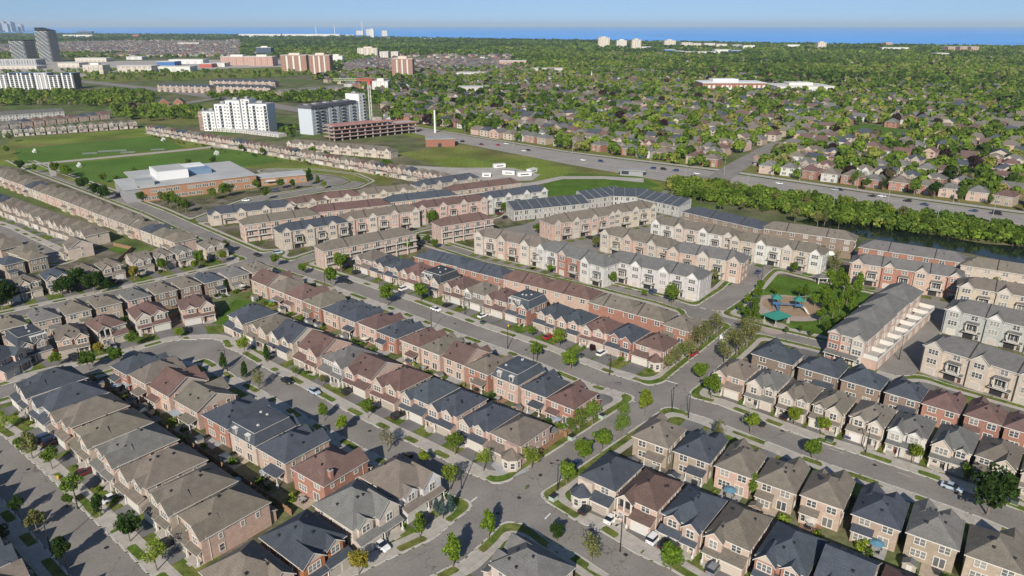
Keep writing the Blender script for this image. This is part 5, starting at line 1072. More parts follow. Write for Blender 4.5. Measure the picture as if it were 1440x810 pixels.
polymesh('far_shore', [(-200, 43.9), (-60, 43.6), (60, 43.4), (90, 43.6), (60, 44.2), (-60, 44.5)], .9, GROUND)
# chimneys and antenna by the left shore
for x, yt, yb, lab in ((445, 36, 50, 'thin pale stack by the left shore warehouses, left'), (471, 36, 50, 'thin pale stack by the left shore warehouses, right'), (510, 30, 50, 'thin lattice antenna by the left shore tower')):
    X, Y = W(x, yb); h = CAMH - Y * math.tan(PITCH + math.atan((yt - 405) / FPX)); T = thing('stack', lab, 'chimney stack', (X, Y, 0)); b = MB(); b.tube((0, 0, 0), (0, 0, h), 4, 2.5, 8); link('shaft', b.mesh('shaft', [TRIM]), T)
# ------------------------------------------------------------------ trees
nprng = np.random.default_rng(3)
def leaf_quads(C, size, outward=None, flat=.0):
    n = len(C); v = nprng.normal(size=(n, 3)); 
    if outward is not None: v = v * .8 + outward
    v /= np.linalg.norm(v, axis=1)[:, None]
    u = np.cross(v, nprng.normal(size=(n, 3))); u /= np.linalg.norm(u, axis=1)[:, None]; w = np.cross(v, u)
    s = (size * nprng.uniform(.6, 1.25, n))[:, None]; u = u * s; w = w * s * .8
    return np.stack([C - u - w * .6, C + u - w, C + u * .7 + w, C - u * .8 + w * .9], 1)
def crown(seed, n, rx, rz, zc, leaf, ncl, rc=.42, shape='round'):
    global nprng
    nprng = np.random.default_rng(seed)
    cs = []
    while len(cs) < ncl:
        p = nprng.uniform(-1, 1, 3)
        if np.linalg.norm(p) > 1: continue
        if shape == 'cone': f = 1 - (p[2] + 1) / 2 * .85; p[:2] *= f
        if shape == 'oval': p[:2] *= (.95 - .35 * max(0, p[2]))
        cs.append(p * (.78, .78, .82))
    cs = np.array(cs); k = nprng.integers(0, ncl, n); o = nprng.normal(size=(n, 3)); o /= np.linalg.norm(o, axis=1)[:, None]
    r = rc * nprng.uniform(.7, 1.25, ncl)
    pts = cs[k] + o * (r[k] * nprng.uniform(.45, 1.05, n) ** .6)[:, None]
    if shape == 'cone': pts[:, :2] *= (1 - .45 * np.clip((pts[:, 2] + 1) / 2, 0, 1))[:, None]
    C = pts * (rx, rx, rz) + (0, 0, zc)
    Q = leaf_quads(C, leaf, o).reshape(-1, 3)
    me = bpy.data.meshes.new('crown'); me.from_pydata(Q.tolist(), [], np.arange(len(Q)).reshape(-1, 4).tolist()); me.materials.append(LEAF); return me, cs * (rx, rx, rz) + (0, 0, zc)
def trunk(h, r, tips, seed):
    R = random.Random(seed); b = MB(); zt = h
    b.tube((0, 0, -.05), (R.uniform(-.1, .1), R.uniform(-.1, .1), zt * .55), r, r * .75, 7); b.tube((0, 0, zt * .54), (0, 0, zt), r * .75, r * .35, 6)
    for t in tips: b.tube((0, 0, zt * R.uniform(.5, .85)), tuple(t), r * .4, r * .1, 5)
    return b.mesh('trunk', [BARK])
def proto(kind, seed):
    P = dict(round=(1700, 2.3, 2.3, 4.5, .20, 19, .40, 'round'), oval=(1500, 1.6, 2.9, 4.3, .19, 18, .40, 'oval'), sparse=(950, 2.3, 2.6, 4.4, .14, 17, .38, 'round'), dark=(2000, 2.5, 2.3, 4.2, .21, 20, .42, 'round'), cone=(1500, 1.9, 3.3, 3.9, .18, 22, .36, 'cone'))[kind]
    n, rx, rz, zc, leaf, ncl, rc, sh = P
    me, tips = crown(seed, n, rx, rz, zc, leaf, ncl, rc, sh)
    return me, trunk(zc if kind != 'cone' else 5.5, .16, tips[:7 if kind == 'sparse' else 4], seed)
PROT = {k: [proto(k, 100 + i * 7 + len(k)) for i in range(4)] for k in ('round', 'oval', 'sparse', 'dark', 'cone')}
TC = dict(y=(.215, .28, .035), b=(.145, .225, .028), g=(.105, .170, .026), d=(.045, .085, .020), o=(.20, .205, .075), s=(.08, .125, .115), u=(.055, .024, .028), l=(.150, .225, .036), h=(.31, .26, .045), w=(.30, .285, .19))
TCN = dict(y='yellow-green', b='bright green', g='mid green', d='dark green', o='olive', s='blue-grey', u='dark purple', l='light green', h='golden', w='whitish')
TKN = dict(round='round', oval='upright', sparse='thinly leaved', dark='dense', cone='conical')
NT = [0]
def tree(p, kind, c, s, label, group=None):
    NT[0] += 1; R = random.Random(NT[0] * 31)
    me, tr = PROT[kind][R.randrange(4)]
    T = thing('tree', label, 'tree', (p[0], p[1], 0), R.uniform(0, 6.28), group)
    link('trunk', tr, T, scale=(s, s, s)); link('crown', me, T, color=jit(TC[c], .14), scale=(s * R.uniform(.85, 1.15), s * R.uniform(.85, 1.15), s * R.uniform(.95, 1.06)))
    return T
KK = dict(r='round', v='oval', p='sparse', k='dark', c='cone')
def trees(spec, phrase):
    L_ = [q.split() for q in spec.split(';') if q.strip()]
    L_.sort(key=lambda q: float(q[0]))
    for i, q in enumerate(L_):
        x, y = float(q[0]), float(q[1]); k = KK[q[2][0]]; c = q[2][1]; s = float(q[3]) if len(q) > 3 else 1.0
        tree(W(x, y), k, c, s, '%s %s tree, %s from left %s' % (TCN[c], TKN[k], ORD[i], phrase), 'trees ' + phrase)
trees('8 606 py .9;46 645 vo 1.1;74 660 rl .9;107 702 rl .9;141 727 vd .9;183 762 rd 1;221 803 py 1;31 637 rl .7;98 712 rg .5', 'along the sunlit kerb at lower left')
trees('53 748 ro .85;93 796 rd 1;28 728 rd .75;6 768 rd .8', 'along the shaded kerb at lower left')
trees('687 757 vb 1;637 798 vb 1.1;590 757 rl .8;505 808 rh .9;590 735 ry .4', 'on the street below the crossroads')
trees('633 690 py 1.1;680 663 py 1;640 640 rl .9;597 655 ry .6;575 668 py .7;518 588 rl .85;482 612 ry .8;456 592 vl .8;545 636 pw 1;530 682 ry .5', 'on the crescent near the crossroads')
trees('623 730 cs .7;634 722 cs .75;614 722 cs .6', 'by the white corner house, spruces')
trees('747 660 py 1.0;833 597 rl 1.05;815 605 pl .9;803 612 pl .8;873 617 pl 1.1;907 586 ry 1.1', 'along the cross street by the pool')
trees('820 650 rb 1;845 638 rb 1.1;797 681 rb 1;876 590 pl .8;740 690 pl .2', 'on the far side of the cross street')
trees('832 790 po 1;943 804 rb .95;783 762 rd .7;1150 812 rb .8', 'on the lower right street')
trees('345 499 ry .95;376 509 cd .95;315 520 cd .9;345 532 cd .9;364 549 po 1;416 530 pl .6;454 543 ro .6;433 620 rl .7', 'on the upper crescent')
trees('126 521 kg 1;164 511 kg .95;188 490 rl .9;140 500 rh .7;80 516 ry .8;252 476 ry .6;66 502 ry .6', 'along the crescent bend')
trees('12 428 kd 1.5;4 436 kd 1.2;318 412 cd .75;112 452 rg .5', 'among the back gardens at upper left')
trees('100 414 kd 1.3;117 408 kd 1.5;133 412 kd 1.4;87 416 kd 1.1;148 410 kd .9;190 395 rh 1;230 383 rb 1;282 374 rb 1.1;275 380 ry .7;40 374 rg .9;50 374 rg .8', 'along the upper left back street')
trees('545 430 rb 1.45;592 424 rb 1.2;748 474 rb .6;786 490 ry 1.1;754 505 rb .9;802 521 rb 1.1;833 497 ru .5;560 470 po .7', 'along main street in the middle')
trees('485 379 rb 1;555 356 rb 1;572 356 rb 1.1;587 344 rg .9;608 316 kg 1.2;641 305 kg 1.3;670 301 kg 1.2;709 300 rg 1;600 345 rg .8;612 350 rg .8', 'around the town street')
trees('424 347 rg 1;457 337 rg 1.1;480 383 rb 1.3;466 404 rb 1.35;387 376 rb .9;425 387 rb .8;317 356 rg .9;313 370 ry .9;395 330 rg .6', 'at the upper crossroads')
trees('773 386 rb .7;860 402 rl .9;945 430 rb 1.4;906 418 rb .5;728 362 rg .8;755 330 rg .9;838 352 ro 1;1003 395 ro .8;990 400 rl .9', 'along the lane behind main street')
trees('994 482 po 1.26;1008 472 po 1.26;982 490 po 1.18;968 508 po 1.18;950 516 po 1.01;1036 500 po 1.43;1018 512 po 1.34;1050 488 po 1.43;1060 478 po 1.18;1026 488 po 1.18;1046 470 po 1.09', 'along the park avenue')
trees('985 536 rb 1.0;1000 560 rb 1.15;940 520 ro .9;958 505 rg .8', 'at the park avenue corner')
trees('1064 424 rb 0.92;1060 454 vg 1.01;1123 420 rb 0.84;1160 427 rb 1.09;1167 400 vb 1.09;1190 428 vb 1.09;1170 448 vb 1.18;1152 456 rb 0.92;1208 407 vb 1.09;1203 418 vb 1.09;1180 400 vb 1.09;1090 416 rb 0.59;1060 442 vg 1.09;1180 462 kg 0.92;1105 470 rg 0.42;1125 468 rg 0.42;1140 474 rg 0.42;1050 456 vg 0.92;1040 440 rl 0.59;1186 412 vb 1.18;1160 440 vb 1.09;1196 446 vb 1.18;1176 474 rg 0.67;1132 422 vg 0.92;1145 432 rb 0.84;1172 412 vb 1.01;1196 428 kg 1.01;1180 440 vb 1.01;1068 410 rb 0.76;1052 432 rb 0.76;1160 470 rg 0.76', 'in the playground park')
trees('1040 350 pw 1.3;1067 360 pw 1.3;1090 363 pw 1.3;1120 366 pw 1.3;1173 386 po 1.4;1203 386 pw 1.4;1227 396 rb 1.1;1115 386 rg .9;1270 398 rl .9;1303 406 po 1.2;1353 420 rl 1;1393 420 ro 1.3;1370 424 po 1.2;1150 366 rb 1.2;1425 425 po 1.2;1245 400 po 1.1', 'along the upper lane')
trees('1055 610 ry .9;1117 598 ry .9;1155 612 ry .8;1142 645 rb .9;1283 652 ry .8;1388 724 kd 1.7;1357 676 rl .7;1060 702 rb .9;1010 620 po .8', 'along main street at the right')
trees('118 268 kd 1.4;138 278 kd 1.5;148 282 kd 1.4;178 277 kg 1;192 280 kg 1;200 284 kg 1;240 293 rl 1.5;250 295 rl 1.4;230 288 ro 1.2;300 282 rl 1.2;316 278 rl 1.4;325 276 ro 1.3;362 269 rl 1.2;396 266 rg 1.1;412 267 rg 1.1;436 261 vd 1.6;448 262 vg 1.1;374 282 rg 1.1;456 266 ry .9;262 300 rg 1.2', 'around the school')
trees('80 246 rb 1.4;92 249 rb 1.4;97 251 rb 1.3;15 200 rl 1.2;10 218 rl 1.2;190 252 rl 1.2;200 255 rl 1.2;300 234 rg 1.2;266 236 rg 1.1;30 240 kd 1.3;50 244 rl 1;145 258 rl 1.1;165 262 rl 1.1;175 265 rg 1.1;545 244 kg 1.6;440 221 rb 1.3;460 226 rg 1.2;340 214 rg 1;370 219 rg 1;420 224 kd 1.1', 'around the sports fields')
# belt of trees between pond and highway
R = random.Random(21); n = 0
def sproj(x, y): return .656 * x + .755 * y
while n < 62:
    x, y = R.uniform(60, 330), R.uniform(290, 480); s = sproj(x, y); px_, py_ = PX(x, y)
    if px_ < 945 or px_ > 1470: continue
    hi = 434; lo = 402 + (0 if px_ > 1180 else -22 - (1180 - px_) * .02)
    if not lo < s < hi or math.dist((x, y), NROAD2[1]) < 22 or math.dist((x, y), NROAD2[0]) < 24: continue
    if px_ > 1180 and py_ > 318 + (px_ - 1180) * .115: continue
    tree((x, y), R.choice(('round', 'round', 'oval', 'sparse')), R.choice('bglboybg'), R.uniform(.85, 1.4), 'leafy tree in the dense belt between pond and highway', 'trees between pond and highway'); n += 1
# mixed-tone masses nobody could count
ico_v = None
def mass(name, P, H, tone, nq, leafk, core=True, ratio=.40, seed=1):
    rg = np.random.default_rng(seed); n = len(P); P = np.asarray(P); H = np.asarray(H); tone = np.asarray(tone)
    tone = np.clip(tone + .10 * np.sin(P[:, 0] / 143. + 1.3 * np.sin(P[:, 1] / 210.)) + .08 * np.sin(P[:, 1] / 97. + P[:, 0] / 310.) - np.clip((P[:, 1] - 2500) / 9000., 0, .25), 0, 1) * (tone < .83) + tone * (tone >= .83)
    o = rg.normal(size=(n, nq, 3)); o /= np.linalg.norm(o, axis=2)[:, :, None]; o[:, :, 2] = np.where(o[:, :, 2] < -.5, -o[:, :, 2], o[:, :, 2])
    lump = rg.uniform(.8, 1.15, size=(n, nq, 1))
    rad = np.stack([H * ratio, H * ratio, H * .42], 1)[:, None, :]
    C = o * lump * rad; C[:, :, 2] += (H * .55)[:, None]; C[:, :, 0] += P[:, 0:1]; C[:, :, 1] += P[:, 1:2]
    v = o + rg.normal(size=o.shape) * .45; v /= np.linalg.norm(v, axis=2)[:, :, None]; u = np.cross(v, rg.normal(size=o.shape)); u /= np.linalg.norm(u, axis=2)[:, :, None]; w = np.cross(v, u)
    s = (H * leafk)[:, None, None] * rg.uniform(.7, 1.3, size=(n, nq, 1)); u *= s; w *= s
    Q = np.stack([C - u - w * .7, C + u - w, C + u * .8 + w, C - u * .9 + w * .8], 2).reshape(-1, 3)
    N4 = len(Q) // 4
    me = bpy.data.meshes.new(name); me.vertices.add(len(Q)); me.vertices.foreach_set('co', Q.astype(np.float32).ravel())
    me.loops.add(len(Q)); me.loops.foreach_set('vertex_index', np.arange(len(Q), dtype=np.int32)); me.polygons.add(N4); me.polygons.foreach_set('loop_start', np.arange(0, len(Q), 4, dtype=np.int32))
    at = me.attributes.new('tone', 'FLOAT', 'POINT'); at.data.foreach_set('value', np.repeat(tone, nq * 4).astype(np.float32))
    me.materials.append(LEAFA); me.update(); me.validate()
    return link(name, me, kind='stuff')
def tones(n, rg): return np.clip(rg.choice([.15, .3, .42, .5, .6, .7, .82, .92, .99], size=n, p=[.06, .16, .2, .19, .15, .10, .06, .05, .03]) + rg.normal(size=n) * .04, 0, 1)
rg = np.random.default_rng(9)
# undergrowth of the belt
P = []
while len(P) < 1200:
    x, y = rg.uniform(60, 350), rg.uniform(270, 480); s = sproj(x, y); px_, py_ = PX(x, y)
    if 940 < px_ < 1480 and 394 < s < 439 and not (px_ > 1170 and py_ > 316 + (px_ - 1170) * .118): P.append((x, y))
mass('undergrowth', P, rg.uniform(1.8, 6, len(P)), tones(len(P), rg) * .62 + .2, 46, .12, ratio=.55, seed=4)
def inpoly(px, py, poly):
    c = np.zeros(px.shape, bool); j = len(poly) - 1
    for i in range(len(poly)):
        xi, yi = poly[i]; xj, yj = poly[j]
        c ^= ((yi > py) != (yj > py)) & (px < (xj - xi) * (py - yi) / (yj - yi + 1e-12) + xi); j = i
    return c
def scatter(n, x0, x1, y0, y1, seed):
    r = np.random.default_rng(seed); return r.uniform(x0, x1, n), r.uniform(y0, y1, n)
def PXv(X, Y):
    df = Y * math.cos(PITCH) + CAMH * math.sin(PITCH); du = Y * math.sin(PITCH) - CAMH * math.cos(PITCH); return 720 + FPX * X / df, 405 - FPX * du / df
FIELD = [(1195, 178), (1215, 174), (1292, 186), (1288, 194), (1240, 198), (1200, 190)]
def free(X, Y, extra=0):
    ok = np.ones(X.shape, bool)
    for (ax, ay), (bx, by) in list(zip(NROAD[:-1], NROAD[1:])) + list(zip(NROAD2[:-1], NROAD2[1:])):
        dx, dy = bx - ax, by - ay; t = np.clip(((X - ax) * dx + (Y - ay) * dy) / (dx * dx + dy * dy), 0, 1); ok &= np.hypot(X - ax - t * dx, Y - ay - t * dy) > 13
    for (bx, by, hw, hd) in BLD: ok &= ~((np.abs(X - bx) < hw + extra) & (np.abs(Y - by) < hd + extra))
    return ok
TR = [(525, 128), (470, 118), (440, 112), (470, 104), (640, 98), (960, 92), (1500, 92), (1500, 330), (1440, 300), (1240, 272), (1017, 240), (800, 212), (640, 184), (545, 168), (535, 140)]
# rows of houses beyond the highway
DIR = np.array((.755, -.656)); NRM = np.array((.656, .755))
hx = []; R = random.Random(4)
for k in range(34):
    s = 507 + (k // 2) * 58 + (k % 2) * 27; amp = 0 if k < 2 else 10
    for t in np.arange(-1500, 900, 14.5):
        if R.random() < .10 + .012 * k: continue
        st = s + amp * math.sin(t / 90. + k * .8); p = DIR * (t + R.uniform(-1.5, 1.5)) + NRM * (st + R.uniform(-1.5, 1.5)); px_, py_ = PX(*p)
        if not (-20 < px_ < 1470): continue
        if not inpoly(np.array([px_]), np.array([py_]), TR)[0] or inpoly(np.array([px_]), np.array([py_]), FIELD)[0]: continue
        if not free(np.array([p[0]]), np.array([p[1]]), 4)[0]: continue
        if abs((p[0] - N0[0][0]) * 0) > 1: continue
        hx.append((k, float(p[0]), float(p[1]), px_, math.hypot(p[0], p[1])))
hx.sort(key=lambda q: q[4]); near = hx[:78]; far = hx[78:]
near.sort(key=lambda q: (q[0], q[3])); cnt = {}
wallsT = 'pppRRRycwp'; roofsT = 'ktktbkrt'
for (k, x, y, px_, dd) in near:
    i = cnt.get(k, 0); cnt[k] = i + 1; r_ = R.choice(roofsT); w_ = R.choice(wallsT); st = R.choice('hhfsh')
    ang = math.atan2(NRM[1], NRM[0]) + (math.pi if k % 2 == 1 else 0) + R.uniform(-.15, .15)
    house((x, y), ang, R.uniform(10, 12.5), R.uniform(11, 13), r_, w_, st, 0, '%s house, %s roof, %s from left in the %s row beyond the highway' % (WN[w_], RN[r_], ORD[i], ORD[k]), 'house', 'houses beyond the highway', False, seed=len(hx) + i * 7 + k)
# farther houses: one mass
def far_houses(L, name, seed):
    b = MB(); R = random.Random(seed); 
    for (x, y, sc_) in L:
        a = R.choice((-.716, -.716, .855, .855, R.uniform(0, 3))); w, d, e = R.uniform(4.5, 6.5) * sc_, R.uniform(5, 7.5) * sc_, R.uniform(4.8, 6); ca, sa = math.cos(a), math.sin(a); wi = R.randrange(5); ri = 5 + R.randrange(4); n = len(b.v); h = R.uniform(2.6, 3.8) * sc_; o = .4
        def P_(u, v, z): return (x + u * ca - v * sa, y + u * sa + v * ca, z)
        b.v += [P_(-w, -d, 0), P_(w, -d, 0), P_(w, d, 0), P_(-w, d, 0), P_(-w, -d, e), P_(w, -d, e), P_(w, d, e), P_(-w, d, e)]
        for q in ((0, 1, 5, 4), (1, 2, 6, 5), (2, 3, 7, 6), (3, 0, 4, 7)): b.f.append(tuple(n + i for i in q)); b.m.append(wi)
        n = len(b.v); g_ = R.random() < .4; k = 0 if g_ else d * .6
        b.v += [P_(-w - o, -d - o, e), P_(w + o, -d - o, e), P_(w + o, d + o, e), P_(-w - o, d + o, e), P_(0, -d - o + k, e + h), P_(0, d + o - k, e + h)]
        for q, mm in (((0, 1, 4), wi if g_ else ri), ((1, 2, 5, 4), ri), ((2, 3, 5), wi if g_ else ri), ((3, 0, 4, 5), ri)): b.f.append(tuple(n + i for i in q)); b.m.append(mm)
        for u in (-.5, .5):
            for zz in (1.2, 3.6):
                n = len(b.v); b.v += [P_(w * u - .8, -d - .06, zz), P_(w * u + .8, -d - .06, zz), P_(w * u + .8, -d - .06, zz + 1.2), P_(w * u - .8, -d - .06, zz + 1.2)]; b.f.append((n, n + 1, n + 2, n + 3)); b.m.append(9)
    ms = [mat('far_wall_' + k, WC[k], var=.08) for k in 'pRywc'] + [mat('far_roof_' + k, RC[k], var=.1) for k in 'tkbr'] + [GLASS]
    return link(name, b.mesh(name, ms), kind='stuff')
X, Y = scatter(9000, -3600, 3600, 1300, 6000, 31); px_, py_ = PXv(X, Y)
dens = np.where((px_ < 720) & (py_ < 100), .8, np.where(py_ > 72, .55, .22)); dens = np.where((px_ < 330) & (py_ < 80) & (py_ > 58), 1., dens); dens = np.where((px_ > 480) & (px_ < 700) & (py_ > 80) & (py_ < 108), 1., dens)
ok = (px_ > -20) & (px_ < 1460) & (py_ > 54 + px_ * .008) & (py_ < 104) & ((Y < 3800) | (np.random.default_rng(2).random(len(X)) < .4)) & (np.random.default_rng(1).random(len(X)) < dens) & free(X, Y, 12) & ~((px_ < 500) & (py_ > 80)) & ~inpoly(px_, py_, TR)
LF = [(x, y, 1.0) for (_, x, y, _, _) in far] + [(x, y, 1.15) for x, y in zip(X[ok], Y[ok])]
X2, Y2 = scatter(900, -1300, 100, 1100, 1900, 41); p2, q2 = PXv(X2, Y2); ok2 = inpoly(p2, q2, [(480, 88), (700, 84), (700, 108), (480, 112)]) & free(X2, Y2, 6); LF += [(x, y, 1.) for x, y in zip(X2[ok2], Y2[ok2])]
for n_, x0_, x1_, y0_, y1_, pl_, sd_ in ((9000, -3600, -500, 2300, 4700, [(-20, 57), (345, 55), (330, 70), (480, 74), (480, 80), (-20, 80)], 43), (5200, -700, 60, 1350, 2250, [(470, 80), (700, 80), (730, 95), (700, 109), (480, 112)], 44), (2500, -1300, 3000, 2000, 3300, [(700, 72), (960, 76), (1400, 80), (1400, 92), (720, 90)], 45)):
    X3, Y3 = scatter(n_, x0_, x1_, y0_, y1_, sd_); p3, q3 = PXv(X3, Y3); k3 = inpoly(p3, q3, pl_) & free(X3, Y3, 8); X3, Y3 = X3[k3], Y3[k3]
    if sd_ == 45: X3, Y3 = X3[::4], Y3[::4]
    LF += [(x, y, 1.1) for x, y in zip(X3[:(850 if sd_ == 44 else 3000)], Y3[:(850 if sd_ == 44 else 3000)])]
far_houses(LF, 'distant_houses', 8)
# trees of the tract: the nearest ones singly, the rest as one canopy
X, Y = scatter(42000, -950, 1400, 380, 1900, 51); px_, py_ = PXv(X, Y); s = sproj(X, Y)
ok = inpoly(px_, py_, TR) & (px_ < 1470) & (s > 487) & ~inpoly(px_, py_, FIELD) & free(X, Y)
X, Y, s = X[ok], Y[ok], s[ok]
grid = {}
for (_, hx_, hy_, _, _) in hx: grid.setdefault((int(hx_ // 12), int(hy_ // 12)), []).append((hx_, hy_))
for (hx_, hy_, _) in LF: grid.setdefault((int(hx_ // 12), int(hy_ // 12)), []).append((hx_, hy_))
taken = {}; keep = []
for x, y in zip(X, Y):
    gi, gj = int(x // 12), int(y // 12); bad = False
    for a in (-1, 0, 1):
        for b_ in (-1, 0, 1):
            for q in grid.get((gi + a, gj + b_), ()):
                if (q[0] - x) ** 2 + (q[1] - y) ** 2 < 66: bad = True
            for q in taken.get((gi + a, gj + b_), ()):
                if (q[0] - x) ** 2 + (q[1] - y) ** 2 < 40: bad = True
    if not bad: taken.setdefault((gi, gj), []).append((x, y)); keep.append((x, y))
P = np.array(keep); dd = np.hypot(P[:, 0], P[:, 1]); od = np.argsort(dd); nn = max(0, 298 - NT[0]); rg = np.random.default_rng(17)
R = random.Random(77)
for i in od[:nn]:
    c = R.choice('bggldoglgu'); k = R.choice(('round', 'round', 'oval', 'dark', 'sparse'))
    tree(tuple(P[i]), k, c, R.uniform(1.0, 1.7), '%s %s tree among the nearest houses beyond the highway' % (TCN[c], TKN[k]), '%s %s trees beyond the highway' % (TCN[c], TKN[k]))
P = P[od[nn:]]; dd = dd[od[nn:]]
H = rg.uniform(5.5, 12.5, len(P)); t_ = tones(len(P), rg); a = dd < 900
mass('tree_canopy', P[a], H[a], t_[a], 90, .105, seed=5); mass('tree_canopy', P[~a], H[~a], t_[~a], 44, .15, seed=6)
# wooded plain to the lake
def band(n, y0, y1, seed, polys, h0, h1, nq, lk, prob=None, name='distant_woods', ratio=.5):
    xm = y1 * .78 + 60; X, Y = scatter(n, -xm, xm, y0, y1, seed); px_, py_ = PXv(X, Y); ok = (px_ > -40) & (px_ < 1480)
    m = np.zeros(len(X), bool)
    for q in polys: m |= inpoly(px_, py_, q)
    ok &= m & free(X, Y)
    if prob is not None: ok &= np.random.default_rng(seed).random(len(X)) < prob(px_, py_)
    X, Y = X[ok], Y[ok]; r = np.random.default_rng(seed + 1); 
    if len(X): mass(name, np.stack([X, Y], 1), r.uniform(h0, h1, len(X)), np.clip(tones(len(X), r) * .8 + .02, 0, .9), nq, lk, seed=seed, ratio=ratio)
    return len(X)
PLAIN = [(-50, 47), (330, 49.6), (480, 51.8), (720, 57), (960, 60.8), (1200, 64.5), (1440, 68.2), (1500, 70), (1500, 94), (960, 94), (640, 100), (480, 106), (440, 82), (-50, 84)]
pr = lambda a, b: np.where((a < 340) & (b > 57) & (b < 82), .18, np.where((a > 480) & (a < 720) & (b > 78), .4, 1.))
band(16000, 1300, 2700, 61, [PLAIN], 8, 14, 34, .15, pr, ratio=.46)
band(24000, 2700, 5200, 62, [PLAIN], 10, 16, 20, .22, pr, ratio=.75)
band(14000, 5200, 11000, 63, [PLAIN], 11, 16, 14, .32, None, ratio=1.3)
band(9000, 560, 1150, 64, [[(-20, 128), (110, 125), (215, 133), (215, 148), (150, 150), (0, 150), (-20, 150)], [(150, 153), (282, 153), (282, 168), (205, 172), (160, 166)], [(290, 136), (470, 127), (470, 146), (425, 146), (385, 144), (300, 142)], [(385, 188), (420, 182), (420, 192), (400, 196)], [(470, 128), (530, 128), (540, 150), (480, 140)]], 5, 10, 60, .12, None, name='woodland', ratio=.45)
band(3500, 900, 1700, 65, [[(110, 96), (300, 100), (440, 96), (440, 108), (330, 112), (110, 116)], [(0, 82), (480, 82), (480, 100), (0, 110)]], 5, 9, 34, .15, lambda a, b: np.full(a.shape, .35), name='woodland', ratio=.45)
band(3500, 470, 720, 66, [[(205, 188), (340, 215), (480, 232), (560, 248), (540, 250), (330, 218), (212, 196)]], 1.2, 2.6, 30, .16, lambda a, b: np.full(a.shape, .8), name='shrubbery', ratio=.6)
polymesh('far_meadow', [(100, 110), (160, 102), (330, 97), (440, 93), (460, 104), (330, 110), (200, 114), (120, 118)], .25, MEAD)
polymesh('mall_yard', [(-20, 88), (300, 84), (480, 84), (480, 92), (330, 96), (150, 104), (100, 110), (-20, 128)], .2, GRAV)
polymesh('park_field', FIELD, .25, PLAWN)
polymesh('scrubland', [(150, 152), (300, 148), (285, 176), (205, 174)], .2, MEAD)
# ------------------------------------------------------------------ shrubs in front gardens
SHB = [crown(300 + i, 160, .8, .55, .5, .17, 6, .5)[0] for i in range(3)]
R = random.Random(91); ns = 0
for gi, (A, dirs, side, dep) in enumerate(ROWS[:20]):
    if gi in (3, 4, 5, 6, 7, 19): continue
    for i in range(len(A)):
        d = dirs[i]; nd = np.array((d[1], -d[0])) if side == 'R' else np.array((-d[1], d[0])); dp = dep if np.isscalar(dep) else dep[i]
        for q in range(2):
            p = A[i] + nd * (dp / 2 + R.uniform(.8, 2.2)) + d * R.uniform(-4.2, 4.2)
            if sdat(*p) > 4.5 and DR[min(int((p[1] - GY0) / GS), DR.shape[0] - 1), min(int((p[0] - GX0) / GS), DR.shape[1] - 1)] < -.6:
                ns += 1
                o = link('garden_shrub', SHB[R.randrange(3)], None, (p[0], p[1], .05), R.uniform(0, 6), jit(TC[R.choice('gdgloyu')], .15), 'low shrub growing against a house front beside its lawn', 'shrub', 'shrubs at the house fronts', scale=R.uniform(.8, 1.4))

# ------------------------------------------------------------------ things standing about in the back yards
SHEDM = [mat('shed_a', (.40, .36, .30), var=.05), mat('shed_b', (.24, .25, .26), var=.05), mat('shed_c', (.30, .19, .12), var=.1)]; CANV = [mat('canvas_a', (.55, .50, .42), var=.05), mat('canvas_b', (.25, .28, .32), var=.05), mat('canvas_c', (.10, .22, .30), var=.05)]
_s = MB(); _s.box(-1.2, 1.2, -.9, .9, 0, 1.9); SHW = [_s.mesh('wall', [m]) for m in SHEDM]; _s = MB(); gable(_s, 0, 1.2, -1.0, 1.0, 1.9, .5, oh=.15, th=.08); SHR = _s.mesh('roof', [ROOF, TRIM]); _s = MB(); _s.box(-.5, .5, -.95, -.9, .05, 1.7); SHD = _s.mesh('door', [TRIM])
_s = MB(); _s.tube((0, 0, 0), (0, 0, 2.3), .04, .04, 6); UMP = _s.mesh('pole', [GREYM])
def _umb(m):
    b = MB(); n = 8; r = [(1.5 * math.cos(2 * math.pi * i / n), 1.5 * math.sin(2 * math.pi * i / n), 2.05) for i in range(n)]
    for i in range(n): b.poly([r[i], r[(i + 1) % n], (0, 0, 2.55)])
    return b.mesh('canopy', [m])
UMC = [_umb(m) for m in CANV]; _s = MB(); _s.box(-.8, .8, -.5, .5, .68, .74); TBT = _s.mesh('table_top', [GREYM]); _s = MB(); [_s.box(a - .05, a + .05, c - .05, c + .05, 0, .68) for a in (-.7, .7) for c in (-.4, .4)]; TBL = _s.mesh('frame', [DARK])
_s = MB(); _s.box(-.25, .25, -.25, .25, .38, .44); _s.box(-.25, .25, .2, .26, .44, .9); _s.box(-.22, -.16, -.22, -.16, 0, .38); _s.box(.16, .22, -.22, -.16, 0, .38); _s.box(-.22, -.16, .16, .22, 0, .38); _s.box(.16, .22, .16, .22, 0, .38); CHR = _s.mesh('patio_chair', [DARK])
_s = MB(); _s.box(-.6, .6, -.3, .3, .1, .85); _s.tube((-.55, 0, .9), (.55, 0, .9), .28, .28, 8); BBQ = _s.mesh('barbecue', [DARK])
PATIO = [mat('patio_grey', (.33, .32, .30), var=.12, scale=.8), mat('patio_tan', (.38, .31, .24), var=.12, scale=.8), mat('deck_wood', (.26, .16, .10), var=.2, scale=2)]
R = random.Random(123)
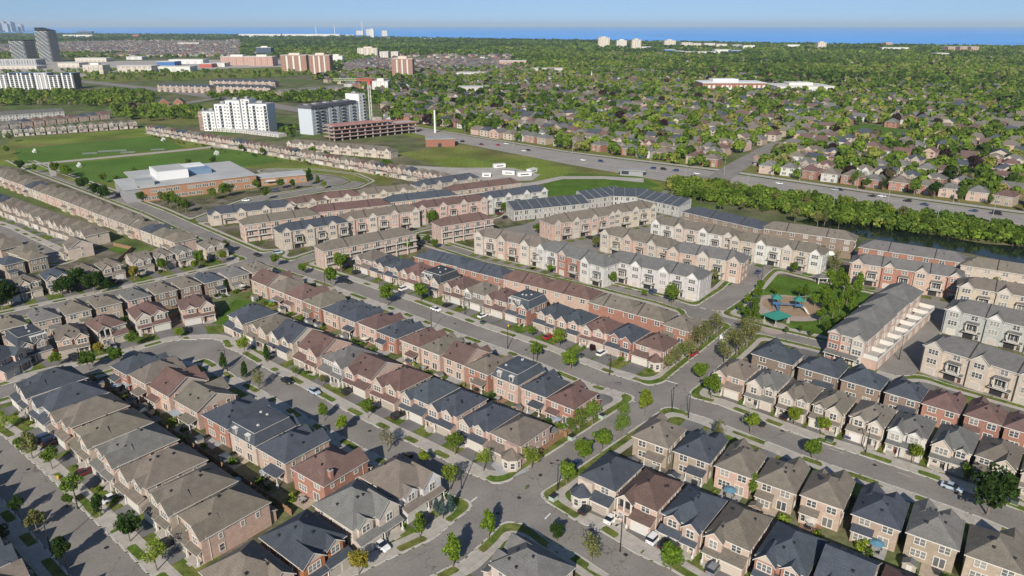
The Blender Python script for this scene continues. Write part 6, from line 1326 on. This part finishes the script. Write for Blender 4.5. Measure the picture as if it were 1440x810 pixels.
for gi in (0, 1, 8, 9, 12, 13, 14, 17, 18):
    A, dirs, side, dep = ROWS[gi]
    for i in range(len(A)):
        d = dirs[i]; nd = np.array((d[1], -d[0])) if side == 'R' else np.array((-d[1], d[0])); dp = dep if np.isscalar(dep) else dep[i]
        back = A[i] - nd * (dp / 2); rz_ = math.atan2(d[1], d[0])
        m = R.choice(PATIO); w_, l_ = R.uniform(1.8, 3), R.uniform(1.4, 2.2); c = back - nd * (l_ + .1) + d * R.uniform(-1.5, 1.5); b = MB(); b.obox((c[0], c[1]), (d[0], d[1]), w_, l_, .0, .14); struct('patio', b.mesh('patio', [m]))
        q = R.random()
        if q < .45:
            T = thing('patio_table', 'patio table on a paved back yard terrace', 'table', (c[0], c[1], .14), rz_, 'patio tables'); link('table_top', TBT, T); link('frame', TBL, T)
            for k in range(3): a = R.uniform(0, 6.28); link('patio_chair', CHR, None, (c[0] + 1.1 * math.cos(a), c[1] + .9 * math.sin(a), .14), a, None, 'dark patio chair by a back yard table', 'chair', 'patio chairs')
        if q < .25:
            T = thing('patio_umbrella', 'open canvas umbrella over a back yard table', 'umbrella', (c[0], c[1], .14), 0, 'patio umbrellas'); link('pole', UMP, T); link('canopy', R.choice(UMC), T)
        if .5 < q < .8: link('barbecue', BBQ, None, (c[0] + d[0] * 1.2, c[1] + d[1] * 1.2, .14), rz_, None, 'dark lidded barbecue on a back yard terrace', 'barbecue', 'back yard barbecues')
        if q > .62:
            c = back - nd * 3.9 + d * R.choice((-2.6, 2.6)); T = thing('garden_shed', 'little gabled shed standing by a back yard fence', 'shed', (c[0], c[1], .05), rz_, 'back yard sheds'); link('wall', R.choice(SHW), T); link('roof', SHR, T, color=RC[R.choice('tkb')]); link('door', SHD, T)
        for k in range(2):
            c = back - nd * R.uniform(2.5, 4.6) + d * R.uniform(-4, 4); link('garden_shrub', SHB[R.randrange(3)], None, (c[0], c[1], .05), R.uniform(0, 6), jit(TC[R.choice('gdgloy')], .15), 'bushy shrub growing in a back yard by the fence', 'shrub', 'back yard shrubs', scale=R.uniform(1, 1.9))
# ------------------------------------------------------------------ cars
CARP = mat('car_paint', objcol=True, rough=.28, var=.0, spec=.6); TYRE = mat('tyre', (.02, .02, .02), rough=.9); CGL = mat('car_glass', (.015, .018, .022), rough=.06, spec=.8); LAMPM = mat('tail_lamp', (.35, .02, .02), rough=.4); HEADM = mat('head_lamp', (.6, .6, .58), rough=.2)
def loft(sec):      # sections: (x, halfwidth bottom, halfwidth top, z0, z1)
    b = MB(); r = []
    for x, hb, ht, z0, z1 in sec: r.append([(x, -hb, z0), (x, -hb, (z0 + z1) * .5), (x, -ht, z1), (x, ht, z1), (x, hb, (z0 + z1) * .5), (x, hb, z0)])
    for p, q in zip(r[:-1], r[1:]):
        for i in range(6): j = (i + 1) % 6; b.poly([p[i], p[j], q[j], q[i]][::-1])
    b.poly(r[0]); b.poly(r[-1][::-1]); return b
def car_set(kind):
    if kind == 'suv': body = [(-2.25, .80, .72, .4, .95), (-2.1, .93, .86, .3, 1.08), (.9, .95, .88, .28, 1.1), (2.0, .92, .84, .3, .98), (2.3, .80, .7, .4, .8)]; cab = [(-2.15, .84, .70, 1.0, 1.3), (-1.9, .86, .72, 1.0, 1.68), (.3, .87, .72, 1.02, 1.72), (1.2, .86, .80, 1.0, 1.12)]; roof = (-1.85, .35, .69, 1.70)
    elif kind == 'van': body = [(-2.7, .92, .9, .4, 1.1), (-2.6, .98, .95, .3, 1.2), (1.8, .98, .95, .3, 1.2), (2.6, .9, .8, .35, 1.0)]; cab = [(-2.65, .95, .85, 1.1, 2.25), (1.0, .95, .85, 1.1, 2.3), (1.9, .92, .85, 1.1, 1.3)]; roof = (-2.6, 1.0, .86, 2.27)
    else: body = [(-2.25, .78, .68, .4, .85), (-2.1, .90, .82, .3, .95), (-1.2, .92, .84, .26, .98), (1.0, .92, .84, .26, .96), (2.0, .88, .78, .3, .84), (2.28, .74, .62, .4, .68)]; cab = [(-1.75, .80, .74, .92, .97), (-.95, .82, .62, .92, 1.38), (.25, .82, .62, .92, 1.42), (1.15, .82, .76, .9, .96)]; roof = (-.95, .28, .60, 1.40)
    B = loft(body).mesh('body', [CARP]); C = loft(cab).mesh('glasshouse', [CGL if kind != 'van' else CARP])
    b = MB(); b.box(roof[0], roof[1], -roof[2], roof[2], roof[3] - .02, roof[3] + .05); Rf = b.mesh('roof', [CARP])
    w = MB(); w.tube((0, -.1, 0), (0, .1, 0), .33, .33, 12); w.tube((0, .1, 0), (0, -.1, 0), .33, .33, 12); w.tube((0, -.12, 0), (0, -.1, 0), .18, .2, 8, 1, False); w.tube((0, .1, 0), (0, .12, 0), .2, .18, 8, 1)
    Wh = w.mesh('wheel', [TYRE, GREYM])
    h = MB(); h.box(-.04, .04, -.16, .16, -.08, .08); return B, C, Rf, Wh, h.mesh('headlight', [HEADM]), h.mesh('tail_light', [LAMPM])
CARS = {k: car_set(k) for k in ('car', 'suv', 'van')}
CC = dict(w=(.72, .72, .72), k=(.018, .018, .02), g=(.20, .21, .22), b=(.03, .06, .14), r=(.35, .02, .025), l=(.36, .42, .48), m=(.12, .02, .03), s=(.45, .46, .47))
CN = dict(w='white', k='black', g='grey', b='dark blue', r='red', l='pale blue', m='maroon', s='silver')
def car(x, y, c, kind, ang, where, grp='parked cars'):
    X, Y = W(x, y); B, C, Rf, Wh, H, Tl = CARS[kind]; z = .03
    T = thing('parked_car' if grp.startswith('parked') else 'moving_car', '%s %s %s' % (CN[c], kind, where), 'van' if kind == 'van' else 'car', (X, Y, .14 if sdat(X, Y) > 0 and Y < 500 else .12), D2R(ang), grp)
    link('body', B, T, color=jit(CC[c], .05)); link('glasshouse', C, T, color=CC[c]); link('roof', Rf, T, color=CC[c])
    for wx in (-1.4, 1.4):
        for wy in (-.82, .82): link('wheel', Wh, T, (wx, wy, .33))
    for s in (-.6, .6): link('headlight', H, T, (2.22 if kind != 'van' else 2.6, s, .66)); link('tail_light', Tl, T, (-2.24 if kind != 'van' else -2.7, s, .75))
A1, A2 = 49, -40
for a in [(158, 703, 'w', 'car', A1, 'on a driveway of the deep lower left row'), (66, 618, 'b', 'suv', A1, 'on the driveway before the second lower left house'), (74, 624, 'm', 'car', A1, 'beside the dark blue one at lower left'), (236, 768, 'k', 'suv', A1, 'in the shaded driveway at lower left'), (117, 668, 'm', 'car', A1, 'under the eaves at lower left'),
 (536, 770, 'w', 'car', A2, 'before the big grey gabled house below the crossroads'), (569, 647, 'k', 'suv', A1, 'behind the taupe corner house'), (860, 732, 'w', 'car', A1, 'before the maroon house on the lower right street'), (824, 719, 'k', 'car', A1, 'on the turreted house driveway at lower right'), (920, 760, 'w', 'suv', A1, 'with dark roof on the lower right street'), (937, 768, 'k', 'suv', A1, 'beside the white one with a dark roof'), (1004, 803, 'g', 'suv', A1, 'on the driveway by the arched dormer house'), (809, 656, 'b', 'car', A1, 'parked on the cross street'),
 (1064, 597, 'k', 'suv', A2, 'parked at the kerb of main street at right'), (1104, 588, 'k', 'car', A1, 'in a driveway by the bright small tree on the right'), (1194, 614, 'b', 'car', A1, 'before the gabled houses at the right'), (1338, 688, 'l', 'car', A2, 'on main street by the big dark tree'), (1402, 680, 'w', 'suv', A1, 'on a driveway at the right edge'),
 (613, 437, 'w', 'car', A2, 'parked on main street in the middle'), (679, 446, 'w', 'car', A1, 'on a short driveway of main street'), (846, 499, 'w', 'suv', A1, 'by the purple shrub on main street'), (771, 476, 'r', 'car', A1, 'on a driveway by the bright tree'), (568, 408, 'w', 'suv', A1, 'on a driveway behind the big bright tree'), (629, 431, 'k', 'car', A1, 'in a shaded driveway on main street'), (489, 398, 'k', 'car', A2, 'at the top of main street'), (502, 385, 'k', 'suv', A1, 'in the first driveway of main street'),
 (442, 553, 'l', 'car', A2, 'parked on the crescent'), (404, 538, 'k', 'car', A2, 'parked on the crescent above the pale blue one'), (491, 553, 'k', 'suv', A1, 'in a crescent driveway under a maroon porch'), (560, 587, 'k', 'suv', A1, 'large, before the dark open garage'), (384, 500, 's', 'car', A1, 'in a driveway beside the dark conical tree'), (18, 526, 'w', 'car', -60, 'on the first driveway of the bend'), (106, 506, 'k', 'suv', -55, 'in the shade before the gabled house of the bend'), (263, 466, 'k', 'car', -55, 'before the last house of the bend'), (160, 489, 'g', 'car', -55, 'in the shade of the bend'),
 (1020, 478, 'w', 'van', 49, 'parked among the olive trees of the park avenue'), (975, 499, 'r', 'car', 49, 'half hidden on the park avenue'), (362, 360, 'k', 'car', -42, 'crossing the upper crossroads'), (391, 357, 'l', 'suv', 35, 'waiting at the upper crossroads'), (580, 324, 'k', 'car', 35, 'on the town street left'), (702, 302, 'm', 'car', 35, 'on the town street right'), (710, 307, 'k', 'car', 60, 'turning off the town street'), (841, 391, 'w', 'car', A1, 'before the white lane townhouses'), (843, 334, 'b', 'car', A2, 'by the second line of townhouses'), (830, 336, 'k', 'car', A2, 'left of the dark blue one by the townhouses'), (918, 412, 'b', 'suv', A1, 'in an open garage bay of the white townhouses'),
 (1076, 368, 'w', 'car', A2, 'parked on the upper lane'), (1099, 373, 'k', 'car', A2, 'parked right of the white one on the upper lane'), (1066, 384, 'b', 'car', 55, 'at the park street top'), (1168, 360, 'w', 'van', A2, 'beside the pond-end townhouses'), (1341, 422, 'k', 'car', A2, 'on the lane behind the court'), (264, 353, 'k', 'suv', A2, 'on the school street'), (262, 349, 'b', 'car', A2, 'just ahead on the school street'), (166, 275, 'k', 'suv', A2, 'under dark trees on the school street'), (132, 262, 'k', 'car', A2, 'far up the school street'), (388, 269, 'b', 'car', 10, 'in the school parking lot'), (346, 283, 'w', 'car', 10, 'at the school drive'), (170, 398, 'k', 'car', A1, 'by the dark trees of the back street'), (155, 397, 'k', 'suv', A1, 'near the dark trees of the back street')]: car(*a[:5], a[5])
for i, (x, y, c, k) in enumerate([(650, 200, 'k', 'suv'), (677, 204, 'm', 'car'), (700, 205, 'r', 'car'), (712, 203, 'w', 'car'), (737, 213, 'w', 'car'), (743, 212, 'k', 'car'), (820, 226, 'w', 'car'), (845, 228, 'b', 'suv'), (918, 238, 'b', 'suv'), (933, 239, 'k', 'suv'), (950, 241, 'b', 'suv'), (962, 252, 'k', 'car'), (980, 245, 'w', 'car'), (1096, 259, 'w', 'car'), (1174, 268, 'l', 'car'), (1181, 268, 'k', 'car'), (1226, 277, 'k', 'car'), (1240, 277, 'w', 'car'), (1276, 284, 'k', 'suv'), (1300, 289, 'b', 'car'), (1369, 298, 'b', 'car'), (1402, 302, 'k', 'van')]):
    car(x, y, c, k, -41 if i % 2 else 139, 'driving on the highway, %s from the left' % ORD[i], 'cars on the highway')
# ------------------------------------------------------------------ lamps, poles, boxes, hydrants, bins
POLE = mat('pole_concrete', (.36, .34, .31), rough=.8, var=.1)
def lamp(x, y, h, ang, label, dark=True, arm=1.4, grp='street lamps'):
    X, Y = W(x, y); m = DARK if dark else GREYM
    T = thing('street_lamp', label, 'street lamp', (X, Y, .1), D2R(ang), grp)
    b = MB(); b.tube((0, 0, 0), (0, 0, h), .13, .08, 8); link('pole', b.mesh('pole', [m]), T)
    b = MB(); b.tube((0, 0, 0), (0, 0, .7), .2, .17, 8); link('base', b.mesh('base', [m]), T)
    b = MB(); b.tube((0, 0, h - .25), (arm, 0, h + .1), .06, .05, 6); link('arm', b.mesh('arm', [m]), T)
    b = MB(); b.box(arm - .15, arm + .5, -.16, .16, h, h + .16); link('lamp_head', b.mesh('lamp_head', [m]), T)
for i, (x, y, a) in enumerate([(72, 775, 40), (110, 716, 200), (784, 690, 180), (872, 776, -140), (714, 490, 50), (607, 466, 50), (857, 528, 230), (945, 578, 50), (968, 588, 50), (1217, 637, 230), (649, 688, 0), (654, 442, 230), (411, 350, 230), (320, 522, 200), (1070, 400, 140), (1264, 506, 60), (458, 410, 50), (360, 385, 40), (750, 520, 50)]):
    lamp(x, y, 7.2, a, 'dark street lamp with a short arm in the residential streets, %s listed from lower left' % ORD[i] if False else 'dark street lamp %s' % ['on the shaded kerb at lower left', 'on the sunlit kerb at lower left', 'by the cross street kerb above the crossroads', 'before the maroon roofed house, lower right', 'rising behind roofs at main street centre', 'rising behind maroon roofs on main street', 'at the corner of main and cross streets', 'below the park avenue mouth, left one', 'below the park avenue mouth, right one', 'before the tan gabled house at the right', 'on the crossroads corner by the spruces', 'before the pale house on main street', 'at the upper crossroads lawn', 'among conical trees on the crescent', 'at the park street top', 'at the court entrance', 'where main street begins, near side', 'by the back street mouth', 'behind slate mansard on main street'][i])
hwl = [(1315, 322, 'f'), (1170, 300, 'n'), (962, 262, 'n'), (722, 208, 'f'), (805, 216, 'f'), (820, 213, 'f'), (1050, 270, 'n'), (1018, 246, 'f'), (1124, 256, 'f'), (1396, 304, 'n'), (1249, 282, 'f'), (1205, 267, 'f'), (1340, 285, 'f'), (654, 192, 'f'), (915, 228, 'f'), (1086, 250, 'f')]
for i, (x, y, c) in enumerate(hwl): lamp(x, y, 12, 49 if c == 'n' else 229, 'tall grey lamp post along the highway, %s from the left' % ORD[sorted(hwl).index((x, y, c))], False, 2.2, 'highway lamp posts')
def box_(x, y, label, grn=True):
    X, Y = W(x, y); T = thing('utility_box', label, 'utility box', (X, Y, .16), D2R(49), 'utility boxes on the verges'); b = MB(); b.box(-.8, .8, -.7, .7, .1, 1.0); link('cabinet', b.mesh('cabinet', [mat('box_green', (.06, .10, .07), rough=.6) if grn else mat('box_pale', (.34, .44, .38), rough=.6)]), T); b = MB(); b.box(-.9, .9, -.8, .8, 0, .1); link('pad', b.mesh('pad', [CONC]), T); b = MB(); b.box(-.84, .84, -.74, .74, 1.0, 1.07); link('lid', b.mesh('lid', [DARK]), T)
for x, y, l, g_ in ((1167, 621, 'green utility box on a verge before the right gabled houses', 1), (1426, 708, 'green utility box on the verge by the right edge', 1), (679, 456, 'green utility box on a main street verge at left', 1), (817, 503, 'green utility box on a main street verge near the white suv', 1), (804, 618, 'pale green utility box on the cross street verge, lower', 0), (847, 588, 'pale green utility box on the cross street verge, upper', 0), (778, 703, 'pale green box at the crossroads corner', 0)): box_(x, y, l, g_)
HYD = mat('hydrant_yellow', (.6, .38, .02), rough=.5)
for x, y, l in ((82, 674, 'small orange hydrant on a lower left verge'), (715, 460, 'yellow hydrant on a main street verge'), (1243, 628, 'yellow hydrant beside a driveway at right')):
    X, Y = W(x, y); T = thing('fire_hydrant', l, 'hydrant', (X, Y, .14)); b = MB(); b.tube((0, 0, 0), (0, 0, .75), .2, .18, 8); b.tube((0, 0, .75), (0, 0, .95), .22, .05, 8); link('body', b.mesh('body', [HYD]), T); b = MB(); b.tube((-.32, 0, .5), (.32, 0, .5), .1, .1, 6); link('nozzle', b.mesh('nozzle', [HYD]), T)
# soccer goals
for i, (x, y, a, l) in enumerate([(50, 214, 40, 'white soccer goal at the left end of the upper field'), (231, 198, 40, 'white soccer goal at the right end of the upper field'), (113, 234, 40, 'white soccer goal at the left end of the lower field'), (306, 217, 40, 'white soccer goal at the right end of the lower field')]):
    X, Y = W(x, y); T = thing('soccer_goal', l, 'goal', (X, Y, .1), D2R(a), 'soccer goals'); b = MB(); r = .16
    for s in (-3.6, 3.6): b.tube((0, s, 0), (0, s, 2.5), r, r, 6); b.tube((0, s, 2.5), (-2, s, 0), r, r, 6); b.tube((0, s, 0), (-2, s, 0), r, r, 6)
    b.tube((0, -3.6, 2.5), (0, 3.6, 2.5), r, r, 6); b.tube((-2, -3.6, 0), (-2, 3.6, 0), r, r, 6); link('frame', b.mesh('frame', [WHITEW]), T)
    b = MB()
    for k in range(12): yk = -3.6 + 7.2 * k / 11; b.tube((0, yk, 2.5), (-2, yk, 0), .05, .05, 4)
    for k in range(1, 5): b.tube((-2 * k / 5, -3.6, 2.5 * (1 - k / 5)), (-2 * k / 5, 3.6, 2.5 * (1 - k / 5)), .05, .05, 4)
    link('net', b.mesh('net', [WHITEW]), T)
for i, (x, y) in enumerate([(126, 217.5), (148, 214.5), (168, 213.4), (180, 216), (222, 212)]):
    X, Y = W(x, y); T = thing('bleacher', 'grey bleacher beside the path between the fields, %s from left' % ORD[i], 'bleacher', (X, Y, .15), .3, 'field bleachers')
    for k in range(3): b = MB(); b.box(-5.5, 5.5, k * .8 - .35, k * .8 + .35, k * .4 + .35, k * .4 + .45); link('seat', b.mesh('seat', [GREYM]), T)
    b = MB()
    for q in (-5, 0, 5): b.box(q - .08, q + .08, -.3, 1.9, 0, .35); b.box(q - .08, q + .08, 1.7, 1.9, .35, 1.1)
    link('frame', b.mesh('frame', [DARK]), T)
for i, (x, y) in enumerate([(700, 722), (690, 740), (730, 700), (760, 668), (600, 640), (520, 606), (450, 570), (880, 780), (830, 745), (740, 492), (640, 455), (900, 552), (1100, 606), (1230, 654), (95, 712), (150, 770), (40, 660), (985, 520), (545, 425)]):
    X, Y = W(x, y); b = MB(); n = 14; b.poly([(.42 * math.cos(6.283 * k / n), .42 * math.sin(6.283 * k / n), .006) for k in range(n)]); b.tube((0, 0, -.01), (0, 0, .004), .5, .5, 14); link('manhole_cover', b.mesh('manhole_cover', [DARK]), None, (X, Y, .022), 0, None, 'round dark manhole cover set in the street asphalt', 'manhole', 'manhole covers')
# ------------------------------------------------------------------ playground
TEAL = mat('teal_roof', (.035, .20, .155), rough=.5, var=.05); BLUEP = mat('play_blue', (.05, .12, .22), rough=.4); BEIGE = mat('slide_beige', (.60, .52, .42), rough=.4)
X, Y = W(1091, 454); T = thing('picnic_shelter', 'large teal hip-roofed shelter on posts beside the playground', 'shelter', (X, Y, .12), D2R(30))
b = MB(); hip(b, -3.6, 3.6, -2.8, 2.8, 3.0, .5, oh=.4); link('roof', b.mesh('roof', [TEAL, TEAL]), T)
for x in (-3.3, 3.3):
    for y in (-2.5, 2.5): b = MB(); b.box(x - .4, x + .4, y - .4, y + .4, 0, 1.0); b.box(x - .14, x + .14, y - .14, y + .14, 1.0, 3.0); link('post', b.mesh('post', [CONC]), T)
for x in (-1.8, 1.8):
    T2 = thing('picnic_table', 'dark picnic table under the teal shelter, %s one' % ('nearer' if x < 0 else 'farther'), 'table', (X + x * .87, Y + x * .5, .12), D2R(30)); b = MB(); b.box(-.9, .9, -.4, .4, .7, .77); link('table_top', b.mesh('table_top', [DARK]), T2)
    for s in (-.75, .75): b = MB(); b.box(-.9, .9, s - .14, s + .14, .42, .48); link('bench', b.mesh('bench', [DARK]), T2)
    b = MB(); b.box(-.6, -.5, -.8, .8, .05, .7); b.box(.5, .6, -.8, .8, .05, .7); link('frame', b.mesh('frame', [DARK]), T2)
X, Y = W(1104, 435); T = thing('play_structure', 'climbing structure with two teal canopies, blue panels and a beige slide', 'play structure', (X, Y, .15), D2R(-10))
for cx_, cy_, lab in ((-3.2, 1.5, 0), (4.6, .5, 0)):
    b = MB(); hip(b, -1.5, 1.5, -1.5, 1.5, 4.0, .75, oh=.3); link('canopy', b.mesh('canopy', [TEAL, TEAL]), T, (cx_, cy_, 0))
    for sx in (-1.3, 1.3):
        for sy in (-1.3, 1.3): b = MB(); b.tube((cx_ + sx, cy_ + sy, 0), (cx_ + sx, cy_ + sy, 4.0), .09, .09, 6); link('post', b.mesh('post', [BLUEP]), T)
    b = MB(); b.box(cx_ - 1.3, cx_ + 1.3, cy_ - 1.3, cy_ + 1.3, 1.5, 1.62); link('deck', b.mesh('deck', [BLUEP]), T)
    b = MB(); b.box(cx_ - 1.3, cx_ + 1.3, cy_ - 1.36, cy_ - 1.3, 1.65, 2.5); link('panel', b.mesh('panel', [BLUEP]), T)
b = MB(); b.box(-1.9, 3.3, .7, 1.5, 1.5, 1.6); b.box(-1.9, 3.3, .66, .7, 1.6, 1.95); link('bridge', b.mesh('bridge', [BLUEP]), T)
def slide(name, p, m):
    b = MB()
    for q in range(len(p) - 1):
        a, c = p[q], p[q + 1]; b.slab([(a[0] - .35, a[1], a[2]), (c[0] - .35, c[1], c[2]), (c[0] + .35, c[1], c[2]), (a[0] + .35, a[1], a[2])][::-1], .08, 0, 0)
        for s in (-.38, .38): b.tube((a[0] + s, a[1], a[2] + .15), (c[0] + s, c[1], c[2] + .15), .08, .08, 5)
    link(name, b.mesh(name, [m]), T)
slide('slide', [(6.1, -.9, 1.6), (6.6, -2.2, 1.2), (7.0, -3.4, .6), (7.3, -4.6, .3)], BEIGE); slide('slide', [(-3.2, .2, 1.6), (-3.0, -1.2, .9), (-2.8, -2.6, .3)], BLUEP)
X, Y = W(1131, 426); T = thing('swing_set', 'grey metal swing frame at the far edge of the playground', 'swing set', (X, Y, .15), D2R(10)); b = MB(); b.tube((-3, 0, 2.6), (3, 0, 2.6), .07, .07, 6)
for s in (-3, 3): b.tube((s, 0, 2.6), (s, .9, 0), .06, .06, 6); b.tube((s, 0, 2.6), (s, -.9, 0), .06, .06, 6)
link('frame', b.mesh('frame', [GREYM]), T)
for s in (-1.4, 1.4): b = MB(); b.box(s - .25, s + .25, -.12, .12, .5, .55); b.tube((s - .22, 0, .55), (s - .22, 0, 2.6), .02, .02, 4); b.tube((s + .22, 0, .55), (s + .22, 0, 2.6), .02, .02, 4); link('swing', b.mesh('swing', [DARK]), T)
X, Y = W(1154, 398); T = thing('gazebo', 'small dark-roofed gazebo at the park corner below the upper lane', 'gazebo', (X, Y, .12)); b = MB(); hip(b, -1.9, 1.9, -1.9, 1.9, 2.8, .6); link('roof', b.mesh('roof', [ROOF, TRIM]), T, color=RC['k'])
for sx in (-1.7, 1.7):
    for sy in (-1.7, 1.7): b = MB(); b.box(sx - .15, sx + .15, sy - .15, sy + .15, 0, 2.75); link('post', b.mesh('post', [TRIM]), T)
# back-yard gazebos, tables and sheds between the two shaded rows
for x, y, l in ((186, 548, 'pale flat garden gazebo behind the shaded crescent row, upper'), (252, 590, 'pale flat garden gazebo behind the shaded crescent row, lower'), (914, 636, 'grey garden awning behind the turreted lower right house')):
    X, Y = W(x, y); T = thing('garden_gazebo', l, 'gazebo', (X, Y, .05), D2R(49), 'back yard gazebos'); b = MB(); b.box(-1.9, 1.9, -1.9, 1.9, 2.3, 2.45); link('roof', b.mesh('roof', [mat('gazebo_top', (.32, .36, .38), var=.05)]), T)
    for sx in (-1.7, 1.7):
        for sy in (-1.7, 1.7): b = MB(); b.box(sx - .07, sx + .07, sy - .07, sy + .07, 0, 2.3); link('post', b.mesh('post', [DARK]), T)
# ------------------------------------------------------------------ air, light, camera
def haze(density):
    b = MB(); b.box(-45000, 45000, -600, 53000, -1.5, 230); me = b.mesh('haze', [])
    m = bpy.data.materials.new('haze_air'); m.use_nodes = True; N = m.node_tree.nodes; N.clear(); o = N.new('ShaderNodeOutputMaterial'); v = N.new('ShaderNodeVolumePrincipled')
    v.inputs['Color'].default_value = (.72, .87, 1.0, 1); v.inputs['Density'].default_value = density; v.inputs['Anisotropy'].default_value = .0; m.node_tree.links.new(v.outputs[0], o.inputs['Volume']); me.materials.append(m)
    struct('haze', me, 'stuff')
HAZE = 3.8e-5
if HAZE: haze(HAZE)
EL, AZ = 31.0, 79.0         # sun height; direction in which shadows fall (degrees, x towards y)
dv = Vector((math.cos(D2R(AZ)) * math.cos(D2R(EL)), math.sin(D2R(AZ)) * math.cos(D2R(EL)), -math.sin(D2R(EL))))
sd = bpy.data.lights.new('sun', 'SUN'); sd.energy = 4.6; sd.angle = D2R(.53); sd.color = (1.0, .93, .82); so = bpy.data.objects.new('sun', sd); col.objects.link(so); so.rotation_euler = dv.to_track_quat('-Z', 'Y').to_euler()
w = bpy.data.worlds.new('World'); sc.world = w; w.use_nodes = True; nt = w.node_tree; bg = nt.nodes['Background']; sk = nt.nodes.new('ShaderNodeTexSky'); sk.sky_type = 'NISHITA'; sk.sun_disc = False; sk.sun_elevation = D2R(EL); sk.sun_rotation = D2R(180 + (90 - AZ) * 1.0); sk.altitude = 100; sk.air_density = 1.0; sk.dust_density = 0.0; sk.ozone_density = 2.5
tc = nt.nodes.new('ShaderNodeTexCoord'); va = nt.nodes.new('ShaderNodeVectorMath'); va.operation = 'ADD'; va.inputs[1].default_value = (0, 0, .16); vn = nt.nodes.new('ShaderNodeVectorMath'); vn.operation = 'NORMALIZE'
nt.links.new(tc.outputs['Generated'], va.inputs[0]); nt.links.new(va.outputs[0], vn.inputs[0]); nt.links.new(vn.outputs[0], sk.inputs[0]); nt.links.new(sk.outputs[0], bg.inputs[0]); bg.inputs[1].default_value = .088
cam = bpy.data.cameras.new('camera'); cam.sensor_width = 36; cam.lens = FPX / 1440 * 36; cam.clip_start = 1; cam.clip_end = 200000; co = bpy.data.objects.new('camera', cam); col.objects.link(co); co.location = (0, 0, CAMH); co.rotation_euler = (math.pi / 2 - PITCH, 0, 0); sc.camera = co
sc.view_settings.view_transform = 'Standard'; sc.view_settings.look = 'None'; sc.view_settings.exposure = 0.32; sc.view_settings.gamma = 1.0
sc.cycles.use_denoising = True; sc.cycles.max_bounces = 5; sc.cycles.diffuse_bounces = 2; sc.cycles.glossy_bounces = 2; sc.cycles.transmission_bounces = 2; sc.cycles.volume_bounces = 0; sc.cycles.sample_clamp_indirect = 4
print('TREES', NT[0], 'OBJECTS', len(bpy.data.objects))
